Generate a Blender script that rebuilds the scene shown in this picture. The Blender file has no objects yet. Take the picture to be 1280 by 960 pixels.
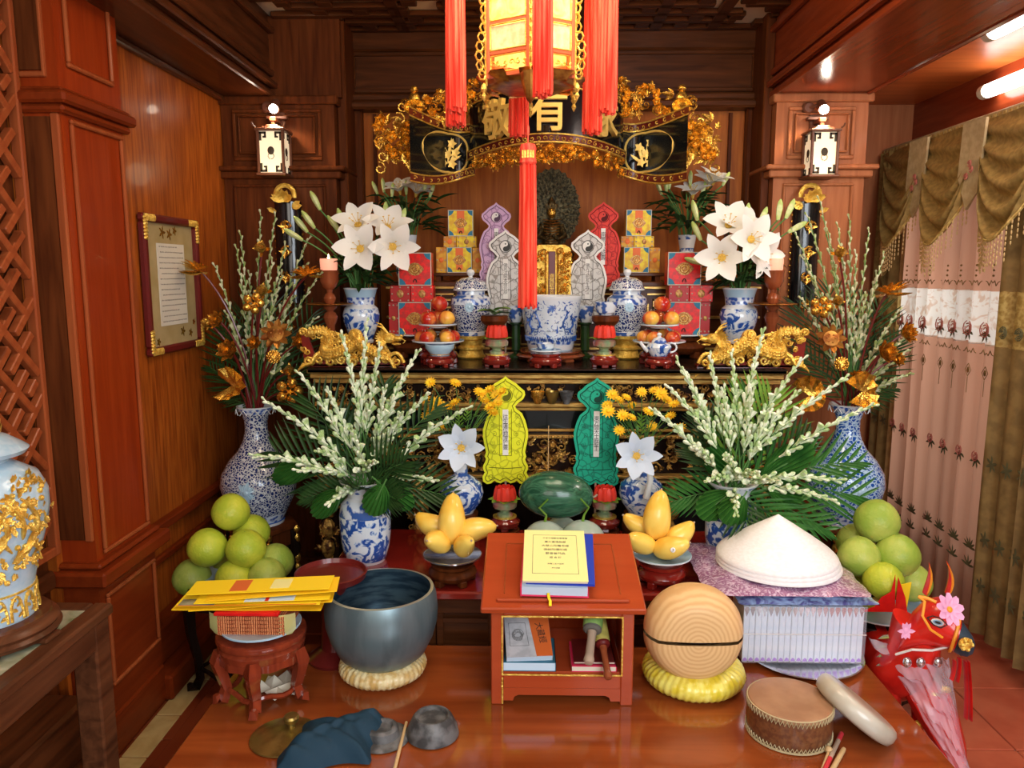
import bpy, math, random
from mathutils import Vector, Matrix, Euler, noise
R = math.radians; PI = math.pi; V = Vector
sc = bpy.context.scene
C = sc.collection
random.seed(7)
# ---------------------------------------------------------------- camera
EYE = V((0, 0, 1.6)); F = 960.0
ROT = Euler((R(90 - 8.3), 0, R(1.2)), 'XYZ').to_matrix()
cam = bpy.data.objects.new('camera', bpy.data.cameras.new('camera'))
cam.data.sensor_width = 36; cam.data.lens = 27; cam.data.clip_start = .05
cam.matrix_world = Matrix.Translation(EYE) @ ROT.to_4x4()
C.objects.link(cam); sc.camera = cam
def ray(px, py): return ROT @ V(((px - 640) / F, (480 - py) / F, -1))
def at(px, py, Y): d = ray(px, py); return EYE + d * (Y / d.y)
def atz(px, py, Z): d = ray(px, py); return EYE + d * ((Z - EYE.z) / d.z)
def atx(px, py, X): d = ray(px, py); return EYE + d * (X / d.x)
# ---------------------------------------------------------------- world, light, exposure
w = bpy.data.worlds.new('world'); sc.world = w; w.use_nodes = True
w.node_tree.nodes['Background'].inputs[0].default_value = (1, .95, .88, 1)
w.node_tree.nodes['Background'].inputs[1].default_value = .26
vs = sc.view_settings; vs.view_transform = 'Standard'; vs.look = 'None'; vs.exposure = .6; vs.gamma = 1; vs.use_curve_mapping = False
def light(name, kind, loc, energy, col, size=.1, sy=None, aim=None, spot=None, blend=.6):
    l = bpy.data.lights.new(name, kind); l.energy = energy; l.color = col
    if kind == 'AREA':
        l.size = size
        if sy: l.shape = 'RECTANGLE'; l.size_y = sy
    else: l.shadow_soft_size = size
    if spot: l.spot_size = R(spot); l.spot_blend = blend
    o = bpy.data.objects.new(name, l); o.location = loc; C.objects.link(o)
    if aim is not None: o.rotation_euler = (V(aim) - V(loc)).to_track_quat('-Z', 'Y').to_euler()
    return o
light('doorway_daylight', 'AREA', (1.4, -.9, 2.0), 88, (.86, .93, 1), 2.2, 1.8, (0, 2.6, .7))
light('doorway_daylight', 'AREA', (-.9, -.9, 2.2), 18, (1, .92, .82), 1.4, 1.4, (0, 3.2, 1.1))
light('window_daylight', 'AREA', (2.75, 3.55, 1.5), 13, (1, .93, .88), 1.1, 1.9, (1.9, 3.55, 1.3))
light('coffer_fill_light', 'AREA', (.1, 2.3, 2.72), 20, (1, .84, .62), .9, .9, (.1, 3.1, .8))  # warm area fill added under the coffer; no lamp is modelled there
light('ceiling_lamp_light', 'AREA', (1.83, 2.4, 2.45), 24, (1, .93, .82), .15, 1.2, (1.5, 2.6, 0))
# ---------------------------------------------------------------- materials
MATS = {}
def mk(name, col, rough=.5, metal=0, coat=0, col2=None, col3=None, sc_=8, det=3, st=(1, 1, 1), lo=.4, hi=.6, bump=0, bsc=None, es=0, alpha=1, trans=0, kind='noise', dist=0, ior=1.45, tl=0, bst=None, spec=.35):
    m = bpy.data.materials.new(name); m.use_nodes = True; t = m.node_tree; N = t.nodes; L = t.links
    b = N['Principled BSDF']; I = b.inputs
    c4 = lambda c: (c[0], c[1], c[2], 1)
    I['Base Color'].default_value = c4(col); I['Roughness'].default_value = rough; I['Metallic'].default_value = metal
    I['Specular IOR Level'].default_value = spec; I['Coat Weight'].default_value = coat; I['Coat Roughness'].default_value = .08; I['Alpha'].default_value = alpha
    I['Transmission Weight'].default_value = trans; I['IOR'].default_value = ior
    if es: I['Emission Color'].default_value = c4(col); I['Emission Strength'].default_value = es
    tc = N.new('ShaderNodeTexCoord')
    def tex(s, st, kind):
        mp = N.new('ShaderNodeMapping'); mp.inputs['Scale'].default_value = st; L.new(tc.outputs['Object'], mp.inputs['Vector'])
        if kind == 'voronoi': n = N.new('ShaderNodeTexVoronoi'); n.feature = 'SMOOTH_F1'; o = n.outputs['Distance']
        elif kind == 'cell': n = N.new('ShaderNodeTexVoronoi'); n.feature = 'DISTANCE_TO_EDGE'; o = n.outputs['Distance']
        elif kind == 'wave': n = N.new('ShaderNodeTexWave'); n.inputs['Distortion'].default_value = dist; n.inputs['Detail'].default_value = det; n.inputs['Detail Scale'].default_value = 1.5; o = n.outputs['Fac']
        elif kind == 'ring': n = N.new('ShaderNodeTexWave'); n.wave_type = 'RINGS'; n.rings_direction = 'Y'; n.inputs['Distortion'].default_value = dist; n.inputs['Detail'].default_value = det; n.inputs['Detail Scale'].default_value = .6; o = n.outputs['Fac']
        elif kind == 'scroll':
            q = N.new('ShaderNodeTexNoise'); q.inputs['Scale'].default_value = s * .45; L.new(mp.outputs[0], q.inputs['Vector'])
            mx = N.new('ShaderNodeVectorMath'); mx.operation = 'MULTIPLY_ADD'; mx.inputs[1].default_value = (dist / s,) * 3
            L.new(q.outputs['Color'], mx.inputs[0]); L.new(mp.outputs[0], mx.inputs[2])
            n = N.new('ShaderNodeTexVoronoi'); n.feature = 'DISTANCE_TO_EDGE'; n.inputs['Scale'].default_value = s; L.new(mx.outputs[0], n.inputs['Vector'])
            return n.outputs['Distance']
        else: n = N.new('ShaderNodeTexNoise'); n.inputs['Detail'].default_value = det; n.inputs['Distortion'].default_value = dist; o = n.outputs['Fac']
        n.inputs['Scale'].default_value = s; L.new(mp.outputs[0], n.inputs['Vector'])
        return o
    if col2:
        r = N.new('ShaderNodeValToRGB'); e = r.color_ramp.elements
        e[0].position = lo; e[0].color = c4(col); e[1].position = hi; e[1].color = c4(col2)
        if col3: x = e.new((lo + hi) / 2); x.color = c4(col3)
        L.new(tex(sc_, st, kind), r.inputs[0]); L.new(r.outputs[0], I['Base Color'])
        if es: L.new(r.outputs[0], I['Emission Color'])
    if bump:
        bn = N.new('ShaderNodeBump'); bn.inputs['Strength'].default_value = bump; bn.inputs['Distance'].default_value = .01
        L.new(tex(bsc or sc_, bst or st, 'noise' if kind in ('scroll', 'cell') else kind), bn.inputs['Height']); L.new(bn.outputs[0], I['Normal'])
    if tl:
        tr = N.new('ShaderNodeBsdfTranslucent'); ms = N.new('ShaderNodeMixShader'); ms.inputs[0].default_value = tl
        tr.inputs[0].default_value = c4(col)
        if col2: L.new(r.outputs[0], tr.inputs[0])
        L.new(b.outputs[0], ms.inputs[1]); L.new(tr.outputs[0], ms.inputs[2]); L.new(ms.outputs[0], N['Material Output'].inputs[0])
    MATS[name] = m; return m
def W(name, a, b, rough=.3, ax='z', coat=.03, s=6, spec=.13): # wood with long grain along one axis
    st = {'z': (6, 6, .5), 'x': (.5, 6, 6), 'y': (6, .5, 6)}[ax]
    return mk(name, a, rough, spec=spec, coat=coat, col2=b, sc_=s, det=6, st=st, lo=.3, hi=.7, dist=.6, bump=.04, bsc=s * 3)
W('wood_dark', (.060, .014, .004), (.14, .036, .009), .4, spec=.08, coat=0)
W('wood_dark_x', (.050, .015, .005), (.12, .036, .011), ax='x')
W('wood_dark_y', (.050, .014, .005), (.12, .034, .011), ax='y')
W('wood_red', (.22, .024, .004), (.29, .038, .006), .3, spec=.12, coat=.04)
W('wood_red_y', (.15, .020, .004), (.21, .032, .006), .3, ax='y', spec=.12, coat=.04)
W('wood_edge', (.26, .055, .016), (.34, .085, .025), .25)
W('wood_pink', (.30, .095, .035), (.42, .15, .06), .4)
W('oak', (.21, .038, .005), (.46, .115, .014), .36, s=9, spec=.12, coat=.07)
W('oak_back', (.30, .070, .009), (.50, .145, .018), .5, s=7, coat=0, spec=.2)
W('orange_wood', (.38, .085, .018), (.50, .13, .03), .35, ax='x')
W('beam_red', (.19, .030, .009), (.27, .047, .014), .22, ax='y', spec=.2, coat=.15)
W('lacquer_top', (.19, .036, .008), (.31, .070, .015), .13, ax='x', coat=.8, s=2.5)
W('lectern_red', (.36, .052, .014), (.42, .066, .018), .28, ax='x', coat=.4, s=3)
W('stool_red', (.16, .022, .010), (.27, .045, .016), .15, coat=.8)
W('side_table', (.055, .018, .008), (.13, .045, .018), .3, ax='y')
W('black_wood', (.010, .006, .004), (.026, .012, .008), .25)
W('turned_wood', (.21, .045, .016), (.32, .085, .03), .25, coat=.5)
mk('gold', (.95, .58, .11), .25, .88, col2=(.55, .28, .04), sc_=60, bump=.3, bsc=120)
mk('gold_bright', (.95, .66, .14), .30, .6, col2=(.72, .42, .06), sc_=50, bump=.5, bsc=150)
mk('gold_text', (.90, .62, .16), .4, .25)
mk('gold_old', (.62, .37, .09), .32, .55, col2=(.09, .032, .012), sc_=45, lo=.42, hi=.62, bump=.6, bsc=90)
mk('gold_strip', (.58, .37, .10), .28, .45, col2=(.36, .18, .04), sc_=20, st=(1, 8, 8))
mk('bronze', (.16, .10, .035), .4, .8, col2=(.05, .035, .015), sc_=70, bump=.6)
mk('bronze_dark', (.035, .030, .016), .45, .6, col2=(.13, .10, .045), sc_=90, bump=.6)
mk('copper_brown', (.27, .085, .018), .3, .75, col2=(.50, .24, .05), sc_=30)
mk('maroon', (.13, .012, .010), .3, coat=.3)
mk('black_lacquer', (.006, .007, .008), .16, coat=.6)
mk('red_lacquer', (.25, .016, .010), .18, coat=.8)
mk('red_stand', (.20, .018, .012), .15, coat=.9)
mk('tassel_red', (.78, .035, .018), .6, col2=(.95, .13, .07), sc_=90, st=(1, 1, .05))
mk('red_bright', (.75, .016, .012), .35, col2=(.60, .01, .01), sc_=20)
mk('paper_white', (.80, .78, .74), .7)
mk('paper_grey', (.62, .60, .55), .7, col2=(.40, .38, .34), sc_=28, kind='scroll', dist=1.4, lo=.02, hi=.06)
mk('ink', (.03, .025, .02), .8)
mk('ink_grey', (.13, .12, .10), .8)
for n, c, d in (('yellow', (.78, .80, .02), (.50, .52, .01)), ('green', (.008, .37, .22), (.004, .18, .11)), ('purple', (.62, .40, .58), (.36, .20, .36)), ('red', (.66, .045, .03), (.40, .015, .015))):
    mk('slip_' + n, c, .6); mk('slip_print_' + n, d, .6, col2=c, sc_=30, kind='scroll', dist=1.6, lo=.02, hi=.10); mk('slip_line_' + n, tuple(x * .25 for x in d), .7)
mk('slip_white', (.80, .78, .72), .6); mk('slip_print_white', (.28, .26, .23), .6, col2=(.62, .60, .56), sc_=30, kind='scroll', dist=1.6, lo=.02, hi=.10); mk('slip_line_white', (.05, .05, .045), .7)
mk('box_yellow', (.84, .66, .015), .45, col2=(.72, .40, .02), sc_=40)
mk('box_ochre', (.70, .36, .03), .5, col2=(.55, .20, .02), sc_=45, kind='voronoi')
mk('box_red', (.78, .010, .008), .4, col2=(.5, .02, .015), sc_=60)
mk('box_dark_red', (.40, .012, .010), .4, col2=(.52, .10, .02), sc_=55, kind='voronoi', lo=.6, hi=.75)
mk('print_blue', (.02, .17, .28), .5); mk('print_orange', (.78, .16, .03), .5); mk('print_gold', (.50, .30, .08), .4, .3, col2=(.30, .10, .03), sc_=120); mk('box_edge', (.55, .52, .42), .5)
PW = (.70, .76, .80)
mk('china_white', (.72, .75, .76), .1, coat=.5)
mk('china_scroll', (.62, .66, .68), .12, coat=.6, col2=(.012, .03, .15), sc_=80, kind='scroll', dist=2.2, lo=.07, hi=.15)
mk('china_scroll_lit', (.45, .62, .78), .12, coat=.6, col2=(.012, .08, .38), sc_=62, kind='scroll', dist=2.2, lo=.08, hi=.17)  # brighter colour copy of the scroll, standing for stronger light on the right vase
mk('china_scene', PW, .1, coat=.6, col2=(.02, .08, .34), col3=(.40, .54, .74), sc_=24, det=5, dist=1.6, lo=.45, hi=.55)
mk('china_pot', PW, .1, coat=.6, col2=(.03, .10, .38), sc_=34, det=4, dist=2.5, lo=.58, hi=.62)
mk('china_flower', (.03, .09, .36), .1, coat=.6, col2=(.66, .74, .82), sc_=60, kind='voronoi', lo=.30, hi=.5)
mk('china_band', (.04, .11, .36), .1, coat=.6, col2=PW, sc_=26, lo=.45, hi=.53, det=2)
mk('china_blue', (.03, .10, .36), .1, coat=.6)
mk('leaf_dark', (.014, .040, .010), .4, col2=(.032, .090, .018), sc_=9)
mk('leaf_green', (.025, .115, .02), .35, col2=(.06, .21, .035), sc_=9, tl=.15)
mk('leaf_light', (.13, .30, .03), .4, col2=(.25, .42, .06), sc_=9, tl=.15)
mk('stem_green', (.08, .20, .05), .5)
mk('bud_pale', (.36, .52, .20), .5, col2=(.80, .86, .66), sc_=40, lo=.4, hi=.6)
mk('bud_olive', (.25, .32, .09), .5, col2=(.62, .62, .40), sc_=40, lo=.4, hi=.6)
mk('lily_white', (.88, .87, .80), .5, tl=.15)
mk('lily_blue', (.70, .80, .92), .5, tl=.2)
mk('lily_bud', (.45, .58, .16), .45, col2=(.70, .74, .42), sc_=20)
mk('pollen', (.70, .45, .08), .7)
mk('mum_yellow', (.92, .64, .02), .55, col2=(.90, .48, .015), sc_=50)
mk('mango', (.84, .47, .05), .3, col2=(.88, .62, .12), sc_=9, coat=.2)
mk('pomelo', (.40, .50, .035), .38, col2=(.60, .62, .05), sc_=9, bump=.25, bsc=120)
mk('pomelo_green', (.28, .40, .05), .38, col2=(.46, .52, .10), sc_=8, bump=.25, bsc=120)
mk('watermelon', (.012, .06, .03), .25, coat=.3, col2=(.05, .17, .09), sc_=10, st=(.5, 3, 3), dist=3, det=8, lo=.35, hi=.7)
mk('honeydew', (.34, .44, .36), .3, col2=(.42, .50, .44), sc_=12)
mk('apple_red', (.46, .018, .012), .22, coat=.4, col2=(.80, .30, .05), sc_=9, st=(2, 2, .6), lo=.45, hi=.75)
mk('apple_gold', (.60, .05, .02), .22, coat=.4, col2=(.88, .48, .07), sc_=9, st=(2, 2, .6), lo=.38, hi=.62)
mk('lotus_red', (.85, .06, .035), .35, tl=.25)
mk('glass_stand', (.25, .34, .18), .12, col2=(.45, .14, .12), sc_=18, coat=.6)
mk('wax', (.95, .40, .26), .5, es=.45)
mk('flame', (1, .72, .25), .5, es=18)
mk('bowl_metal', (.14, .20, .22), .36, .55, col2=(.19, .26, .28), sc_=22, st=(1, 1, .15))
mk('bowl_inside', (.035, .07, .11), .3, .7, col2=(.10, .17, .22), sc_=12, st=(1, 1, 5))
mk('bowl_rim', (.40, .40, .34), .3, .6)
mk('cushion_tan', (.62, .40, .13), .35, col2=(.84, .70, .38), sc_=40, coat=.2)
mk('cushion_yellow', (.72, .58, .04), .3, col2=(.85, .76, .16), sc_=30, coat=.3)
mk('log_face', (.66, .39, .16), .45, col2=(.76, .50, .23), sc_=24, kind='ring', dist=4, det=3, lo=0, hi=.8)
mk('log_bark', (.55, .24, .075), .4, col2=(.72, .42, .17), sc_=14, st=(1, 4, 1))
mk('drum_skin', (.32, .16, .08), .4, col2=(.42, .23, .12), sc_=9)
mk('drum_side', (.13, .045, .02), .35, col2=(.20, .08, .03), sc_=80, coat=.3)
mk('rope', (.50, .40, .22), .6)
mk('pale_wood', (.46, .42, .32), .3, col2=(.56, .52, .42), sc_=9, coat=.4)
mk('brass', (.42, .30, .08), .32, .85, col2=(.26, .18, .05), sc_=20, bump=.2)
mk('pewter', (.055, .055, .055), .5, .15, col2=(.15, .15, .15), sc_=25, bump=.3)
mk('cloth_navy', (.008, .035, .062), .75, bump=.5, bsc=14)
mk('stick_pale', (.62, .42, .20), .45); mk('stick_wood', (.42, .31, .22), .5); mk('red_paint', (.60, .04, .05), .4)
mk('yellow_paper', (.92, .66, .015), .5); mk('yellow_paper_b', (.90, .56, .01), .5)
mk('joss_side', (.68, .26, .10), .7, col2=(.30, .06, .02), sc_=50, kind='wave', dist=2)
mk('cell_film', (.80, .78, .30), .2, alpha=.55); mk('blue_plate', (.38, .56, .68), .15, coat=.5)
mk('book_yellow', (.84, .80, .32), .55); mk('book_blue', (.02, .05, .42), .4); mk('pages', (.55, .70, .82), .6); mk('pages_cream', (.72, .64, .50), .7); mk('book_pink', (.75, .03, .10), .5)
mk('book_orange', (.66, .14, .03), .45); mk('book_teal', (.03, .16, .24), .4); mk('photo_grey', (.42, .44, .46), .5, col2=(.55, .56, .58), sc_=30)
mk('green_cloth', (.15, .28, .07), .5, col2=(.24, .38, .10), sc_=20); mk('olive_cloth', (.26, .22, .05), .5, col2=(.40, .34, .08), sc_=20)
mk('jar_blue', (.46, .60, .70), .22, coat=.4, col2=(.38, .55, .67), sc_=60)
mk('marble', (.50, .50, .36), .12, coat=.5, col2=(.20, .22, .11), sc_=5, dist=2, det=8, lo=.4, hi=.65)
mk('marble_yellow', (.62, .46, .20), .15, coat=.4, col2=(.46, .32, .12), sc_=5, dist=1, det=8)
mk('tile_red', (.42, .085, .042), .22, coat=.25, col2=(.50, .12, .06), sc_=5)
mk('grout', (.50, .40, .34), .8)
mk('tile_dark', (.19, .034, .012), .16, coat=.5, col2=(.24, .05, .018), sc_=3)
mk('lamp_frame', (.13, .045, .022), .4); mk('lamp_glass', (1, .82, .55), .5, es=.3); mk('lamp_ink', (.05, .035, .02), .6)
mk('bulb', (1, .86, .68), .5, es=30); mk('tube_light', (1, .97, .92), .5, es=9)
mk('lantern_panel', (.90, .52, .08), .5, col2=(1, .70, .22), sc_=14, dist=2, es=.38); mk('lantern_hot', (1, .78, .22), .5, es=5)
mk('lantern_silk', (.62, .42, .20), .6, col2=(.75, .55, .30), sc_=40, es=.10); mk('lantern_frame', (.55, .12, .05), .3, coat=.3)
mk('ceiling_panel', (.85, .66, .45), .6)
mk('mat_olive', (.36, .27, .11), .6, col2=(.42, .32, .15), sc_=9); mk('letter_paper', (.66, .62, .52), .6)
mk('curtain_sheer', (.56, .31, .21), .7, tl=.55); mk('curtain_band', (.85, .84, .80), .7, col2=(.70, .56, .46), sc_=16, dist=2, lo=.52, hi=.62, tl=.55)
mk('drape', (.27, .165, .055), .7, col2=(.20, .12, .04), sc_=20, bump=.2, tl=.18); mk('drape_gold', (.50, .36, .12), .55, col2=(.32, .20, .05), sc_=60); mk('valance', (.30, .19, .055), .6, col2=(.21, .13, .035), sc_=45, bump=.1)
mk('pelmet', (.42, .32, .17), .6, col2=(.34, .25, .12), sc_=40); mk('rose', (.40, .12, .09), .7); mk('rose_leaf', (.12, .11, .05), .7); mk('fringe', (.50, .33, .13), .5)
mk('film', (.86, .80, .90), .08, alpha=.22, bump=1, bsc=25); mk('film_pink', (.84, .82, .94), .08, alpha=.30, bump=1, bsc=22)
mk('bag_print', (.30, .13, .24), .15, col2=(.62, .46, .58), sc_=38, dist=3, coat=.9, bump=.5, bsc=16, lo=.45, hi=.62); mk('bag_blue', (.35, .50, .78), .15, col2=(.12, .12, .35), sc_=14, dist=3, coat=.6, bump=.5)
mk('packet_white', (.78, .86, .92), .25, col2=(.66, .78, .90), sc_=30, coat=.4); mk('packet_violet', (.30, .10, .62), .3, col2=(.45, .30, .80), sc_=50)
mk('hat_white', (.92, .91, .90), .4, col2=(.86, .84, .82), sc_=70, st=(1, 1, 3)); mk('foil', (.75, .75, .78), .15, .9)
mk('horse_red', (.72, .022, .014), .3, coat=.4, col2=(.62, .016, .01), sc_=20); mk('horse_pink', (.88, .42, .62), .5); mk('horse_orange', (.90, .34, .03), .4); mk('horse_navy', (.03, .05, .07), .4); mk('sky', (.9, .95, 1), .5, es=2)
mk('cable', (.01, .01, .01), .5); mk('white_soft', (.75, .72, .70), .6); mk('eye_blue', (.25, .45, .62), .3)
# ---------------------------------------------------------------- mesh collector
def along(p, d, roll=0):
    return Matrix.Translation(V(p)) @ V(d).to_track_quat('Z', 'Y').to_matrix().to_4x4() @ Matrix.Rotation(roll, 4, 'Z')
def T(x=0, y=0, z=0, rx=0, ry=0, rz=0, s=1):
    return Matrix.Translation((x, y, z)) @ Euler((R(rx), R(ry), R(rz))).to_matrix().to_4x4() @ Matrix.Scale(s, 4)
class M:
    def __init__(s): s.v = []; s.f = []; s.i = []; s.m = 0; s.t = None
    def add(s, v, f):
        n = len(s.v); t = s.t
        s.v += [tuple(t @ V(p)) for p in v] if t is not None else [tuple(p) for p in v]
        s.f += [tuple(k + n for k in q) for q in f]; s.i += [s.m] * len(f); return s
    def box(s, x0, y0, z0, x1, y1, z1, b=0):
        if b:
            b = min(b, (x1 - x0) * .45, (y1 - y0) * .45, (z1 - z0) * .45)
            X = (x0, x1); Y = (y0, y1); Z = (z0, z1); v = []
            for i in (0, 1):
                for j in (0, 1):
                    for k in (0, 1):
                        x, y, z = X[i], Y[j], Z[k]; a, c, d = (b, -b)[i], (b, -b)[j], (b, -b)[k]
                        v += [(x, y + c, z + d), (x + a, y, z + d), (x + a, y + c, z)]
            g = lambda i, j, k, n: (i * 4 + j * 2 + k) * 3 + n
            f = [(g(0,0,0,0), g(0,0,1,0), g(0,1,1,0), g(0,1,0,0)), (g(1,0,0,0), g(1,1,0,0), g(1,1,1,0), g(1,0,1,0)),
                 (g(0,0,0,1), g(1,0,0,1), g(1,0,1,1), g(0,0,1,1)), (g(0,1,0,1), g(0,1,1,1), g(1,1,1,1), g(1,1,0,1)),
                 (g(0,0,0,2), g(0,1,0,2), g(1,1,0,2), g(1,0,0,2)), (g(0,0,1,2), g(1,0,1,2), g(1,1,1,2), g(0,1,1,2))]
            for a in (0, 1):
                for c in (0, 1):
                    f += [(g(a,c,0,0), g(a,c,0,1), g(a,c,1,1), g(a,c,1,0)), (g(a,0,c,0), g(a,0,c,2), g(a,1,c,2), g(a,1,c,0)), (g(0,a,c,1), g(0,a,c,2), g(1,a,c,2), g(1,a,c,1))]
                    for d in (0, 1): f.append((g(a,c,d,0), g(a,c,d,1), g(a,c,d,2)))
            # orient outward
            cx, cy, cz = (x0 + x1) / 2, (y0 + y1) / 2, (z0 + z1) / 2; ff = []
            for q in f:
                p = [V(v[k]) for k in q]; n = (p[1] - p[0]).cross(p[2] - p[0]); ctr = sum(p, V()) / len(p) - V((cx, cy, cz))
                ff.append(q if n.dot(ctr) > 0 else q[::-1])
            return s.add(v, ff)
        v = [(x, y, z) for x in (x0, x1) for y in (y0, y1) for z in (z0, z1)]
        return s.add(v, [(0, 1, 3, 2), (4, 6, 7, 5), (0, 4, 5, 1), (2, 3, 7, 6), (0, 2, 6, 4), (1, 5, 7, 3)])
    def cb(s, c, d, b=0): return s.box(c[0] - d[0] / 2, c[1] - d[1] / 2, c[2] - d[2] / 2, c[0] + d[0] / 2, c[1] + d[1] / 2, c[2] + d[2] / 2, b)
    def lathe(s, pr, n=24, c=(0, 0, 0), mi=None, sx=1, sy=1, lobe=None):
        v = []; f = []
        for (r, z) in pr:
            for k in range(n):
                a = 2 * PI * k / n; q = r * (1 + (lobe[1] * math.cos(lobe[0] * a) if lobe else 0))
                v.append((c[0] + q * math.cos(a) * sx, c[1] + q * math.sin(a) * sy, c[2] + z))
        m0 = s.m
        for j in range(len(pr) - 1):
            f = [(j * n + k, j * n + (k + 1) % n, (j + 1) * n + (k + 1) % n, (j + 1) * n + k) for k in range(n)]
            if j == 0: base = len(s.v); s.add(v, [])
            s.f += [tuple(q + base for q in g) for g in f]; s.i += [mi[j] if mi else m0] * n
        if pr[0][0] > 1e-4: s.f.append(tuple(base + k for k in range(n))[::-1]); s.i.append(mi[0] if mi else m0)
        if pr[-1][0] > 1e-4: s.f.append(tuple(base + (len(pr) - 1) * n + k for k in range(n))); s.i.append(mi[-1] if mi else m0)
        return s
    def ball(s, c, r, n=12, k=8, m=None):
        r = (r, r, r) if isinstance(r, (int, float)) else r
        pr = [(math.sin(PI * j / k), -math.cos(PI * j / k)) for j in range(k + 1)]; pr[0] = (0, -1); pr[-1] = (0, 1)
        t = s.t; b = Matrix.Translation(V(c)) @ (m or Matrix.Identity(4)) @ Matrix.Diagonal((r[0], r[1], r[2], 1))
        s.t = t @ b if t is not None else b; s.lathe(pr, n); s.t = t; return s
    def spin(s, p, d, pr, n=6, roll=0):
        t = s.t; b = along(p, d, roll); s.t = t @ b if t is not None else b; s.lathe(pr, n); s.t = t; return s
    def tube(s, pts, r, n=6, flat=1, closed=False):
        pts = [V(p) for p in pts]; N = len(pts); rr = r if isinstance(r, (list, tuple)) else [r] * N
        v = []; up = V((0, 0, 1)); x = None
        for k, p in enumerate(pts):
            if closed: d = pts[(k + 1) % N] - pts[k - 1]
            else: d = pts[min(k + 1, N - 1)] - pts[max(k - 1, 0)]
            if d.length < 1e-9: d = V((0, 0, 1))
            d.normalize()
            if x is None: x = (up if abs(d.z) < .9 else V((1, 0, 0))).cross(d)
            x = x - d * x.dot(d); x.normalize(); y = d.cross(x)
            for j in range(n):
                a = 2 * PI * j / n; v.append(p + (x * math.cos(a) + y * math.sin(a) * flat) * rr[k])
        f = []
        for k in range(N if closed else N - 1):
            k2 = (k + 1) % N
            f += [(k * n + j, k * n + (j + 1) % n, k2 * n + (j + 1) % n, k2 * n + j) for j in range(n)]
        if not closed: f += [tuple(range(n))[::-1], tuple((N - 1) * n + j for j in range(n))]
        return s.add(v, f)
    def prism(s, o, y0, y1):  # outline (x, z) extruded in y
        n = len(o); v = [(x, y0, z) for x, z in o] + [(x, y1, z) for x, z in o]
        return s.add(v, [tuple(range(n)), tuple(range(2 * n - 1, n - 1, -1))] + [(k, k + n, (k + 1) % n + n, (k + 1) % n) for k in range(n)])
    def leaf(s, p, d, L, w, up=(0, 0, 1), bend=.0, n=5, fold=.15, prof=None):
        p = V(p); d = V(d).normalized(); up = V(up); side = d.cross(up)
        if side.length < 1e-3: side = d.cross(V((1, 0, 0)))
        side.normalize(); nr = side.cross(d); v = []; c = p.copy()
        for k in range(n + 1):
            t = k / n; ww = (prof(t) if prof else math.sin(PI * min(1, .08 + t * .92)) ** .8) * w / 2
            dd = (d + nr * bend * t * 2); dd.normalize()
            if k: c = c + dd * (L / n)
            v += [c - side * ww + nr * ww * fold * 2, c, c + side * ww + nr * ww * fold * 2]
        f = []
        for k in range(n): a = k * 3; f += [(a, a + 1, a + 4, a + 3), (a + 1, a + 2, a + 5, a + 4)]
        return s.add(v, f)
    def build(s, name, mat, parent=None, loc=None, sm=35, M4=None):
        me = bpy.data.meshes.new(name); me.from_pydata(s.v, [], s.f)
        for q in (mat if isinstance(mat, (list, tuple)) else [mat]): me.materials.append(MATS[q])
        me.polygons.foreach_set('material_index', s.i)
        if sm: me.polygons.foreach_set('use_smooth', [True] * len(s.f)); me.set_sharp_from_angle(angle=R(sm))
        me.update(); return link(name, me, parent, loc, M4)
def link(name, me, parent=None, loc=None, M4=None):
    o = bpy.data.objects.new(name, me); C.objects.link(o)
    if parent: o.parent = parent
    if M4 is not None: o.matrix_local = M4
    if loc is not None: o.location = loc
    return o
def tag(o, label=None, cat=None, group=None, kind=None):
    for k, v in (('label', label), ('category', cat), ('group', group), ('kind', kind)):
        if v: o[k] = v
    return o
def thing(name, label, cat, loc=(0, 0, 0), rz=0, group=None):
    o = bpy.data.objects.new(name, None); C.objects.link(o); o.location = loc; o.rotation_euler = (0, 0, R(rz)); o.empty_display_size = .05
    return tag(o, label, cat, group)
KIDS = {}
def kids(o): return [c for c in ALLK() if c.parent == o]
def dup(o, loc=None, rz=None, label=None, group=None, flip=False, depth=0, s=None, ch=None):
    if ch is None:
        ch = {}
        for x in C.objects:
            if x.parent: ch.setdefault(x.parent.name, []).append(x)
    n = o.copy(); C.objects.link(n)
    if loc is not None: n.location = loc
    if rz is not None: n.rotation_euler = (0, 0, R(rz))
    if s is not None: n.scale = (s, s, s) if isinstance(s, (int, float)) else s
    if label: n['label'] = label
    if group: n['group'] = group
    for c in ch.get(o.name, []):
        k = dup(c, ch=ch); k.parent = n; k.matrix_parent_inverse = c.matrix_parent_inverse.copy()
    return n
TX = {}
def text(s, size, mat, parent, M4, ext=.02, name='lettering', off=0, line=1.0, align='CENTER'):
    key = (s, size, mat, ext, off, line)
    if key not in TX:
        c = bpy.data.curves.new('lettering', 'FONT'); c.body = s; c.size = size; c.extrude = ext; c.offset = off; c.align_x = align; c.align_y = 'CENTER'; c.space_line = line; c.resolution_u = 2
        o = bpy.data.objects.new('lettering', c); me = bpy.data.meshes.new_from_object(o); bpy.data.objects.remove(o)
        me.materials.clear(); me.materials.append(MATS[mat]); TX[key] = me
    return link(name, TX[key], parent, M4=M4)
def bez(p0, p1, p2, n=8):
    p0, p1, p2 = V(p0), V(p1), V(p2)
    return [p0 * (1 - t) ** 2 + p1 * 2 * t * (1 - t) + p2 * t * t for t in [k / n for k in range(n + 1)]]
def struct(mb, name, mat, label=None, parent=None):
    o = mb.build(name, mat, parent)
    if not parent: tag(o, label, None, None, 'structure')
    return o
rnd = random.uniform
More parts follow.
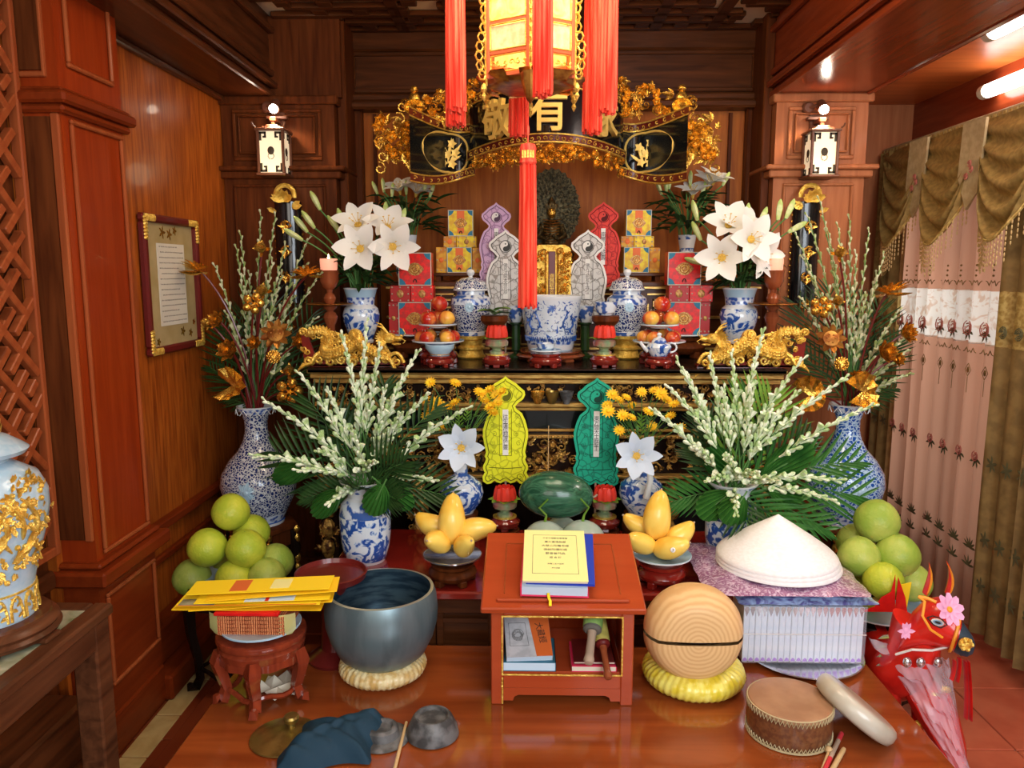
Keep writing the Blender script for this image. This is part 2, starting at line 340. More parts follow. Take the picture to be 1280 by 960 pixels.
ORD = 'leftmost,second,third,fourth,fifth,sixth,seventh,eighth,ninth,tenth,eleventh,twelfth,thirteenth,fourteenth,fifteenth,sixteenth,seventeenth,eighteenth,nineteenth,twentieth,twenty first,twenty second'.split(',')
def rank(l, i): r = sorted(range(len(l)), key=lambda k: (l[k][0], k)).index(i); return ORD[r], '' if r == 0 else ' from the left'
# ================================================================ room shell
def bars(mb, x0, z0, x1, z1, y, w=.014, d=.012, plane='xz'): # rectangular moulding frame
    for a, b, c, e in ((x0, z0, x1, z0 + w), (x0, z1 - w, x1, z1), (x0, z0 + w, x0 + w, z1 - w), (x1 - w, z0 + w, x1, z1 - w)):
        if plane == 'xz': mb.box(a, y - d, b, c, y, e, .004)
        else: mb.box(y, a, b, y + d, c, e, .004)
fl = M(); fl.box(-1.6, -1.2, -.12, 2.05, 4.35, -.012); fl = struct(fl, 'floor', 'grout', 'terracotta tiled floor of the altar room')
tl = M(); tl.box(-.194, -.194, -.012, .194, .194, 0, .003); first = None; tl2 = M(); tl2.box(-.194, -.194, -.012, .194, .194, 0, .003)
for i in range(9):
    for j in range(12):
        x = 1.853 - i * .393 + .0; y = -.5 + j * .393 - .02
        if x < -1.3: continue
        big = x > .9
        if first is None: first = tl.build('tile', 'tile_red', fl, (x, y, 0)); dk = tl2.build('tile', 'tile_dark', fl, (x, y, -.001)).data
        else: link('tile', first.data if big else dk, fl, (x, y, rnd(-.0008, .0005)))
mb = M(); mb.box(-.09, -.12, -.01, .0, .12, .004, .003)
ms = None
for k in range(8):
    y = 1.22 + k * .245
    if ms is None: ms = mb.build('marble_tile', 'marble_yellow', fl, (-1.262, y, 0))
    else: link('marble_tile', ms.data, fl, (-1.262, y, 0))
# walls
mb = M(); mb.box(-1.62, -1.2, 0, -1.51, 2.31, 2.9); struct(mb, 'wall_left', 'wood_dark', 'dark wooden wall behind the lattice on the left')
mb = M(); mb.box(-1.62, 2.28, 0, -1.48, 4.35, 2.9)
wl = struct(mb, 'wall_left', 'oak', 'orange brown wood panelled wall holding the framed letter')
mb = M(); mb.box(-1.5, 4.1, 0, 1.7, 4.35, 3.0); wb = struct(mb, 'wall_back', 'oak_back', 'wood panelled wall behind the altar')
mb = M(); mb.box(1.58, 4.3, 0, 2.2, 4.4, 3.0); struct(mb, 'wall_back', 'wood_pink', 'narrow strip of back wall beside the curtain')
mb = M(); mb.box(2.05, -1.2, 0, 2.15, 2.95, 2.95); mb.box(2.05, 4.2, 0, 2.15, 4.35, 2.95); mb.box(2.05, 2.95, 0, 2.15, 4.2, .35); mb.box(2.05, 2.95, 2.2, 2.15, 4.2, 2.95)
struct(mb, 'wall_right', 'beam_red', 'red brown wall above the curtains')
wn = tag(thing('window_1', 'window behind the curtains', None, (2.1, 3.575, .35)), None, None, None, 'structure'); del wn['label']
mb = M(); mb.box(-.03, -.62, 0, .03, -.58, 1.85); mb.box(-.03, .58, 0, .03, .62, 1.85); mb.box(-.03, -.58, 1.81, .03, .58, 1.85); mb.box(-.03, -.58, 0, .03, .58, .04); mb.box(-.02, -.02, .04, .02, .02, 1.81)
mb.build('window_frame', 'wood_dark', wn)
mb = M(); mb.box(-.004, -.58, .04, .004, -.02, 1.81); mb.build('pane', 'film', wn); link('pane', wn.children[1].data if len(wn.children) > 1 else mb.build('pane', 'film', wn).data, wn, (0, .6, 0))
# ceiling: coffer with lattice
mb = M(); mb.box(-1.5, -1.2, 2.81, 1.5, 4.2, 2.87); ce = struct(mb, 'ceiling', 'ceiling_panel', 'beige coffer ceiling behind dark fretwork')
cm = {}
def cbar(w_, d_, x, y):
    k = (w_, d_)
    if k not in cm:
        mb = M(); mb.box(-w_ / 2, -d_ / 2, 2.785, w_ / 2, d_ / 2, 2.808, .004); cm[k] = mb.build('fret_bar', 'wood_dark_x', ce, (x, y, 0)).data
    else: link('fret_bar', cm[k], ce, (x, y, 0))
for r_ in range(14):
    y = 4.02 - r_ * .11
    if r_ % 4 == 3:
        for k in range(4): cbar(.56, .045, -.93 + k * .70 + (r_ % 8) * .03, y)
    else: cbar(2.5, .035, 0, y) if r_ % 4 == 0 else [cbar(.98, .045, -.72 + k * 1.22, y) for k in range(2 + (r_ % 2))]
    for k in range(13):
        if (k * 5 + r_ * 3) % 7 < 5: cbar(.07, .07, -1.16 + k * .19 + (.05 if r_ % 2 else 0), y - .055)
for x in (-.62, -.36, .25, .62, .9): cbar(.06, 1.5, x, 3.3)
mb = M(); mb.box(1.58, -1.2, 2.48, 2.1, 4.35, 2.55); struct(mb, 'ceiling', 'orange_wood', 'glossy orange wood ceiling over the curtain side')
def beam(x0, x1, sgn, mat, lab):
    mb = M(); mb.box(x0, -1.2, 2.43, x1, 4.1, 2.9)
    e = x1 if sgn > 0 else x0
    for q, (zz, dd) in enumerate(((2.425, .018), (2.47, .035), (2.525, .02), (2.72, .03))):
        a, b = (e, e + dd) if sgn > 0 else (e - dd, e)
        mb.box(a, -1.2, zz, b, 4.1, zz + .03, .006)
    return mb, lab, mat
for i, (a, n) in enumerate(((beam(-1.5, -1.24, 1, 'wood_dark_y', 'dark wooden ceiling beam along the left wall'), 1), (beam(1.17, 1.58, -1, 'beam_red', 'broad red brown ceiling beam over the right pillar'), 2))):
    if i == 1: a[0].box(1.58, -1.2, 2.42, 1.60, 4.1, 2.495, .006)
    else: a[0].box(-1.48, -1.2, 2.405, -1.45, 3.8, 2.43, .006)
    struct(a[0], 'trim_%d' % n, a[2], a[1])
mb = M(); mb.box(-.93, 4.02, 2.45, 1.17, 4.1, 2.49, .01); mb.box(-.93, 3.99, 2.41, 1.17, 4.1, 2.45, .01); mb.box(-.93, 4.05, 2.70, 1.17, 4.1, 2.80, .01); mb.box(-.93, 4.075, 2.49, 1.17, 4.1, 2.72)
bars(mb, -.90, 2.50, 1.14, 2.70, 4.08, .02, .02); struct(mb, 'trim_3', 'wood_dark_x', 'dark carved frieze between the two pillars')
# back pillars
def pillar(x0, x1, mat, n, lab, edge):
    P = thing('trim_%d' % n, None, None); P['kind'] = 'structure'; P['label'] = lab
    mb = M(); mb.box(x0, 3.8, 0, x1, 4.12, 2.43); mb.build('pillar_core', mat, P)
    mb = M()
    for zz, dd, h in ((2.045, .03, .035), (2.08, .05, .022), (2.39, .02, .04), (.66, .03, .03), (.69, .045, .02), (0, .03, .14)):
        mb.box(x0 - dd, 3.8 - dd, zz, x1 + dd, 4.1, zz + h, .006)
    mb.build('cornice', edge, P)
    mb = M(); bars(mb, x0 + .055, 2.13, x1 - .06, 2.37, 3.8, .018, .014); bars(mb, x0 + .085, 2.16, x1 - .09, 2.34, 3.8, .008, .02); mb.build('panel_moulding', edge, P)
    mb = M(); bars(mb, x0 + .045, .74, x1 - .05, 2.02, 3.8, .014, .012); bars(mb, x0 + .06, .16, x1 - .06, .63, 3.8, .016, .012); mb.build('panel_moulding', edge, P)
pillar(-1.475, -.93, 'wood_dark', 4, 'dark wooden pillar behind the left wall lamp', 'wood_dark')
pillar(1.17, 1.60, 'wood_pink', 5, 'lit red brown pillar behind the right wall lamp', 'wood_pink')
mb = M()
for x in (-.90, 1.10): mb.box(x, 4.05, 0, x + .05, 4.1, 2.46, .008)
mb.box(-.80, 4.075, 0, -.785, 4.1, 2.40); mb.box(1.02, 4.075, 0, 1.035, 4.1, 2.40)
mb.box(-.93, 3.86, 0, -.885, 4.1, 2.95, .006); mb.box(1.125, 3.86, 0, 1.17, 4.1, 2.95, .006); mb.box(-1.24, 3.83, 2.43, -.90, 4.1, 2.8)
struct(mb, 'trim_6', 'wood_dark', 'upright mouldings at both ends of the back wall')
# front left pillar
P = thing('trim_7', None, None); P['kind'] = 'structure'; P['label'] = 'tall red wooden pillar in front of the framed letter'
mb = M(); mb.box(-1.53, 2.31, 0, -1.37, 2.66, 2.9); mb.build('pillar_core', 'wood_red', P)
mb = M()
for zz, dd, h in ((2.06, .02, .025), (2.085, .035, .035), (2.12, .02, .012), (.615, .05, .05), (.665, .025, .02), (.15, .0, .04), (0, .012, .15)):
    mb.box(-1.52, 2.31 - dd, zz, -1.37 + dd, 2.66 + dd, zz + h, .008)
mb.box(-1.52, 2.30, .0, -1.365, 2.67, .615); mb.build('cornice', 'wood_red_y', P)
mb = M(); bars(mb, 2.355, 2.20, 2.61, 2.46, -1.37, .014, .012, 'yz'); bars(mb, 2.345, .70, 2.64, 2.05, -1.37, .014, .012, 'yz'); bars(mb, 2.33, .25, 2.65, .57, -1.365, .014, .012, 'yz'); mb.build('panel_moulding', 'wood_edge', P)
mb = M(); mb.box(-1.398, 2.298, .755, -1.372, 2.312, 2.06, .004); mb.box(-1.51, 2.298, .755, -1.50, 2.312, 2.06); mb.box(-1.41, 2.296, 2.17, -1.40, 2.312, 2.7, .003); mb.box(-1.50, 2.296, 2.16, -1.40, 2.312, 2.175, .003); mb.build('panel_moulding', 'wood_edge', P)
mb = M(); mb.box(-1.50, 2.302, .76, -1.40, 2.311, 2.05); mb.box(-1.50, 2.302, 2.18, -1.41, 2.311, 2.8); mb.build('recess', 'wood_dark', P)
mb = M(); mb.box(-1.48, 2.66, 0, -1.33, 3.8, .10, .01); mb.box(-1.48, 2.66, .10, -1.40, 3.8, .25, .01); mb.box(-1.48, 2.7, .45, -1.455, 3.8, .48, .006); mb.box(-1.48, 2.7, .58, -1.44, 3.8, .62, .006)
struct(mb, 'baseboard_left', 'wood_red_y', 'stepped dark wood baseboard under the framed letter')
mb = M(); mb.box(-1.53, -1, 0, -1.30, 2.2, .12, .01); mb.box(-1.53, -1, .12, -1.36, 2.2, .30, .01); mb.box(-1.53, -1, .62, -1.47, 2.26, .68, .01); struct(mb, 'baseboard_left', 'wood_dark_y', 'dark stepped baseboard behind the side table')
# lattice screen on the left wall
L_ = thing('lattice_screen', 'red brown fretwork lattice screen on the wall at the left edge', 'screen', (-1.505, 2.0, .72))
mb = M(); mb.box(.002, .272, 0, .035, .294, 1.95, .004); mb.box(.002, -.62, 0, .035, -.59, 1.95, .004); mb.box(.002, -.59, 0, .035, .272, .03, .004); mb.box(.002, -.59, 1.92, .035, .272, 1.95, .004); mb.build('frame', 'wood_edge', L_)
lb = {}
def slat(y, z, ln, ang):
    k = ln
    if k not in lb:
        mb = M(); mb.box(-.013, -ln / 2, -.012, .013, ln / 2, .012, .003); lb[k] = mb.build('slat', 'wood_edge', L_).data; o = L_.children[-1] if False else [x for x in C.objects if x.data == lb[k]][0]
    else: o = link('slat', lb[k], L_)
    o.location = (.018, y, z); o.rotation_euler = (R(ang), 0, 0)
n = 0
for i in range(-1, 27):
    for j in range(-6, 34):
        y = .02 + (i - j) * .052 * .7; z = (i + j) * .052 * .7 + .1
        if .02 < y < .262 and .05 < z < 1.9:
            if (i + 2 * j) % 4 == 0: slat(y, z, .15, 45)
            elif (i + 2 * j) % 4 == 2: slat(y, z, .10, -45)
            elif (i + j) % 3 == 0: slat(y, z, .055, 45)
# framed letter: left wall
fy0, fy1 = at(184, 400, 1).y, 0
a = atx(178, 265, -1.45); b = atx(247, 271, -1.45); c = atx(184, 448, -1.45)
y0, y1, z1, z0 = a.y, b.y, a.z, c.z
Fm = thing('framed_letter', 'framed handwritten letter with gold corner pieces on the left wall', 'picture frame', (-1.48, (y0 + y1) / 2, z0)); hw = (y1 - y0) / 2; hh = z1 - z0
mb = M(); t_ = .032
for q in ((-hw, 0, hw, t_), (-hw, hh - t_, hw, hh), (-hw, t_, -hw + t_, hh - t_), (hw - t_, t_, hw, hh - t_)): mb.box(.002, q[0], q[1], .032, q[2], q[3], .008)
mb.build('frame', 'maroon', Fm)
mb = M(); mb.box(.002, -hw + t_, t_, .012, hw - t_, hh - t_); mb.build('mat_board', 'mat_olive', Fm)
mb = M(); mb.box(.012, -hw * .48, hh * .20, .0145, hw * .50, hh * .80); lp = mb.build('letter_sheet', 'letter_paper', Fm)
mb = M(); k = 0
for r_ in range(15):
    z = hh * .775 - r_ * hh * .039; y = -hw * .42 + (.05 * hw if r_ % 4 == 1 else 0)
    while y < hw * (.44 if r_ % 4 else .2):
        l = rnd(.006, .02); pts = [(.0148, y + l * q / 4, z + .0025 * math.sin(q * 2.4 + k) + .001) for q in range(5)]; mb.tube(pts, .0009, 3); y += l + .006; k += 1
mb.build('handwriting', 'ink', lp)
for sy_ in (-1, 1):
    for sz in (0, 1):
        mb = M(); s1 = sy_; zz = hh if sz else 0; dz = -1 if sz else 1
        for q in range(7):
            mb.ball((.03, s1 * (hw - .016), zz + dz * (.016 + q * .013)), (.008, .015, .009), 8, 5)
            mb.ball((.03, s1 * (hw - .016 - q * .012), zz + dz * .016), (.008, .009, .015), 8, 5)
        mb.build('gold_corner', 'gold_bright', Fm)
mb = M()
for (yy, zz, s_) in ((-.25, .88, 1), (.2, .9, .7), (0, .87, .9), (.6, .12, .7), (.3, .14, .8), (-.6, .09, .6), (.75, .2, .5)):
    for q in range(5): mb.leaf((.0125, yy * hw, zz * hh), (0, math.cos(q * 1.25), math.sin(q * 1.25)), .03 * s_, .012, up=(1, 0, 0), n=3, fold=.02)
mb.build('gilt_flower_print', 'gold', Fm)
# wall lamps and spots
def wall_lamp(x, y, z, lab):
    t = thing('wall_lamp', lab, 'lamp', (x, y, z), 0, 'lantern shaped wall lamps on the pillars')
    mb = M(); w_ = .058; h = .19
    for sx in (-1, 1):
        for sy in (-1, 1): mb.box(sx * w_ - .006, -.085 + sy * w_ - .006, 0, sx * w_ + .006, -.085 + sy * w_ + .006, h, .002)
    mb.box(-.07, -.155, h, .07, -.015, h + .012, .003); mb.box(-.07, -.155, -.012, .07, -.015, 0, .003); mb.box(-.045, -.13, h + .012, .045, -.04, h + .022, .003); mb.box(-.03, -.115, h + .022, .03, -.055, h + .032, .003)
    for sx in (-1, 1): mb.tube([(sx * .066, -.15, h + .015), (sx * .074, -.158, h + .022), (sx * .078, -.162, h + .034)], .004, 5)
    mb.build('frame', 'lamp_frame', t)
    mb = M(); mb.box(-.053, -.138, .002, .053, -.032, h - .002); g = mb.build('glass', 'lamp_glass', t)
    mb = M()
    for q in range(4):
        a = Matrix.Translation((0, -.085, 0)) @ Matrix.Rotation(q * PI / 2, 4, 'Z'); mb.t = a; yy = -.0535
        for sx in (-1, 1):
            for zz, dz in ((.004, 1), (h - .004, -1)):
                for (ax, az, bx, bz) in ((.020, 0, .053, .010), (.042, 0, .053, .040), (.020, 0, .029, .026), (.020, .020, .036, .028)):
                    X = sorted((sx * ax, sx * bx)); Z = sorted((zz + dz * az, zz + dz * bz)); mb.box(X[0], yy - .003, Z[0], X[1], yy, Z[1])
        mb.ball((0, yy - .002, h * .53), (.016, .004, .019), 10, 6); mb.tube([(.014 * math.sin(u), yy - .003, h * .40 - .014 * math.cos(u)) for u in [k * .6 for k in range(11)]], .0014, 4)
    mb.t = None; mb.build('fret_ornament', 'lamp_ink', g)
    mb = M(); mb.box(-.03, -.012, h * .5, .03, -.001, h + .11, .003); mb.box(-.016, -.10, h + .05, .016, -.012, h + .07, .003); mb.box(-.01, -.095, h + .02, .01, -.075, h + .06, .002); mb.box(-.05, -.04, h + .07, .05, -.01, h + .085, .003); mb.build('bracket', 'lamp_frame', t)
    light('wall_lamp_light', 'POINT', (x, y - .26, z - .02), .5, (1, .78, .5), .05)
    return t
a = at(345, 218, 3.72); wall_lamp(a.x, 3.8, a.z, 'small fretted box lamp glowing on the dark left pillar')
a = at(1023, 220, 3.72); wall_lamp(a.x, 3.8, a.z, 'small fretted box lamp glowing on the pink lit right pillar')
def spot(px, py, sx, lab):
    a = at(px, py, 3.72)
    t = thing('spotlight', lab, 'lamp', (a.x, 3.8, a.z), 0, 'little round spotlights above the wall lamps')
    mb = M(); mb.spin((sx * .05, -.0, .02), (0, -1, 0), [(.028, 0), (.028, .02), (.02, .028)], 16); mb.tube([(sx * .05, -.02, .02), (0, -.05, .03), (0, -.07, .025)], .008, 8); mb.spin((0, -.035, .04), (0, -.6, -.6), [(0, -.01), (.018, 0), (.022, .03), (.024, .055)], 14); mb.build('fitting', 'lamp_frame', t)
    mb = M(); mb.ball((0, -.082, .0), .021, 14, 8); mb.build('bulb', 'bulb', t)
    light('spotlight_beam', 'SPOT', (a.x, 3.69, a.z - .02), 9, (1, .72, .42), .03, None, (a.x * .72, 3.72, .9), 120)
    return t
spot(342, 136, -1, 'round spotlight bulb above the lamp on the left pillar'); spot(1030, 137, -1, 'round spotlight bulb above the lamp on the right pillar')
def tubelamp(p0, p1, lab, n):
    d = V(p1) - V(p0); L = d.length; t = thing('tube_lamp', lab, 'lamp', p0); m = along((0, 0, 0), d)
    mb = M(); mb.t = m; mb.lathe([(0, .02), (.028, .03), (.03, .06), (.03, L - .06), (.028, L - .03), (0, L - .02)], 14); mb.t = None; mb.build('glowing_tube', 'tube_light', t)
    mb = M(); mb.t = m; mb.lathe([(.031, 0), (.031, .035)], 12); mb.t = None; mb.build('end_cap', 'box_edge', t)
p_ = atz(1236, 42, 2.44); tubelamp(p_, p_ + V((0, -1.4, 0)), 'glowing white tube lamp on the orange ceiling at upper right', 1)
p_ = atx(1229, 116, 2.0); tubelamp(p_, p_ + V((0, -1.4, 0)), 'glowing white tube lamp on the wall above the curtain rail', 2)
# ================================================================ curtains
def zof(py, Y, X=1.95): return atx(1200, py, X).z
K = thing('curtain', 'pink sheer curtain with white rose band hanging in the window', 'curtain', (1.95, 3.65, 0))
def sheet(mb, y0, y1, z0, z1, amp, wl, nz=14, x=0, ph=0, ny=None, fl=0, wob=.0):
    ny = ny or max(8, int((y1 - y0) / wl * 8)); v = []; f = []
    for i in range(ny + 1):
        y = y0 + (y1 - y0) * i / ny
        for j in range(nz + 1):
            z = z0 + (z1 - z0) * j / nz; u = 2 * PI * (y / wl) + ph + .5 * math.sin(y * 9) + .25 * math.sin(z * 2 + y * 5)
            v.append((x + amp * (math.sin(u) + .25 * math.sin(2.3 * u)) * (1 + fl * (1 - j / nz)), y + .2 * wl * math.cos(u) * .5, z + wob * math.sin(u)))
    for i in range(ny):
        for j in range(nz): a = i * (nz + 1) + j; f.append((a, a + 1, a + nz + 2, a + nz + 1))
    mb.add(v, f); return v
zb0, zb1 = 1.30, 1.52
mb = M(); sheet(mb, -.46, .42, .07, zb0, .030, .125); sheet(mb, -.46, .42, zb1, 2.2, .030, .125); mb.build('sheer_panel', 'curtain_sheer', K, sm=80)
mb = M(); sheet(mb, -.46, .42, zb0 - .004, zb1 + .004, .031, .125, 6, wob=.004); mb.build('rose_band', 'curtain_band', K, sm=80)
def foldx(y, amp=.030, wl=.125, z=1.0): u = 2 * PI * (y / wl) + .5 * math.sin(y * 9) + .25 * math.sin(z * 2 + y * 5); return amp * (math.sin(u) + .25 * math.sin(2.3 * u)) - .006
mb = M(); mr = M(); ml = M()
for k in range(7):
    y = -.42 + k * .125
    x = foldx(y, z=zb1)
    for s_ in (-1, 1): mb.tube([(x - .004, y + s_ * .012 * q, zb1 + .035 + .012 * math.sin(q * 2.2)) for q in range(5)], .0022, 4); mb.tube([(x - .004, y + s_ * .012 * q, zb0 - .035 - .012 * math.sin(q * 2.2)) for q in range(5)], .0022, 4)
    for q in range(3): mb.ball((x - .004, y, zb1 + .065 + q * .022), .005, 6, 4)
    for q in range(4): u = q * PI / 2; mb.tube([(x - .004, y + .022 * math.sin(u), zb0 - .12 + .028 * math.cos(u)), (x - .004, y + .022 * math.sin(u + PI / 2), zb0 - .12 + .028 * math.cos(u + PI / 2))], .0018, 4)
    mb.ball((x - .004, y, zb0 - .12), (.003, .010, .014), 6, 4); mb.tube([(x - .004, y, zb0 - .15), (x - .004, y, zb0 - .22)], .0015, 4)
    for zz, s_ in ((.82, 1), (zb0 + .06, 1.5)):
        yy = y + .02
        for r_ in range(3): mr.tube([(foldx(y, z=zz) - .008 - .002 * r_, yy + (.007 + .007 * r_) * s_ * math.cos(u + r_), zz + (.007 + .007 * r_) * s_ * math.sin(u + r_)) for u in [q * .7 for q in range(9)]], .0028, 4)
        for q in range(4): ml.leaf((foldx(y, z=zz) - .008, yy, zz - .012), (0, math.cos(-.4 - q * .8), math.sin(-.4 - q * .8)), .045, .014, up=(1, 0, 0), n=3)
    for r_ in range(7): ml.leaf((x - .006, y, .42), (0, math.sin((r_ - 3) * .5), math.cos((r_ - 3) * .5)), .05, .012, up=(1, 0, 0), n=3)
    for r_ in range(5): ml.leaf((x - .006, y, .34), (0, math.sin((r_ - 2) * .7), math.cos((r_ - 2) * .7)), .05, .012, up=(1, 0, 0), n=3)
mb.build('scroll_embroidery', 'drape', K)['kind'] = 'stuff'; mr.build('rose_embroidery', 'rose', K)['kind'] = 'stuff'; ml.build('leaf_embroidery', 'rose_leaf', K)['kind'] = 'stuff'
for y0, y1, lab, nm in ((2.35, 3.17, 'olive brown drape hanging right of the sheer panel at the edge of the picture', 1), (4.02, 4.27, 'dark olive brown drape hanging behind the gold lotus at the far corner', 2)):
    D = thing('drape', lab, 'curtain', (1.93, (y0 + y1) / 2, 0)); h = (y1 - y0) / 2
    mb = M(); sheet(mb, -h, h, .08, zb0, .03, .10, fl=.3); sheet(mb, -h, h, zb1, 2.2, .03, .10); mb.build('drape_cloth', 'drape', D, sm=80)
    mb = M(); sheet(mb, -h, h, zb0 - .004, zb1 + .004, .03, .10, 5); mb.build('patterned_band', 'drape_gold', D, sm=80)
    mb = M()
    for k in range(int(h * 2 / .1)):
        y = -h + .05 + k * .1
        for zz in (.3, .5, .82):
            for r_ in range(6): mb.leaf((-.036, y, zz), (0, math.sin(r_), math.cos(r_)), .04, .014, up=(1, 0, 0), n=3)
        for r_ in range(3): mb.tube([(-.038, y + (.008 + .008 * r_) * math.cos(u), zb0 + .06 + (.008 + .008 * r_) * math.sin(u)) for u in [q * .7 for q in range(9)]], .003, 4)
    mb.build('embroidery', 'rose_leaf', D)
# valance with swags, pennants and bead fringe
Vn = thing('valance', 'gold brown swagged valance with bead fringe along the curtain top', 'curtain', (1.91, 3.2, 2.22))
mb = M(); mb.box(-.012, -.95, -.012, .03, 1.10, .028, .004); mb.build('trim_band', 'pelmet', Vn)
mb = M()
for k in range(60): mb.box(-.016, -.94 + k * .034, .0, -.012, -.94 + k * .034 + .02, .016)
mb.build('band_pattern', 'drape_gold', Vn)
def swag(yc, hw_, dp, name='swag'):
    mb = M(); ny, nz = 24, 40; v = []; f = []; edge = []
    for i in range(ny + 1):
        u = -1 + 2 * i / ny
        for j in range(nz + 1):
            w_ = j / nz; sag = (1 - u * u) ** .8; z = -w_ * (dp * (.42 + .58 * sag)); squeeze = 1 - .35 * w_ * (1 - .3 * sag)
            x = -.02 - (.026 + .036 * w_) * (.6 + .4 * math.sin(w_ * 30 - sag * 3.0 + .5 * math.sin(u * 5))) * (1 - .25 * u * u) - .03 * sag * w_
            v.append((x, yc + u * hw_ * squeeze, z))
            if j == nz: edge.append(V(v[-1]))
    for i in range(ny):
        for j in range(nz): a = i * (nz + 1) + j; f.append((a, a + 1, a + nz + 2, a + nz + 1))
    mb.add(v, f); mb.build(name, 'valance', Vn, sm=80)
    mb = M(); mb.tube(edge, .006, 5); mb.build('gold_edging', 'drape_gold', Vn)
    mb = M()
    for q in range(1, len(edge) - 1):
        L = rnd(.10, .16); p = edge[q]
        for r_ in range(int(L / .02)): mb.ball((p.x, p.y, p.z - .014 - r_ * .02), (.0035, .0035, .009), 5, 4)
    o = mb.build('bead_fringe', 'fringe', Vn); o['kind'] = 'stuff'
for yc, h, dp in ((.78, .24, .50), (.36, .27, .50), (-.10, .26, .50), (-.58, .27, .52)): swag(yc, h, dp)
def pennant(yc, w_, dp):
    mb = M(); o = [(-w_, 0), (w_, 0), (w_ * 1.15, -dp * .6), (w_ * .3, -dp), (-w_ * .6, -dp * .8)]
    n = len(o); v = [(-.062 - .01 * math.sin(k), y + yc, z) for k, (y, z) in enumerate(o)] + [(-.050, y + yc, z) for y, z in o]
    mb.add(v, [tuple(range(n)), tuple(range(2 * n - 1, n - 1, -1))] + [(k, k + n, (k + 1) % n + n, (k + 1) % n) for k in range(n)]); p = mb.build('pennant', 'pelmet', Vn, sm=0)
    mb = M()
    for dy, dz in ((-.02, -.55), (.015, -.62), (-.005, -.48)):
        for r_ in range(2): mb.tube([(-.076, yc + dy + (.006 + .007 * r_) * math.cos(u), dz * dp + (.006 + .007 * r_) * math.sin(u)) for u in [q * .8 for q in range(8)]], .0028, 4)
    mb.build('rose_embroidery', 'rose', p)
for yc in (.60, .14, -.34): pennant(yc, .075, .36)
mb = M(); v = []
for k in range(9):
    for j in range(9): v.append((-.02 - .02 * math.sin(k * 1.6), .93 + k * .024, -j / 8 * (.62 + .30 * (k / 8))))
mb.add(v, [(i * 9 + j, i * 9 + j + 1, (i + 1) * 9 + j + 1, (i + 1) * 9 + j) for i in range(8) for j in range(8)]); mb.build('tail', 'valance', Vn, sm=80)
# ================================================================ placing helpers
RT = ROT.transposed()
def proj(p): d = RT @ (V(p) - EYE); return 640 + F * d.x / -d.z, 480 - F * d.y / -d.z
def on(px, Y, Z):
    x = (px - 660) / F * Y
    for _ in range(4): x += (px - proj((x, Y, Z))[0]) / F * Y
    return V((x, Y, Z))
ZT = .34; ZA = 1.21; ZL = .53; ZR = 1.555
def spiral(c, r, turns=1.4, n=12, plane='xz', ph=0, s=1):
    o = []
    for k in range(n + 1):
        t = k / n; a = ph + s * turns * 2 * PI * t; q = r * (1 - .8 * t)
        o.append((c[0] + q * math.cos(a), c[1] - .004 * t, c[2] + q * math.sin(a)) if plane == 'xz' else (c[0] - .004 * t, c[1] + q * math.cos(a), c[2] + q * math.sin(a)))
    return o
def carve(mb, x0, x1, z0, z1, y, n, sz, yf=None, flat=1):
    """carved foliage: scrolls, leaves and blossoms scattered over a panel"""
    for k in range(n):
        x = rnd(x0, x1); z = rnd(z0, z1); yy = (yf(x) if yf else y); s = sz * rnd(.6, 1.3); q = k % 4
        if q == 0: mb.tube(spiral((x, yy - .006, z), s, 1.3, 9, ph=rnd(0, 6), s=random.choice((-1, 1))), s * .16, 4)
        elif q == 1:
            a0 = rnd(0, 6)
            for j in range(5): a = a0 + j * 1.256; mb.leaf((x, yy - .01, z), (math.cos(a), -.5, math.sin(a)), s * 1.1, s * .7, up=(0, -1, 0), bend=.3, n=2, fold=.2)
            mb.ball((x, yy - .014, z), s * .25, 6, 4)
        else:
            a = rnd(0, 2 * PI)
            for j in (-1, 0, 1): mb.leaf((x, yy - .006, z), (math.cos(a + j * .7), -.35, math.sin(a + j * .7)), s * (1.7 - abs(j) * .5), s * .6, up=(0, -1, 0), bend=-.4, n=3, fold=.25)
# ================================================================ front table
tl_, tr_ = atz(228, 925, ZT).x, atz(1150, 905, ZT).x; tb_ = atz(600, 806, ZT).y; hw_ = (tr_ - tl_) / 2
t = thing('offering_table', 'low lacquered red wood table with glossy top in the foreground', 'table', ((tl_ + tr_) / 2, tb_ - .68, 0))
mb = M(); mb.box(-hw_, -.65, ZT - .035, hw_, .68, ZT, .008); mb.build('tabletop', 'lacquer_top', t)
mb = M(); mb.box(-.90, -.61, ZT - .14, .90, -.58, ZT - .035, .004); mb.box(-.90, .61, ZT - .14, .90, .64, ZT - .035, .004); mb.box(-.90, -.58, ZT - .14, -.87, .61, ZT - .035, .004); mb.box(.87, -.58, ZT - .14, .90, .61, ZT - .035, .004); mb.build('apron', 'wood_red', t)
leg = None
for x in (-.86, .86):
    for y in (-.57, .60):
        if leg is None:
            mb = M(); mb.lathe([(.05, 0), (.06, .03), (.04, .08), (.045, .2), (.055, ZT - .035)], 4); leg = mb.build('leg', 'wood_red', t, (x, y, 0))
        else: link('leg', leg.data, t, (x, y, 0))
# left side: a low kneeling platform board
t = thing('floor_board', 'flat glossy red brown board on the floor between side table and offering table', 'platform', (-1.09, 2.0, 0))
mb = M(); mb.box(-.13, -.8, .001, .12, .85, .018, .006); mb.build('board', 'tile_dark', t)
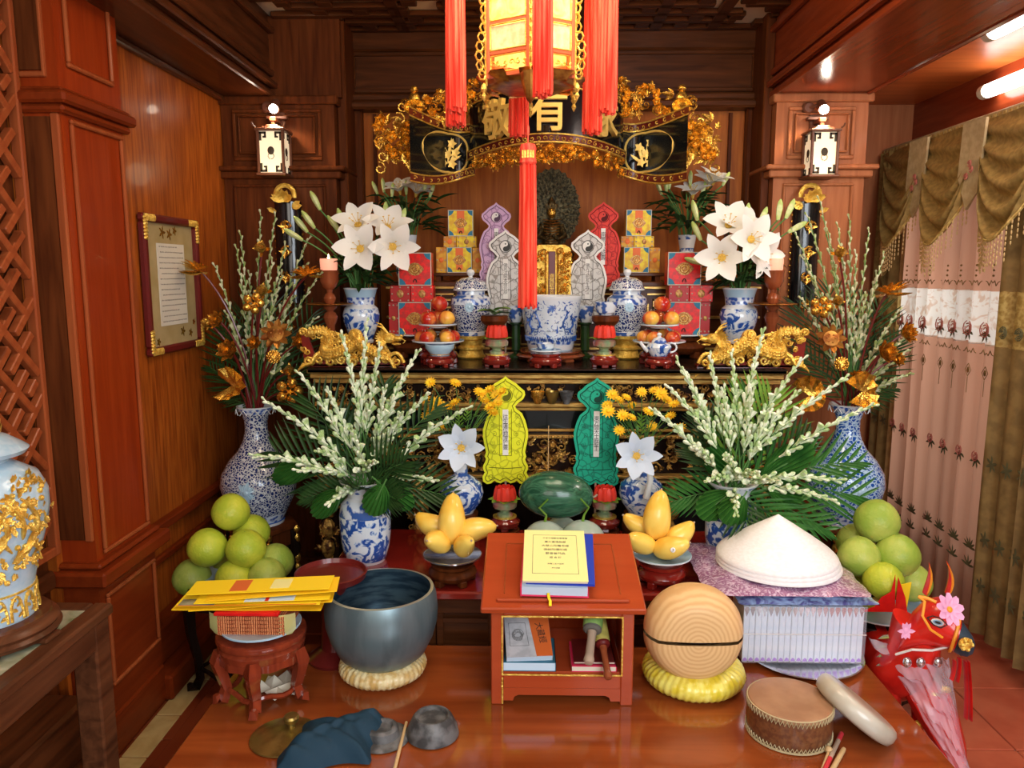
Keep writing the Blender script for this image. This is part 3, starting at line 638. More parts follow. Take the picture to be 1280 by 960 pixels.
# ================================================================ altar
ax0, ax1 = on(383, 3.1, ZA).x, on(985, 3.1, ZA).x; acx = (ax0 + ax1) / 2; aw = (ax1 - ax0) / 2
A = thing('altar', 'large black and gold carved altar with stepped gold mouldings', 'altar', (acx, 3.1, 0))
def zy(py, Y=3.14): return at(683, py, Y).z
mb = M(); mb.box(-aw, 0, ZA - .022, aw, .93, ZA, .004); mb.build('tabletop', 'black_wood', A)
mb = M()
for k, (a, b, i) in enumerate(((461, 466, 0), (467, 472.5, .010), (473.5, 479, .020), (503, 508, .02), (509, 513, .03), (536, 539, .03), (543, 547, .02), (592, 596, .01), (598, 602, .02))):
    z1, z0 = zy(a), zy(b); mb.box(-aw + i, i, z0, aw - i, i + .05, z1, .003)
mb.build('gold_moulding', 'gold_strip', A)
mb = M(); mb.box(-aw + .05, .06, zy(602), aw - .05, .90, ZA - .022); mb.build('carcass', 'black_wood', A)
mb = M(); mb.box(-aw + .03, .045, zy(536), aw - .03, .065, zy(513), .002); mb.build('black_panel', 'black_lacquer', A)
mb = M(); carve(mb, -aw + .05, aw - .05, zy(500), zy(482), .04, 260, .015); mb.build('carved_frieze', 'gold_old', A)['kind'] = 'stuff'
mb = M(); carve(mb, -aw + .05, aw - .05, zy(590), zy(551), .045, 330, .024); mb.build('carved_openwork', 'gold_old', A)['kind'] = 'stuff'
mb = M()
for k in range(90): mb.ball((-aw + .03 + k * (2 * aw - .06) / 89, .018, zy(545)), .006, 6, 4)
mb.build('bead_row', 'gold_old', A)['kind'] = 'stuff'
for sx, ex in ((-1, aw - .06), (1, aw - .06), (-1, .53), (1, .53)):
    mb = M(); x = sx * ex; mb.box(x - .035, .05, 0, x + .035, .12, zy(602)); lg = mb.build('leg', 'black_wood', A)
    mb = M(); carve(mb, x - .04, x + .04, .15, zy(606), .045, 46, .024)
    for k in range(6): mb.ball((x + .01 * math.sin(k * 2), .035, .25 + k * .09), (.03, .022, .045), 8, 6)
    mb.build('carved_ornament', 'gold_old', lg)['kind'] = 'stuff'
mb = M(); mb.box(-aw + .1, .5, .02, aw - .1, .53, zy(602)); mb.build('back_panel', 'black_wood', A)
# three bowls tucked in the frieze
for k, (px, m) in enumerate(((672, 'gold'), (690, 'brass'), (708, 'pewter'))):
    p = on(px, 3.105, zy(503)); o = thing('metal_bowl', ['small gold lipped bowl in the altar frieze nearest the yellow slip', 'middle one of the three small metal bowls in the altar frieze', 'grey metal bowl in the altar frieze nearest the green slip'][k], 'bowl', p, 0, 'small bowls under the altar top')
    mb = M(); mb.lathe([(.012, 0), (.014, .008), (.024, .03), (.030, .052), (.027, .052), (.02, .02), (0, .012)], 16); mb.build('bowl', m, o)
# raised back tier
bx0, bx1 = on(482, 3.68, ZR).x, on(952, 3.68, ZR).x; bc = (bx0 + bx1) / 2; bw = (bx1 - bx0) / 2
B = thing('altar_tier', 'dark raised back tier with gold fretwork panels standing on the altar', 'shelf', (bc, 3.68, ZA))
h = ZR - ZA
mb = M(); mb.box(-bw, 0, h - .025, bw, .40, h, .004); mb.box(-bw + .02, .02, 0, bw - .02, .38, h - .025); mb.build('carcass', 'wood_dark_x', B)
mb = M()
for z in (.02, .17, h - .035): mb.box(-bw, -.004, z, bw, .02, z + .012, .002)
mb.build('gold_moulding', 'gold_strip', B)
for k in range(9):
    x = -bw + .08 + k * (2 * bw - .16) / 8
    for z in (.045, .195):
        mb = M(); a = .045
        for (i0, j0, i1, j1) in ((0, 0, 1, 0), (0, 1, 1, 1), (0, 0, 0, .45), (1, .3, 1, 1), (.3, .3, 1, .3), (.3, .3, .3, .7), (.3, .7, .75, .7)):
            X = sorted((x + (i0 - .5) * 2 * a, x + (i1 - .5) * 2 * a)); Z = sorted((z + j0 * .09, z + j1 * .09)); mb.box(X[0] - .004, .008, Z[0] - .004, X[1] + .004, .021, Z[1] + .004)
        mb.build('fret_panel', 'gold_strip', B)
# lower offering table
lx0, lx1 = on(398, 2.5, ZL).x, on(965, 2.5, ZL).x
t = thing('lower_altar_table', 'red lacquered lower table between the altar and the foreground table', 'table', ((lx0 + lx1) / 2, 2.78, 0)); lw = (lx1 - lx0) / 2
mb = M(); mb.box(-lw, -.32, ZL - .03, lw, .32, ZL, .006); mb.build('tabletop', 'red_lacquer', t)
mb = M(); mb.box(-lw + .03, -.29, ZL - .09, lw - .03, -.27, ZL - .03, .003); mb.box(-lw + .03, .27, ZL - .09, lw - .03, .29, ZL - .03, .003); mb.build('apron', 'wood_dark_x', t)
mb = M()
for k in range(9):
    x = -lw + .06 + k * (2 * lw - .12) / 8; mb.box(x - .012, -.282, .12, x + .012, -.27, ZL - .09, .002)
for z in (.12, .2, .3, .4): mb.box(-lw + .05, -.28, z, lw - .05, -.27, z + .018, .002)
mb.box(-lw + .05, -.265, .1, lw - .05, -.25, ZL - .08); mb.build('front_fret', 'wood_dark_x', t)
leg = None
for x in (-lw + .05, lw - .05):
    for y in (-.27, .27):
        if leg is None: mb = M(); mb.box(-.025, -.025, 0, .025, .025, ZL - .03, .004); leg = mb.build('leg', 'wood_dark', t, (x, y, 0))
        else: link('leg', leg.data, t, (x, y, 0))
# stands for the two big vases
def vase_stand(px, lab):
    p = on(px, 3.3, .5); t = thing('vase_stand', lab, 'stand', (p.x, 3.3, 0)); zt = at(px, 652, 3.3).z
    mb = M(); mb.lathe([(.15, zt - .03), (.165, zt - .022), (.165, zt - .006), (.155, zt)], 6); mb.lathe([(.14, zt - .10), (.145, zt - .03)], 6); mb.build('top', 'wood_dark', t)
    for k in range(6):
        a = k * PI / 3; c, s = math.cos(a), math.sin(a)
        mb = M(); mb.tube([(.14 * c, .14 * s, zt - .03), (.155 * c, .155 * s, zt - .12), (.12 * c, .12 * s, zt * .45), (.13 * c, .13 * s, .06), (.16 * c, .16 * s, .0)], [.018, .022, .014, .014, .02], 6); lg = mb.build('leg', 'black_wood', t)
        mb = M()
        for q in range(7): z = zt - .03 - q * .045; mb.ball((.158 * c, .158 * s, z), (.016, .016, .02 + .008 * (q % 2)), 7, 5)
        mb.build('gold_carving', 'gold', lg)['kind'] = 'stuff'
    mb = M(); mb.lathe([(.11, .10), (.13, .11), (.13, .125), (.11, .13)], 6); mb.build('stretcher', 'black_wood', t); return V((p.x, 3.3, zt))
VL = vase_stand(326, 'dark stand with gold carved legs under the left big vase'); VR = vase_stand(1052, 'dark stand with gold carved legs under the right big vase')
# stools for pomelos
def stool(px, Y, zt, lab, mat='black_wood', r=.17, name='carved_stool', H0=0):
    p = on(px, Y, zt); t = thing(name, lab, 'stool', (p.x, Y, H0)); zt -= H0
    mb = M(); mb.lathe([(r * .86, zt - .065), (r * .95, zt - .055), (r * .98, zt - .035), (r * .90, zt - .025), (r, zt - .018), (r * 1.02, zt - .009), (r, zt), (0, zt)], 32); mb.build('seat', mat, t)
    mb = M(); mb.lathe([(r * .83, zt - .085), (r * .95, zt - .078), (r * .95, zt - .055), (r * .8, zt - .055)], 40, lobe=(12, .03)); mb.build('beaded_apron', mat, t)
    for k in range(5):
        a = k * 2 * PI / 5 - PI / 2 + .1; c, s = math.cos(a), math.sin(a); q = lambda u, z: (u * r * c, u * r * s, z)
        mb = M(); mb.tube([q(.90, zt - .045), q(.98, zt - .08), q(.96, zt * .55), q(.84, zt * .28), q(.82, .05), q(.92, .016), q(1.04, .018), q(1.05, .035)], [.022, .026, .021, .018, .017, .019, .018, .010], 4); mb.build('leg', mat, t)
    mb = M(); pts = []
    for k in range(30): a = k * 2 * PI / 30; u = r * (.74 + .06 * math.cos(5 * (a + PI / 2 - .1))); pts.append((u * math.cos(a), u * math.sin(a), zt * .2 + .008 * math.cos(5 * a)))
    mb.tube(pts, .008, 6, closed=True); mb.build('stretcher', mat, t); return V((p.x, Y, zt + H0))
SL = stool(292, 2.80, .435, 'black carved round stool under the left pomelo pile'); SR = stool(1098, 2.68, .375, 'black carved round stool under the right pomelo pile', r=.17)
SS = stool(327, 2.13, .552, 'glossy red carved five legged stool under the yellow envelopes', 'stool_red', .128, 'carved_stand', ZT)
# side table with marble top
sx_ = on(142, 1.874, .75).x
t = thing('side_table', 'dark wooden side table with inset green marble top at the left edge', 'table', (sx_ - .19, 1.874 - .42, 0))
mb = M(); X0, X1, Y0, Y1 = -.28, .19, -.55, .42; z = .75
mb.box(X0, Y0, z - .03, X0 + .05, Y1, z, .006); mb.box(X1 - .05, Y0, z - .03, X1, Y1, z, .006); mb.box(X0 + .05, Y0, z - .03, X1 - .05, Y0 + .05, z, .006); mb.box(X0 + .05, Y1 - .05, z - .03, X1 - .05, Y1, z, .006); mb.build('top_frame', 'side_table', t)
mb = M(); mb.box(X0 + .048, Y0 + .048, z - .028, X1 - .048, Y1 - .048, z - .002); mb.build('marble_inset', 'marble', t)
mb = M(); mb.box(X1 - .035, Y0 + .03, z - .10, X1 - .012, Y1 - .03, z - .03, .004); mb.box(X0 + .02, Y1 - .04, z - .10, X1 - .02, Y1 - .02, z - .03, .004); mb.box(X0 + .02, Y0 + .02, z - .10, X1 - .02, Y0 + .04, z - .03, .004); mb.box(X0 + .01, Y0 + .03, z - .10, X0 + .03, Y1 - .03, z - .03, .004); mb.build('apron', 'side_table', t)
for x, sx in ((X1 - .04, 1), (X0 + .04, -1)):
    for y, sy in ((Y1 - .04, 1), (Y0 + .05, -1)):
        mb = M(); mb.t = Matrix.Translation((x, y, 0)); mb.box(-.035, -.035, .16, .03, .03, z - .03, .005)
        o = [(-.035, .16), (.03, .16), (.032, .10), (.05, .04), (.07, .0), (0, 0), (-.03, .06)]
        mb.prism([(sx * a, b) for a, b in o], -.035, .03); mb.t = None; mb.build('leg', 'side_table', t)
# power cable on the floor along the wall
mb = M(); P_ = [atz(x, y, .008) for x, y in ((118, 975), (150, 935), (172, 905), (186, 880), (190, 862), (183, 830))]; pts = []
for k in range(len(P_) - 1): pts += [P_[k].lerp(P_[k + 1], q / 4) + V((.006 * math.sin(k * 3 + q), 0, .004 if k > 1 else .03)) for q in range(4)]
mb.tube(pts, .004, 6); o = tag(mb.build('power_cable', 'cable'), 'thin black cable trailing over the marble strip by the left wall', 'cable')
# ================================================================ hanging plaque
pY = 3.62; pc = on(683, pY, 2.2).x
Pq = thing('carved_plaque', 'black hanging plaque with raised gold characters and gilded carving', 'plaque', (pc, pY, 0)); Pq.location.z = 0
def yfm(x): return -.30 + .30 * (abs(x) / .36) ** 2
zm1, zm0 = at(683, 112, 3.36).z - .0, at(683, 170, 3.36).z
v = []; n = 28; f = []
def strip(mb, x0, x1, zf0, zf1, yf, th, n=24):
    v = []
    for k in range(n + 1):
        x = x0 + (x1 - x0) * k / n; y = yf(x); v += [(x, y, zf0(x)), (x, y, zf1(x)), (x, y + th, zf1(x)), (x, y + th, zf0(x))]
    f = [(0, 1, 2, 3), (n * 4 + 3, n * 4 + 2, n * 4 + 1, n * 4)]
    for k in range(n):
        a = k * 4
        for j in range(4): b = (j + 1) % 4; f.append((a + j, a + 4 + j, a + 4 + b, a + b))
    mb.add(v, f)
arc = lambda x: -.10 * (abs(x) / .36) ** 2
mb = M(); strip(mb, -.345, .345, lambda x: zm0 + arc(x) * .3, lambda x: zm1 + arc(x) * .2, yfm, .02); mb.build('main_board', 'black_lacquer', Pq)
mb = M()
for zz in (zm0, zm1):
    k_ = .3 if zz == zm0 else .2; up_ = zz == zm1; b0 = 0 if up_ else -.032
    strip(mb, -.36, .36, lambda x: zz + arc(x) * k_ + b0, lambda x: zz + arc(x) * k_ + b0 + .032, lambda x: yfm(x) - .008, .03)
mb.build('red_border', 'maroon', Pq)
mb = M()
for zz in (zm0 - .034, zm0 - .001, zm1, zm1 + .032):
    k_ = .3 if zz < zm0 + .01 else .2
    strip(mb, -.362, .362, lambda x: zz + arc(x) * k_, lambda x: zz + arc(x) * k_ + .006, lambda x: yfm(x) - .014, .03)
for zz, k_ in ((zm0 - .017, .3), (zm1 + .016, .2)):
    for q in range(26):
        x = -.34 + q * .68 / 25; mb.tube(spiral((x, yfm(x) - .012, zz + arc(x) * k_), .011, 1, 7, ph=q), .0025, 4)
mb.build('gilt_edging', 'gold_bright', Pq)
for ch_, px, pyc in (('敬', 622, 150), ('有', 684, 139), ('求', 757, 148)):
    x = on(px, 3.4, 2.2).x - pc; y = yfm(x) - .024; z = at(px, pyc + 3, pY + y).z
    ang = math.atan2(.6 * x / .36 ** 2, 1)
    text(ch_, .175, 'gold_text', Pq, Matrix.Translation((x, y, z)) @ Matrix.Rotation(ang, 4, 'Z') @ Matrix.Rotation(PI / 2, 4, 'X'), .012, 'raised_character', .0025)
for s in (-1, 1):
    xa, xb = .325, .575
    yf2 = lambda x: -.02 + .10 * math.sin((abs(x) - xa) / (xb - xa) * PI) - .30 * ((abs(x) - xa) / (xb - xa)) ** 2
    zf = lambda x: .03 * math.cos((abs(x) - xa) / (xb - xa) * PI)
    X0, X1 = (s * xb, s * xa) if s < 0 else (xa, xb)
    z1s, z0s = at(562, 158, 3.5).z, at(562, 214, 3.5).z
    mb = M(); strip(mb, X0, X1, lambda x: z0s + zf(x), lambda x: z1s - zf(x) * .2, yf2, .02); wing = mb.build('side_scroll', 'black_lacquer', Pq)
    mb = M(); strip(mb, X0, X1, lambda x: z0s + zf(x) - .035, lambda x: z0s + zf(x), lambda x: yf2(x) - .008, .03); strip(mb, X0, X1, lambda x: z1s - zf(x) * .2, lambda x: z1s - zf(x) * .2 + .035, lambda x: yf2(x) - .008, .03); mb.build('red_border', 'maroon', wing)
    mb = M()
    for fn in (lambda x: z0s + zf(x) - .037, lambda x: z0s + zf(x) - .003, lambda x: z1s - zf(x) * .2, lambda x: z1s - zf(x) * .2 + .033): strip(mb, X0, X1, fn, lambda x, fn=fn: fn(x) + .006, lambda x: yf2(x) - .014, .03)
    for q in range(10):
        x = X0 + (X1 - X0) * (q + .5) / 10; mb.tube(spiral((x, yf2(x) - .012, z0s + zf(x) - .018), .011, 1, 7, ph=q), .0025, 4); mb.tube(spiral((x, yf2(x) - .012, z1s - zf(x) * .2 + .017), .011, 1, 7, ph=q), .0025, 4)
    xm = s * (xa + xb) / 2 * 1.0; zc = (z0s + z1s) / 2; ym = yf2(xm) - .012
    # four lobed cartouche with orchid spray
    mb.build('gilt_edging', 'gold_bright', wing)
    mb = M(); mb.tube([(xm + .088 * (1 + .10 * abs(math.sin(2 * a))) * math.cos(a), yf2(xm + .088 * math.cos(a)) - .006, zc + .085 * (1 + .10 * abs(math.sin(2 * a))) * math.sin(a)) for a in [k * PI / 24 for k in range(48)]], .005, 5, closed=True); mb.build('cartouche_ring', 'gold_text', wing)
    mb = M()
    for (dx, dz, a, L) in ((-.01, -.045, 1.9, .09), (0, -.04, 1.4, .11), (.01, -.04, 1.0, .10), (-.02, -.045, 2.5, .06), (.0, -.045, .5, .07), (.005, -.01, 2.2, .06)): mb.leaf((xm + dx, yf2(xm) - .008, zc + dz), (math.cos(a), 0, math.sin(a)), L, .014, up=(0, -1, 0), n=4)
    for (dx, dz) in ((-.03, .02), (.035, 0), (.0, -.01), (.02, .04), (-.02, -.045), (.02, -.05)):
        for q in range(5): a = q * 1.256; mb.leaf((xm + dx, yf2(xm) - .012, zc + dz), (math.cos(a), -.2, math.sin(a)), .024, .016, up=(0, -1, 0), n=2)
    mb.build('orchid_relief', 'gold_text', wing)
    mb = M(); carve(mb, min(s * .33, s * .56), max(s * .33, s * .56), z1s + .05, z1s + .15, -.06, 34, .028); carve(mb, min(s * .57, s * .74), max(s * .57, s * .74), zc - .04, zc + .12, -.13, 44, .034)
    mb.t = None
    for k in range(9): mb.tube(spiral((s * (.62 + .015 * k), -.12, z1s + .10 - .035 * k + .02 * (k % 2)), .03, 1.2, 10, ph=k, s=s), .0045, 5)
    for k in range(7): mb.leaf((s * (.62 - .008 * k), -.14, zc - .02 - .012 * k), (s * .5, -.2, -1), .04, .026, up=(0, -1, 0), n=3)
    mb.ball((s * .575, -.17, z1s + .10), (.026, .022, .036), 10, 8); mb.ball((s * .575, -.17, z1s + .145), (.018, .018, .016), 8, 6)
    for k in range(4): mb.tube([(s * .575 + .042 * (1 - k * .2) * math.cos(a), -.19, z1s + .07 + .030 * (1 - k * .2) * math.sin(a)) for a in [q * .5 for q in range(13)]], .004, 4)
    mb.build('gilded_carving', 'gold', Pq)['kind'] = 'stuff'
mb = M()
carve(mb, -.34, .34, 0, .001, 0, 1, .001)
for k in range(150):
    x = rnd(-.35, .35); zz = zm0 - .045 - rnd(0, .065) + arc(x) * .3; m2 = M(); carve(mb, x, x + .001, zz, zz + .001, 0, 3, .015, yf=yfm)
for k in range(120):
    x = rnd(-.50, .50); zz = zm1 + .05 + rnd(0, .11) * (1 - abs(x) * 1.2) + arc(x) * .2; carve(mb, x, x + .001, zz, zz + .001, 0, 3, .017, yf=lambda x: yfm(min(.36, abs(x))))
mb.build('gilded_carving', 'gold', Pq)['kind'] = 'stuff'
mb = M(); mb.tube([(-.3, .0, zm1 + .02), (-.3, .46, zm1 + .02), (.3, .46, zm1 + .02), (.3, .0, zm1 + .02)], .01, 6); mb.build('wall_bracket', 'black_wood', Pq)
# narrow couplet boards on the pillars
def couplet(px, lab, s):
    a = at(px, 312, 3.76); zt = at(px, 252, 3.76).z
    t = thing('couplet_board', lab, 'plaque', (a.x, 3.8, 1.45)); h = zt - 1.45
    mb = M(); v = []; n = 10; f = []
    mb.t = None; o = [(.066 * math.sin(a), -.012 - .045 * math.cos(a)) for a in [(-PI / 2 + PI * k / n) for k in range(n + 1)]]
    N = len(o); vv = [(x, y, 0) for x, y in o] + [(x, y, h) for x, y in o]; mb.add(vv, [(k, k + 1, k + 1 + N, k + N) for k in range(N - 1)] + [tuple(range(N))[::-1], tuple(range(N, 2 * N)), (N - 1, 0, N, 2 * N - 1)]); mb.build('board', 'black_lacquer', t)
    mb = M(); 
    for k in range(5): z = h - .12 - k * .12; mb.tube(spiral((0, -.072, z), .03, 1.2, 10, ph=k), .005, 5); [mb.leaf((0, -.072, z), (math.cos(q), -.3, math.sin(q)), .035, .016, up=(0, -1, 0), n=2) for q in (0, 1.5, 3, 4.5)]
    for z in [k * .03 for k in range(int(h / .03))]: mb.ball((-.066, -.012, z), .006, 5, 4); mb.ball((.066, -.012, z), .006, 5, 4)
    mb.build('gold_relief', 'gold', t)
    mb = M(); mb.tube([(.045 * math.cos(a), -.05, h + .03 + .045 * math.sin(a)) for a in [-.3 + k * .37 for k in range(11)]], .012, 6)
    for k in range(7): a = -.2 + k * .58; mb.leaf((0, -.07, h - .0), (math.cos(a), -.3, abs(math.sin(a)) + .1), .07, .03, up=(0, -1, 0), n=3, bend=.3)
    for k in range(2): mb.leaf((s * .04, -.07, h - .03), (s, -.2, .2 + .6 * k), .05, .03, up=(0, -1, 0), n=3); mb.leaf((-s * .04, -.07, h - .05), (-s, -.2, .4), .045, .025, up=(0, -1, 0), n=3)
    mb.build('gold_lotus_finial', 'gold_bright', t)
couplet(360, 'black couplet board with gold lotus top on the left pillar', 1); couplet(1008, 'black couplet board with gold lotus top on the right pillar', -1)
# ================================================================ hanging lantern
Lz0 = 2.175; Lc = V((on(663, 2.5, 2.2).x, 2.5, Lz0)); LH = .62
L = thing('palace_lantern', 'hexagonal red and gold palace lantern hanging from the coffer', 'lantern', Lc)
r0 = .150
fm = {}
for k in range(6):
    a0 = -PI / 2 + k * PI / 3; a1 = a0 + PI / 3; p0 = V((r0 * math.cos(a0), r0 * math.sin(a0), 0)); p1 = V((r0 * math.cos(a1), r0 * math.sin(a1), 0)); am = (a0 + a1) / 2; ap = r0 * math.cos(PI / 6)
    mx = Matrix.Rotation(am + PI / 2, 4, 'Z') @ Matrix.Translation((0, -ap, 0)); hw_ = r0 / 2
    if not fm:
        mb = M(); mb.box(-hw_, -.008, 0, -hw_ + .012, .004, LH, .002); mb.box(hw_ - .012, -.008, 0, hw_, .004, LH, .002)
        for z in (0, .065, .15, LH - .09, LH - .015): mb.box(-hw_ + .012, -.006, z, hw_ - .012, .004, z + .012, .002)
        fm['frame'] = mb.build('frame', 'lantern_frame', L, M4=mx).data
        mb = M(); mb.box(-hw_ + .016, -.001, .166, hw_ - .016, .002, LH - .094); fm['glowing_panel'] = mb.build('glowing_panel', 'lantern_panel', L, M4=mx).data
        mb = M(); mb.box(-hw_ + .016, -.001, .08, hw_ - .016, .002, .147)
        fm['silk_panel'] = mb.build('silk_panel', 'lantern_silk', L, M4=mx).data
        mb = M()
        for (za, zb) in ((.160, LH - .088), (.076, .152)): bars(mb, -hw_ + .012, za, hw_ - .012, zb, -.002, .004, .006)
        for (za, zb) in ((.012, .062),):
            for q in range(6): mb.tube(spiral((-hw_ + .022 + q * .0225, -.003, .038), .010, 1, 7, ph=q * 2), .0025, 4)
            bars(mb, -hw_ + .014, .014, hw_ - .014, .063, -.002, .003, .005)
        fm['gold_fret'] = mb.build('gold_fret', 'gold_bright', L, M4=mx).data
    else:
        for q in fm: link(q, fm[q], L, M4=mx)
    mb = M(); c, s = math.cos(a0), math.sin(a0)
    for q in range(22):
        z = .01 + q * .027; rr = r0 + .018 + .010 * math.sin(q * .75)
        mb.tube([(c * (rr + .012 * math.cos(u)), s * (rr + .012 * math.cos(u)), z + .014 * math.sin(u)) for u in [j * PI / 3 for j in range(6)]], .0028, 4, closed=True)
    mb.tube([(c * (r0 + .004), s * (r0 + .004), -.02), (c * (r0 + .004), s * (r0 + .004), LH)], .0045, 5); mb.spin((c * (r0 + .012), s * (r0 + .012), -.02), (0, 0, -1), [(0, -.01), (.008, 0), (.010, .01), (.004, .02), (.008, .03), (0, .045)], 8); mb.build('openwork_flange', 'gold_bright', L)
mb = M(); mb.lathe([(.10, -.012), (.13, -.010), (.145, -.004), (.148, .0), (0, .002)], 6); mb.build('base', 'copper_brown', L); mb = M(); mb.lathe([(.15, LH), (.16, LH + .02), (.05, LH + .06), (.03, LH + .075)], 6)
mb.t = Matrix.Rotation(PI / 6, 4, 'Z')
mb.t = None; mb.build('roof', 'copper_brown', L)
mb = M()
v = []
for k in range(24):
    for j in range(7): a = k * 2 * PI / 24 + .3; q = j / 6; v.append(((.165 - .03 * q + .012 * math.sin(k * 2.3)) * math.cos(a), (.165 - .03 * q + .012 * math.sin(k * 2.3)) * math.sin(a), .015 - .022 * q - .012 * q * max(0, math.cos(k * .8))))
mb.add(v, [(k * 7 + j, k * 7 + j + 1, ((k + 1) % 24) * 7 + j + 1, ((k + 1) % 24) * 7 + j) for k in range(24) for j in range(6) if k % 8 < 7]); mb.spin((.0, -.15, .0), (0, -.1, -1), [(.03, 0), (.026, .03), (.012, .075), (0, .09)], 8); mb.build('brown_gauze', 'copper_brown', L)
mb = M(); mb.ball((-.01, -.02, .50), (.030, .030, .07), 12, 8); mb.build('bulb', 'lantern_hot', L)
mb = M(); mb.box(-.006, -.006, LH + .06, .006, .006, .67); mb.build('hanging_rod', 'gold', L)
light('coffer_plaque_fill', 'POINT', (Lc.x, 3.1, 2.62), 4, (1, .78, .45), .1)  # extra point light added behind the lantern to brighten coffer and plaque
light('lantern_light', 'POINT', Lc + V((0, -.0, .25)), 2.2, (1, .75, .35), .06)
def tassel(mb, p, r, L, n=26, lean=0):
    for k in range(n):
        a = k * 2.4; q = r * math.sqrt((k + .5) / n); x, y = p[0] + q * math.cos(a), p[1] + q * math.sin(a)
        mb.tube([(x * 1, y, p[2]), (x + .15 * (x - p[0]), y + .15 * (y - p[1]), p[2] - L * .5), (x + .25 * (x - p[0]) + rnd(-.001, .001), y, p[2] - L + rnd(-.012, .01))], r * .20, 4)
spec = ((570, 2.59, 155), (571, 2.40, 138), (648, 2.79, 168), (679, 2.16, 118), (740, 2.74, 165), (759, 2.40, 140))
labs = ('red silk tassel at the left of the lantern, the longer', 'red silk tassel at the left of the lantern, the shorter one behind', 'short red tassel hanging between the gold characters under the lantern', 'red silk tassel over the right front face of the lantern', 'long red tassel at right ending over the rightmost gold character', 'outermost right red tassel of the lantern')
for (px, Y, py), lb_ in zip(spec, labs):
    b = at(px, py, Y); top = V((b.x, Y, 2.70)); t = thing('tassel', lb_, 'tassel', top, 0, 'red tassels around the lantern')
    mb = M(); q = top.z - b.z; cut = .28 if px == 648 else 0; LL = q if px != 648 else .20
    mb2 = M(); ang = Lc - top; mb2.tube([(0, 0, -.0), (0, 0, .03), (ang.x * .55, ang.y * .55, .06), (ang.x * .8, ang.y * .8, .05)], .005, 5)
    if px == 648: mb2.tube([(0, 0, .03), (0, 0, -(q - LL))], .003, 5)
    mb2.build('hanging_arm', 'gold', t)
    tassel(mb, (0, 0, -(q - LL)), .024 * Y / 2.5 * .95, LL, 40); o = mb.build('silk_threads', 'tassel_red', t); o['kind'] = 'stuff'
c0 = at(660, 178, 2.42); t = thing('tassel', 'long red centre tassel with ringed red and gold head hanging before the statue', 'tassel', c0, 0, 'red tassels around the lantern')
Ls = c0.z - at(660, 382, 2.42).z; hd = c0.z - at(660, 206, 2.42).z
mb = M(); mb.tube([(0, 0, 0), (0, 0, Lz0 - c0.z - .04), (.0, .07, Lz0 - c0.z - .02)], .0022, 5); mb.ball((0, 0, .035), (.005, .005, .018), 6, 5); mb.build('cord', 'tassel_red', t)
mb = M(); mb.lathe([(0, 0), (.022, -.006), (.026, -.018), (.024, -.03), (.024, -hd + .02), (.027, -hd + .006), (.024, -hd)][::-1], 16); mb.build('head', 'tassel_red', t)
mb = M()
for k in range(5): a = -PI / 2 + (k - 2) * .35; mb.box(.0245 * math.cos(a) - .0028, .0245 * math.sin(a) - .002, -hd + .018, .0245 * math.cos(a) + .0028, .0245 * math.sin(a) + .002, -.026)
mb.build('gold_bands', 'gold_bright', t)
mb = M(); tassel(mb, (0, 0, -hd), .022, Ls - hd, 44); mb.build('silk_threads', 'tassel_red', t)['kind'] = 'stuff'
# ================================================================ small stands, plates, fruit
def wood_stand(p, r, h, lab, mat='red_stand', name='round_stand', group=None):
    t = thing(name, lab, 'stand', p, 0, group)
    mb = M(); mb.lathe([(r * .80, h * .22), (r * .95, h * .35), (r, h * .52), (r * .93, h * .68), (r * .78, h * .78), (r * .88, h * .86), (r * .9, h), (0, h)], 28); mb.build('top', mat, t)
    lg = None
    for k in range(5):
        a = k * 2 * PI / 5 + .3
        if lg is None: mb = M(); mb.box(r * .60, -r * .16, 0, r * .95, r * .16, h * .34, r * .05); lg = mb.build('foot', mat, t)
        else: lg2 = link('foot', lg.data, t)
        (lg if k == 0 else lg2).rotation_euler = (0, 0, a)
    return t
def plate(p, r, lab, mat='china_white', dp=.018, cat='plate', name='plate'):
    t = thing(name, lab, cat, p)
    mb = M(); mb.lathe([(r * .45, 0), (r * .48, .006), (r * .75, dp * .5), (r, dp), (r * 1.0, dp + .004), (r * .72, dp * .5 + .005), (r * .4, .008), (0, .008)], 36, mi=None); mb.build('dish', mat, t)
    mb = M(); mb.lathe([(r * .985, dp + .0035), (r * 1.004, dp + .0045), (r * .985, dp + .0055), (r * .97, dp + .0045)], 36); mb.build('rim', 'blue_plate' if mat == 'china_white' else mat, t); return t
def apple_mesh():
    mb = M(); pr = []
    for k in range(13):
        a = PI * k / 12; r = math.sin(a) * (1 + .06 * math.cos(a)); z = -math.cos(a) * .88
        if k == 12: z -= .16; r = 0
        if k == 11: z -= .02
        if k == 0: r = 0; z = -.78
        pr.append((r, z))
    mb.lathe([(a * .038, b * .038 + .034) for a, b in pr], 18, lobe=(5, .015)); return mb
ap0 = None
def apple(p, lab, kind, group, s=1, sticker=False):
    global ap0
    t = thing('apple', lab, 'apple', p, rnd(0, 360), group); t.scale = (s, s, s); t.rotation_euler = (rnd(-.35, .35), rnd(-.35, .35), rnd(0, 6))
    if ap0 is None:
        o = apple_mesh().build('fruit', 'apple_red', t); a = o.data; mb = M(); mb.tube([(0, 0, .056), (.002, 0, .066), (.005, 0, .074)], [.0022, .0015, .002], 5); b = mb.build('stem', 'stick_wood', t).data
        g = a.copy(); g.materials.clear(); g.materials.append(MATS['apple_gold']); ap0 = (a, g, b)
    else: link('fruit', ap0[1 if kind else 0], t); link('stem', ap0[2], t)
    if sticker: mb = M(); mb.ball((0, -.0375, .042), (.011, .002, .011), 12, 4); mb.build('sticker', 'paper_white', t)
    return t
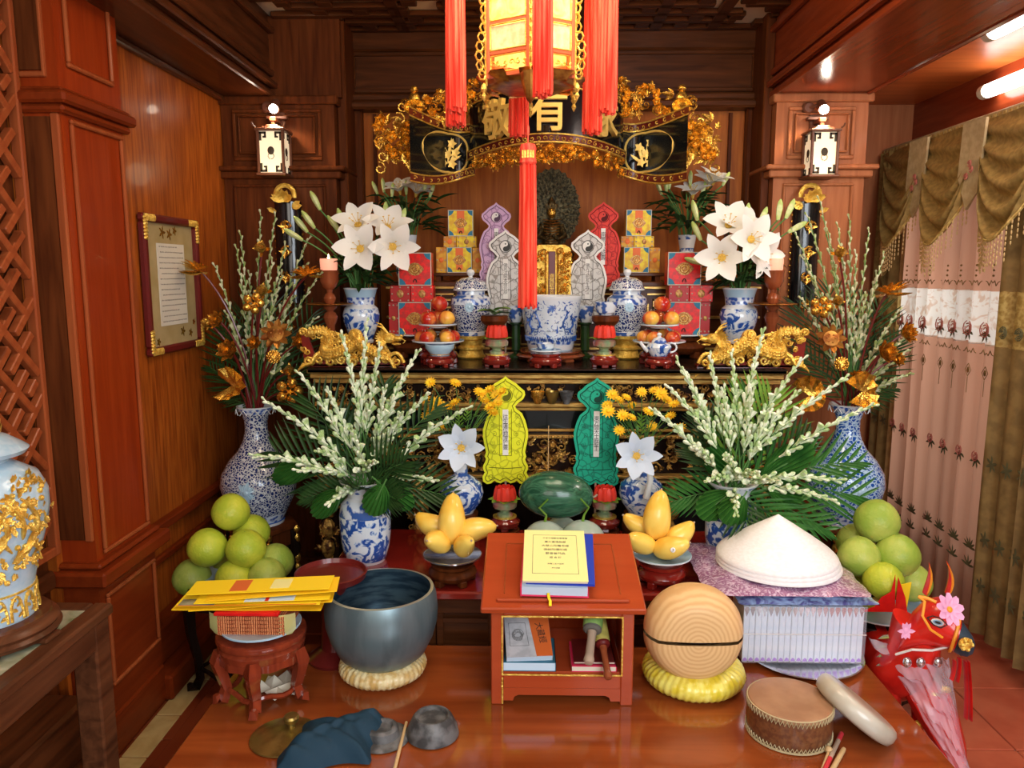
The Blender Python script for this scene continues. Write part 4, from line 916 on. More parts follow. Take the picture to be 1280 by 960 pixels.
def apple_set(px, Y, side, lab2):
    p = on(px, Y, ZA); wood_stand(p, .085, .075, 'dark red round stand under the %s apple plates' % side)
    z = ZA + .0755; plate((p.x, p.y, z), .112, 'larger lower white plate of apples on the %s' % side, dp=.022)
    z += .012
    n = 6
    for k in range(n):
        a = -PI / 2 + (k - .5) * PI / 3 + .1; apple((p.x + .070 * math.cos(a), p.y + .070 * math.sin(a), z), 'apple in the ring on the lower plate of the %s fruit tower' % side, (k * 7 + len(side)) % 3 > 0, 'apples on the lower plate, %s' % side, .88)
    z2 = z + .072; plate((p.x, p.y, z2 - .004), .082, 'smaller upper white plate of apples on the %s' % side, dp=.012, name='plate')
    for q, (dx, dy, dz, s_) in enumerate(((-.038, -.025, 0, 'left'), (.038, -.02, 0, 'right'), (0, .038, 0, 'rear'), (0, -.002, .061, 'top'))):
        apple((p.x + dx, p.y + dy, z2 + .006 + dz), '%s apple on the upper plate of the %s fruit tower' % (s_, side), side == 'left' and s_ == 'right' or side == 'right' and s_ in ('left', 'right'), None, .95, sticker=(side == 'left' and s_ == 'top'))
apple_set(548, 3.27, 'left', ''); apple_set(823, 3.27, 'right', '')
# small bowl on stand (left), cup and saucer (centre), teapot (right)
p = on(550, 3.165, ZA); wood_stand(p, .060, .048, 'glossy red stand under the small white bowl at the front left of the altar')
t = thing('offering_bowl', 'small pale blue bowl in front of the left apples', 'bowl', p + V((0, 0, .0485)))
mb = M(); mb.lathe([(.040, 0), (.042, .003), (.040, .006), (.060, .030), (.062, .046), (.058, .046), (.052, .022), (0, .014)], 32, mi=[0, 1, 0, 0, 0, 0, 0]); mb.build('bowl', ['blue_plate', 'gold'], t)
mb = M(); mb.lathe([(.058, .040), (.0, .041)], 24); mb.build('patterned_inside', 'china_band', t)
p = on(682, 3.165, ZA); wood_stand(p, .070, .058, 'maroon round stand under the central cup and saucer')
plate(p + V((0, 0, .0585)), .064, 'white saucer under the small blue cup before the incense pot', dp=.010, name='saucer', cat='saucer')
t = thing('tea_cup', 'small blue patterned cup in front of the big incense pot', 'cup', p + V((0, 0, .067)))
mb = M(); mb.lathe([(.018, 0), (.020, .004), (.034, .012), (.042, .032), (.039, .032), (.030, .012), (0, .009)], 24); mb.build('cup', 'china_band', t)
p = on(823, 3.155, ZA); wood_stand(p, .058, .050, 'glossy red stand with gold feet under the little teapot')
t = thing('teapot', 'little white teapot with blue leaves before the right apples', 'teapot', p + V((0, 0, .0505)))
mb = M(); mb.lathe([(.034, 0), (.036, .004), (.047, .018), (.052, .036), (.044, .050), (.03, .054), (0, .055)], 28); mb.build('body', 'china_scene', t)
mb = M(); mb.lathe([(.032, .052), (.030, .060), (.022, .070), (.008, .076), (.007, .080), (.011, .086), (.006, .093), (0, .094)], 20); mb.build('lid', 'china_band', t)
mb = M(); mb.tube(bez((-.044, 0, .02), (-.062, 0, .03), (-.078, 0, .056)), [.012, .011, .010, .009, .008, .0075, .007, .0065, .007], 8); mb.build('spout', 'china_white', t)
mb = M(); mb.tube([(.046 + .026 * math.sin(a), 0, .032 - .020 * math.cos(a)) for a in [k * PI / 8 for k in range(9)]], .004, 6); mb.build('handle', 'china_white', t)
# lotus candle cups
def lotus_lamp(p, lab, glass, base_h=.045, s=1, top=False, grp='red lotus lamps'):
    t = thing('lotus_lamp', lab, 'candle holder', p, 0, grp); t.scale = (s, s, s)
    mb = M(); mb.lathe([(.050, .012), (.058, .022), (.060, .034), (.048, .044), (.046, .050), (0, .050)], 28); mb.build('base', 'red_stand', t)
    lg = None
    for k in range(4):
        if lg is None: mb = M(); mb.box(.030, -.014, 0, .050, .014, .020, .003); lg = mb.build('foot', 'red_stand', t)
        else: link('foot', lg.data, t).rotation_euler = (0, 0, k * PI / 2)
    mb = M(); mb.lathe([(.026, .050), (.030, .054), (.030, .064), (.018, .070), (.020, .076), (.044, .088), (.046, .104), (.038, .116), (0, .116)], 24, lobe=(10, .04)); mb.build('glass_stem', glass, t)
    mb = M(); mb.lathe([(.047, .0502), (.047, .054), (.0, .054)], 24); mb.build('gold_ring', 'gold_bright', t)
    for row, (n, r_, tl_) in enumerate(((11, .046, .35), (8, .030, .15))):
        mb = None
        for k in range(n):
            a = k * 2 * PI / n + row * .3
            M4 = Matrix.Translation((r_ * math.cos(a), r_ * math.sin(a), .122)) @ Matrix.Rotation(a, 4, 'Z') @ Matrix.Rotation(.12 - row * .1, 4, 'Y')
            if mb is None: mb = M(); mb.leaf((0, 0, 0), (0, 0, 1), .050, .036, up=(-1, 0, 0), bend=.25, n=5, fold=.3, prof=lambda t: math.sin(PI * (.25 + .70 * t)) ** .6); pm = mb.build('petal', 'lotus_red', t, M4=M4).data
            else: link('petal', pm, t, M4=M4)
    mb = M(); mb.ball((0, 0, .135), (.038, .038, .026), 12, 6); mb.build('flower_heart', 'lotus_red', t)
    lf = None
    for k in range(8):
        a = k * PI / 4; M4 = Matrix.Translation((.012 * math.cos(a), .012 * math.sin(a), .118)) @ Matrix.Rotation(a, 4, 'Z')
        if lf is None: mb = M(); mb.leaf((0, 0, 0), (1, 0, -.12), .056, .044, up=(0, 0, 1), bend=.12, n=4); lf = mb.build('sepal', 'leaf_light', t, M4=M4).data
        else: link('sepal', lf, t, M4=M4)
    return t
pl, pr = on(621, 3.17, ZA), on(755, 3.17, ZA)
lotus_lamp(pl, 'red lotus lamp on the altar top left of the incense pot', 'glass_stand'); lotus_lamp(pr, 'red lotus lamp on the altar top right of the incense pot', 'glass_stand')
# tall wooden cup stands just behind the lotus lamps
for px, side in ((618, 'left'), (756, 'right')):
    p = on(px, 3.27, ZA); t = thing('turned_stand', 'dark turned stand behind the %s altar lotus lamp' % side, 'stand', p)
    mb = M(); mb.lathe([(.05, 0), (.055, .01), (.045, .025), (.022, .05), (.018, .10), (.022, .15), (.05, .175), (.058, .185), (.058, .205), (.052, .208), (0, .205)], 24); mb.build('stand', 'wood_dark', t)
    if side == 'left':
        t = thing('betel_leaves', 'green betel leaves lying on the dark stand left of the incense pot', 'leaves', p + V((0, 0, .209)))
        for k in range(6):
            a = k * 1.1 + .4; mb = M(); mb.leaf((0, 0, .004 * k), (math.cos(a), math.sin(a), .45), .085, .055, bend=-.35, n=5); mb.build('leaf', 'leaf_light' if k % 2 else 'leaf_green', t)
    else:
        t = thing('porcelain_cup', 'blue patterned cup on the dark stand right of the incense pot', 'cup', p + V((0, 0, .209)))
        mb = M(); mb.lathe([(.026, 0), (.028, .005), (.038, .012), (.048, .04), (.05, .055), (.046, .055), (.036, .016), (0, .01)], 26); mb.build('cup', 'china_band', t)
# incense pot
p = on(688, 3.42, ZA); wood_stand(p, .155, .045, 'broad brown wooden stand beneath the big incense pot', 'turned_wood')
t = thing('incense_pot', 'big white porcelain incense pot with blue dragons at the altar centre', 'pot', p + V((0, 0, .0455)))
mb = M(); mb.lathe([(.098, 0), (.100, .006), (.106, .03), (.112, .06), (.134, .225), (.138, .232), (.138, .242), (.128, .242), (.12, .20), (0, .20)], 48, mi=[1, 0, 2, 4, 0, 0, 0, 0, 3, 3]); mb.build('pot', ['china_white', 'blue_plate', 'china_flower', 'mat_olive', 'china_pot'], t)
def onpot(a, z): r = .112 + (.134 - .112) * (z - .06) / .165 + .0012; return (r * math.sin(a), -r * math.cos(a), z)
mb = M()
for s in (-1, 1): # two dragons facing a flaming pearl, printed in blue
    pts = [onpot(s * (.34 + .62 * t + .14 * math.sin(t * 13)), .15 + .035 * math.sin(t * 8 + 1) - .035 * t) for t in [k / 26 for k in range(27)]]
    mb.tube(pts, [.004 + .0035 * math.sin(PI * k / 26) for k in range(27)], 5, flat=.35)
    for k in range(1, 26): q = V(pts[k]); d = V((q.x, q.y, 0)).normalized(); mb.leaf(q, V((s * .6 * math.cos(k), 0, math.sin(k * 1.3))), .022, .008, up=d, n=2)
    for a, z in ((.5, .10), (.8, .10), (1.1, .12)): mb.tube([onpot(s * a, z), onpot(s * (a + .05), z - .02), onpot(s * (a + .12), z - .025)], [.005, .004, .003], 4, flat=.4)
    for a, z in ((.18, .125), (.35, .09), (.6, .085), (.1, .09), (.9, .075)): mb.tube([onpot(s * a - .06, z), onpot(s * a - .03, z + .006), onpot(s * a, z), onpot(s * a + .04, z + .005), onpot(s * a + .07, z)], .0035, 4, flat=.4)
for k in range(9): a = k * .7; q = V(onpot(0, .19)); mb.leaf(q, (math.cos(a), 0, math.sin(a)), .022, .007, up=(0, -1, 0), n=2)
for k in range(64): mb.tube([onpot(k * 2 * PI / 64, .045), onpot((k + .5) * 2 * PI / 64, .066), onpot((k + 1) * 2 * PI / 64, .045)], .0035, 4, flat=.4)
mb.build('blue_dragon_print', 'china_blue', t)['kind'] = 'stuff'
# wine cups beside the pot, on slim green stands
for px, lab in ((592 + 60, 'left'), (731, 'right')):
    p = on(px if lab == 'right' else 645, 3.52, ZA); t = thing('cup_stand', 'slim green enamel stand at the %s of the incense pot' % lab, 'stand', p)
    mb = M(); mb.lathe([(.032, 0), (.032, .01), (.012, .02), (.012, .03), (.020, .034), (.020, .15), (.03, .155), (.03, .162), (0, .162)], 10); mb.build('stand', 'leaf_dark', t)
    t = thing('wine_cup', 'small blue and white cup at the %s shoulder of the incense pot' % lab, 'cup', p + V((0, 0, .1625)))
    mb = M(); mb.lathe([(.020, 0), (.022, .005), (.036, .03), (.037, .058), (.041, .075), (.037, .075), (.030, .03), (0, .02)], 24); mb.build('cup', 'china_band', t)
# covered jars on gold stands
for px, side in ((589, 'left'), (782, 'right')):
    p = on(px, 3.50, ZA); hs = at(px, 419, 3.5).z - ZA
    t = thing('gold_stand', 'ringed gold drum stand under the %s covered jar' % side, 'stand', p)
    mb = M(); mb.lathe([(.058, 0), (.066, .008), (.058, .02), (.054, hs * .35), (.062, hs * .42), (.062, hs * .5), (.05, hs * .58), (.054, hs * .8), (.066, hs * .86), (.068, hs), (0, hs)], 30); mb.build('stand', 'gold_bright', t)
    t = thing('covered_jar', 'blue and white covered jar with round knob on the %s gold stand' % side, 'jar', p + V((0, 0, hs + .0005)))
    mb = M(); mb.lathe([(.062, 0), (.064, .016), (.062, .018), (.066, .04), (.086, .10), (.093, .14), (.088, .168), (.070, .182), (.064, .184), (.064, .20), (0, .20)], 40, mi=[1, 2, 0, 0, 0, 3, 1, 2, 1, 2]); mb.build('body', ['china_scroll', 'china_band', 'china_white', 'china_flower'], t)
    mb = M(); mb.lathe([(.064, .2005), (.080, .203), (.080, .210), (.074, .218), (.066, .242), (.04, .258), (.014, .262), (0, .262)], 36, mi=[1, 1, 0, 0, 0, 0, 1]); lid = mb.build('lid', ['china_scroll', 'china_white'], t)
    mb = M(); mb.lathe([(.010, .260), (.009, .267), (.016, .274), (.019, .284), (.014, .295), (0, .299)], 18); mb.build('knob', 'china_white', lid)
    mb = M()
    for k in range(12): a = k * PI / 6; mb.leaf((.094 * math.sin(.0) , -.0935, .13), (math.cos(a), 0, math.sin(a)), .024, .012, up=(0, -1, 0), n=3)
    mb.ball((0, -.094, .13), (.009, .003, .009), 8, 5); mb.build('printed_rosette', 'blue_plate', t)
# gift boxes
def gbox(p, w_, d, h, lab, mat, kind, rz=0, group=None):
    t = thing('gift_box', lab, 'box', p, rz, group)
    mb = M(); mb.box(-w_ / 2, -d / 2, 0, w_ / 2, d / 2, h, .002); mb.build('carton', mat, t)
    y = -d / 2 - .0012
    if kind == 'square':
        mb = M(); bars(mb, -w_ / 2, 0, w_ / 2, h, -d / 2, .004, .0015)
        mb.build('white_edge', 'box_edge', t)
        pr = 'print_orange' if 'yellow' in mat else 'print_gold'
        mb = M(); mb.box(-w_ * .15, y, h * .60, w_ * .15, -d / 2, h * .97); mb.box(-w_ * .13, y, h * .12, w_ * .13, -d / 2, h * .36)
        if 'yellow' in mat: mb.build('band_print', 'print_orange', t)
        mb = M(); mb.prism([(w_ * .22 * math.cos(a) * (1.25 if k % 6 == 0 else 1), h * .5 + h * .20 * math.sin(a)) for k, a in [(k, k * PI / 6) for k in range(12)]], y - .0012, -d / 2); mb.build('medallion', 'print_gold', t)
        mb = M(); mb.tube([(w_ * .135 * math.cos(a), y - .0015, h * .5 + w_ * .135 * math.sin(a)) for a in [k * PI / 8 for k in range(16)]], .0016, 4, closed=True); mb.tube([(w_ * .07 * math.cos(a), y - .0015, h * .5 + w_ * .07 * math.sin(a)) for a in [k * PI / 4 for k in range(8)]], .0016, 4, closed=True); mb.build('ring_print', 'gold', t)
        for sx in (-1, 1):
            for sz in (0, 1):
                X = sx * (w_ / 2 - .004); Z = .004 if not sz else h - .004; q = 1 if not sz else -1; c_ = w_ * .20
                mb = M(); o = [(X, Z), (X - sx * c_, Z), (X - sx * c_ * .8, Z + q * c_ * .45), (X - sx * c_ * .45, Z + q * c_ * .8), (X, Z + q * c_)]; mb.prism(o, y - .0006, -d / 2); mb.build('corner_print', 'print_blue', t)
        mb = M(); mb.tube([(w_ * .05 * math.cos(a) * (1 if 0 < a < PI else 1), y - .002, h * .10 + w_ * .07 * max(0, math.sin(a)) * 1.4) for a in [k * PI / 6 for k in range(7)]], .0022, 4); mb.build('arch_print', 'ink', t)
    else:
        mb = M(); mb.ball((0, y, h * .5), (min(w_, h) * .22, .002, min(w_, h) * .25), 12, 5); mb.build('medallion', 'print_orange' if 'ochre' in mat else 'print_gold', t)
        mb = M()
        for sx in (-.4, 0, .4):
            for sz in (.1, .5, .9):
                if (sx, sz) != (0, .5): mb.ball((sx * w_, y, sz * h), (.004, .0015, .004), 6, 4)
        mb.build('dot_print', 'stick_wood', t)
    return t
def wz(py0, py1, Y): return at(683, py0, Y).z - at(683, py1, Y).z
for s, side, cx in ((-1, 'left', 575), (1, 'right', 794)):
    Yb = 3.78; p = on(cx, Yb, ZR); t = thing('low_shelf', 'small dark bracket shelf under the %s yellow boxes' % side, 'shelf', p)
    zs = at(cx, 341, Yb).z - ZR; mb = M(); mb.box(-.13, -.06, zs - .016, .13, .07, zs, .003); mb.build('shelf', 'wood_dark_x', t)
    for x in (-.1, .1): mb = M(); mb.box(x - .012, -.05, 0, x + .012, .06, zs - .016); mb.build('leg', 'wood_dark', t)
    z = ZR + zs; w_ = .121; h1 = .122
    gbox((p.x - s * .015 * 0, Yb, z), w_, .05, h1, 'lowest square yellow gift box with orange band in the %s stack' % side, 'box_yellow', 'square')
    gbox((p.x - .088, Yb, z), .050, .045, h1, 'upright ochre gift box at the left end of the %s yellow stack' % side, 'box_ochre', 'slim') if s < 0 else None
    gbox((p.x + .088, Yb, z), .050, .045, h1 - .002, 'upright ochre gift box at the right end of the %s yellow stack' % side, 'box_ochre', 'slim')
    for dx, w2, nm in ((-.045, .062, 'darker ochre'), (.035, .095, 'bright ochre')): gbox((p.x + dx * 1, Yb, z + h1), w2, .05, .052, '%s flat gift box in the middle layer of the %s yellow stack' % (nm, side), 'box_ochre' if dx < 0 else 'box_yellow', 'slim')
    gbox((p.x + .008, Yb, z + h1 + .052), w_, .05, .124, 'topmost square yellow gift box with blue corners in the %s stack' % side, 'box_yellow', 'square')
for s, side, cx in ((-1, 'left', 521), (1, 'right', 851)):
    Yb = 3.55; hb = at(cx, 417, Yb).z - ZA; p = on(cx, Yb, ZA)
    wood_stand(p, .11, hb - .012, 'dark round stand under the %s pile of red boxes' % side, 'wood_dark'); plate((p.x, p.y, ZA + hb - .0118), .125, 'shallow plate under the %s pile of red boxes' % side, dp=.010)
    z = ZA + hb - .003; w_ = .150
    gbox((p.x - s * .0, Yb, z), w_, .08, .150, 'lowest square red gift box with blue corners in the %s pile' % side, 'box_red', 'square')
    gbox((p.x + s * .100, Yb + .01, z), .045, .07, .150, 'upright dark red gift box at the outer end of the %s pile' % side, 'box_dark_red', 'slim')
    gbox((p.x - .045 + s * .02, Yb, z + .1502), .092, .08, .074, 'dark red flat gift box in the middle layer of the %s pile' % side, 'box_dark_red', 'slim')
    gbox((p.x + .055 + s * .02, Yb, z + .1502), .104, .08, .074, 'brighter red flat gift box in the middle layer of the %s pile' % side, 'box_red', 'slim')
    gbox((p.x + s * -.004, Yb, z + .2245), w_, .08, .148, 'topmost square red gift box with gold medallion in the %s pile' % side, 'box_red', 'square')
# paper slips
HALF = [(0, .035), (.045, .008), (.085, .02), (.10, .036), (.13, .008), (.17, .0), (.205, .025), (.212, .07), (.19, .11), (.205, .14), (.205, .175), (.185, .21), (.178, .235), (.19, .26), (.178, .30), (.19, .36), (.205, .44), (.205, .50), (.19, .56), (.178, .60), (.15, .66), (.10, .70), (.088, .722), (.115, .755), (.16, .79), (.178, .83), (.172, .865), (.13, .90), (.10, .93), (.06, .955), (.025, .975), (0, 1)]
def slip_out(H, k=1, dz=0):
    L = [(x * H * k, z * H * (k * .5 + .5) + dz) for x, z in HALF]; return L + [(-x, z) for x, z in L[-2:0:-1]]
def slip(px, Y, pyt, H, z0, col, txt, lab, strip_w=.026, base=True, lean=0):
    p = on(px, Y, z0); zt = at(px, pyt, Y).z; zb = zt - H
    t = thing('paper_slip', lab, 'paper tablet', p, 0); dz = zb - z0
    k = H
    def inset(d):
        o = slip_out(H); n = len(o); r = []
        for i in range(n):
            a, b, c = V(o[i - 1] + (0,)), V(o[i] + (0,)), V(o[(i + 1) % n] + (0,)); tn = (c - a).normalized(); nr = V((-tn.y, tn.x, 0)); r.append((b.x + nr.x * d, b.y + nr.y * d + dz))
        return r
    mb = M(); mb.prism([(x, z + dz) for x, z in slip_out(H)], 0, .004); mb.build('sheet', 'slip_' + col, t, sm=0)
    mb = M(); mb.prism(inset(.026 * H), -.0012, 0); mb.build('printed_field', 'slip_print_' + col, t, sm=0)
    mb = M(); mb.tube([(x, -.0015, z) for x, z in inset(.028 * H)], .0035 * H, 4, closed=True)
    zc = dz + .825 * H; r = .062 * H
    mb.tube([(r * math.cos(a), -.002, zc + r * math.sin(a)) for a in [q * PI / 12 for q in range(24)]], .003 * H, 4, closed=True)
    for x in (-.055, .055): mb.tube([(x * H, -.002, dz + .70 * H), (x * H, -.002, dz + .27 * H)], .0022 * H, 4)
    mb.tube([(-.055 * H, -.002, dz + .27 * H), (.055 * H, -.002, dz + .27 * H)], .0022 * H, 4)
    mb.tube([(-.15 * H, -.002, dz + .16 * H), (0, -.002, dz + .15 * H), (.15 * H, -.002, dz + .16 * H)], .003 * H, 4)
    for s in (-1, 1):
        for q in range(5): mb.tube([(x + 0, -.002, z) for x, y, z in spiral((s * (.10 + .02 * (q % 2)) * H, 0, dz + (.30 + .085 * q) * H), .026 * H, 1.3, 10, ph=q, s=s)], .0016 * H, 3)
        mb.tube([(x, -.002, z) for x, y, z in spiral((s * .13 * H, 0, dz + .07 * H), .035 * H, 1.3, 12, s=s)], .0025 * H, 3)
    mb.build('line_print', 'slip_line_' + col, t)
    r *= .86; mb = M(); o = [(r * math.cos(a), r * math.sin(a)) for a in [q * PI / 14 for q in range(28)]]; mb.prism([(x, z + zc) for x, z in o], -.0022, 0); yy = mb.build('yin_yang', 'slip_' + ('white' if col in ('purple', 'white') else col), t, sm=0)
    mb = M(); R2 = r / 2; o = [(r * math.sin(a), r * math.cos(a)) for a in [q * PI / 12 for q in range(13)]] + [(-R2 * math.sin(a), -r + R2 - R2 * math.cos(a)) for a in [q * PI / 8 for q in range(1, 8)]][::1] + [(R2 * math.sin(a), R2 - R2 * math.cos(a)) for a in [q * PI / 8 for q in range(0, 8)]]
    mb.prism([(x, z + zc) for x, z in o], -.003, -.0021); mb.lathe([(0, 0), (r * .16, 0)], 10, (0, 0, 0)) if False else None
    mb.t = Matrix.Translation((0, -.0031, zc + R2)) @ Matrix.Rotation(PI / 2, 4, 'X'); mb.lathe([(r * .15, 0), (0, .0005)], 10); mb.t = None
    mb.build('dark_half', 'slip_line_' + col, yy, sm=0)
    mb = M(); w_ = strip_w * H; mb.box(-w_, -.003, dz + .275 * H, w_, 0, dz + .695 * H); lb_ = mb.build('label_strip', 'paper_white' if col != 'white' else 'slip_white', t, sm=0)
    sz = .40 * H / len(txt); text('\n'.join(txt), sz * .98, 'ink', lb_, Matrix.Translation((0, -.0034, dz + .485 * H)) @ Matrix.Rotation(PI / 2, 4, 'X'), .0002, 'lettering', .0, .82)
    if dz > 0: mb = M(); mb.box(-.004, .004, 0, .004, .009, dz + H * .4); mb.box(-.05, -.02, 0, .05, .03, .012, .003); mb.build('support', 'stick_wood', t)
    return t
slip(632, 3.05, 470, .447, ZL, 'yellow', '往生蓮位超渡亡靈', 'bright yellow lotus headed paper slip standing in front of the altar')
slip(743.5, 3.05, 472, .447, ZL, 'green', '東方開天十殿聖王', 'green lotus headed paper slip standing in front of the altar')
slip(632, 3.62, 287, .44, ZA, 'white', '佛光注照本命元辰', 'white lotus headed paper slip half behind the red centre tassel')
slip(733, 3.62, 287, .44, ZA, 'white', '佛光注照長生祿位', 'white lotus headed paper slip overlapping the red slip')
slip(620.5, 3.665, 253, .39, at(620, 352, 3.665).z, 'purple', '南無消災延壽', 'pale purple lotus headed paper slip beside the left yellow boxes')
slip(753, 3.665, 252, .40, at(752, 352, 3.665).z, 'red', '南無消災延壽', 'red lotus headed paper slip beside the right yellow boxes')
# statue
p = on(689, 3.90, ZR); t = thing('guanyin_statue', 'dark bronze many armed seated deity statue with oval aureole', 'statue', p)
zc = at(688, 262, 3.9).z - ZR
mb = M(); o = []
for k in range(52):
    a = k * 2 * PI / 52; r = 1 + (.06 if k % 2 else 0); o.append((.135 * r * math.cos(a), zc + (.175 + .02 * max(0, math.sin(a))) * r * math.sin(a)))
mb.prism(o, .02, .035); mb.build('aureole', 'bronze_dark', t, sm=0)
mb = M()
for ring, n in ((1.0, 40), (.82, 34), (.64, 26), (.48, 18)):
    for k in range(n): a = k * 2 * PI / n + ring; x, z = .125 * ring * math.cos(a), .165 * ring * math.sin(a) + zc; mb.leaf((x * .9, .012 - .02 * (1 - ring), zc + (z - zc) * .9), (math.cos(a), -.25, math.sin(a) * 1.2), .035, .016, up=(0, -1, 0), n=2)
mb.build('fanned_arms', 'bronze_dark', t)['kind'] = 'stuff'
mb = M(); mb.lathe([(.10, 0), (.105, .02), (.08, .05), (.07, .09), (.085, .12), (.075, .15), (.05, .17), (.043, .24), (.050, .27), (.030, .295), (.016, .303), (.016, .315), (0, .315)], 24, sy=.7); mb.build('robed_body', 'bronze', t)
mb = M(); mb.ball((0, -.01, .335), (.022, .022, .028), 14, 10); mb.ball((0, -.032, .333), (.003, .005, .004), 6, 4); hd_ = mb.build('head', 'gold', t)
mb = M(); mb.lathe([(.022, .352), (.026, .36), (.022, .38), (.012, .40), (0, .415)], 12, sy=.8); [mb.leaf((.02 * math.cos(a), -.01 - .012 * abs(math.sin(a)), .352), (math.cos(a) * .3, -.2, 1), .03, .014, up=(0, -1, 0), n=2) for a in [k * PI / 5 for k in range(6)]]; mb.build('crown', 'bronze', hd_)
for s in (-1, 1):
    mb = M(); mb.tube([(s * .045, -.01, .275), (s * .065, -.03, .22), (s * .03, -.06, .205), (.004 * s, -.068, .225)], [.015, .013, .010, .008], 8); mb.build('praying_arm', 'bronze', t)
    mb = M(); mb.ball((s * .06, -.03, .13), (.055, .05, .026), 12, 6); mb.build('folded_leg', 'bronze', t)
mb = M()
for k in range(12): mb.tube([(-.045 + .002 * k, -.045, .30 - k * .014), (0, -.058 - .001 * k, .292 - k * .014), (.045 - .002 * k, -.045, .30 - k * .014)], .0025, 4)
mb.build('necklace_bands', 'copper_brown', t)
# gold tablet in front of the statue
p = on(689, 3.60, ZA); zt = at(689, 306, 3.6).z - ZA
t = thing('spirit_tablet', 'carved gold tablet with dark red centre behind the incense pot', 'plaque', p)
mb = M(); mb.box(-.095, -.03, 0, .095, .05, .06, .006); mb.box(-.08, -.02, .06, .08, .04, .09, .006); mb.build('base', 'gold', t)
mb = M(); o = [(-.08, .09), (.08, .09), (.088, .25), (.09, zt - .06), (.085, zt - .015), (.06, zt), (-.06, zt), (-.085, zt - .015), (-.09, zt - .06), (-.088, .25)]; mb.prism(o, 0, .02); mb.build('panel', 'gold_bright', t, sm=0)
mb = M(); mb.box(-.016, -.006, .10, .016, 0, zt - .03, .002); cp = mb.build('red_centre', 'maroon', t); text('南無觀世音菩薩', .026, 'gold_bright', cp, Matrix.Translation((0, -.0065, (zt) / 2 + .12)) @ Matrix.Rotation(PI / 2, 4, 'X'), .0005) if False else text('\n'.join('南無觀世音菩薩'), .024, 'gold_bright', cp, Matrix.Translation((0, -.0068, zt * .60)) @ Matrix.Rotation(PI / 2, 4, 'X'), .0006, 'lettering', 0, .85)
mb = M(); carve(mb, .035, .082, .12, zt - .03, -.003, 70, .012); carve(mb, -.082, -.035, .12, zt - .03, -.003, 70, .012)
for x in (-.028, .028): mb.tube([(x, -.006, .10), (x, -.006, zt - .03)], .005, 6)
for s in (-1, 1): mb.tube(spiral((s * .035, -.008, zt - .03), .018, 1.2, 10, s=s), .004, 5)
mb.build('gold_relief', 'gold', t)['kind'] = 'stuff'
mb = M(); mb.lathe([(.095, .52), (.07, .56)], 8) if False else None
# gold filigree lotus crown between statue and tablet
t = thing('gilt_lotus_mount', 'gilt openwork mount in front of the statue below its chest', 'ornament', on(689, 3.78, ZR)); zz = at(689, 300, 3.78).z - ZR
mb = M(); mb.lathe([(.07, 0), (.075, .01), (.04, .02), (.045, .05), (.03, .055)], 16, sy=.6); mb.build('base', 'gold', t)
mb = M()
for k in range(12): x = (k - 5.5) * .014; mb.leaf((x, -.03, .045), (x * 6, -.3, 1), .12 - abs(x) * .6, .02, up=(0, -1, 0), n=3)
for k in range(8): mb.tube([(-.055 + .003 * k, -.03, .06 + .012 * k), (0, -.045, .052 + .012 * k), (.055 - .003 * k, -.03, .06 + .012 * k)], .003, 4)
mb.build('openwork', 'gold', t)
# candle stands with dish
for px, side, s in ((415, 'left', 1), (962, 'right', -1)):
    Y = 3.36; p = on(px, Y, ZA); zt = at(px, 338, Y).z - ZA; zd = at(px, 381, Y).z - ZA
    t = thing('candle_stand', 'turned red wood candle stand with wide drip dish, %s side' % side, 'candlestick', p)
    mb = M(); mb.lathe([(.045, 0), (.05, .008), (.042, .02), (.02, .035), (.018, zd - .09), (.026, zd - .075), (.032, zd - .055), (.024, zd - .035), (.014, zd - .028), (.03, zd - .012), (.034, zd)], 22); mb.lathe([(.016, zd + .002), (.022, zd + .012), (.027, zd + .028), (.020, zd + .045), (.012, zd + .052), (.014, zd + .065), (.030, zd + .078), (.040, zd + .1), (.043, zt - .006), (.046, zt - .002), (.044, zt), (0, zt)], 22); mb.build('stem', 'turned_wood', t)
    mb = M(); mb.lathe([(.03, zd - .003), (.085, zd - .002), (.102, zd + .004), (.10, zd + .007), (.08, zd + .003), (0, zd + .003)], 40, mi=None); mb.build('drip_dish', 'copper_brown', t)
    c_ = thing('candle', 'short pink wax candle burning on the %s candle stand' % side, 'candle', p + V((0, 0, zt + .0005)))
    mb = M(); mb.lathe([(.034, 0), (.036, .005), (.038, .04), (.037, .050), (.033, .048), (.0, .040)], 22, lobe=(5, .02)); mb.build('wax', 'wax', c_)
    if side == 'left' or True:
        mb = M(); mb.lathe([(0, .043), (.004, .049), (.005, .055), (.0025, .064), (0, .072)], 8); mb.build('flame', 'flame', c_)
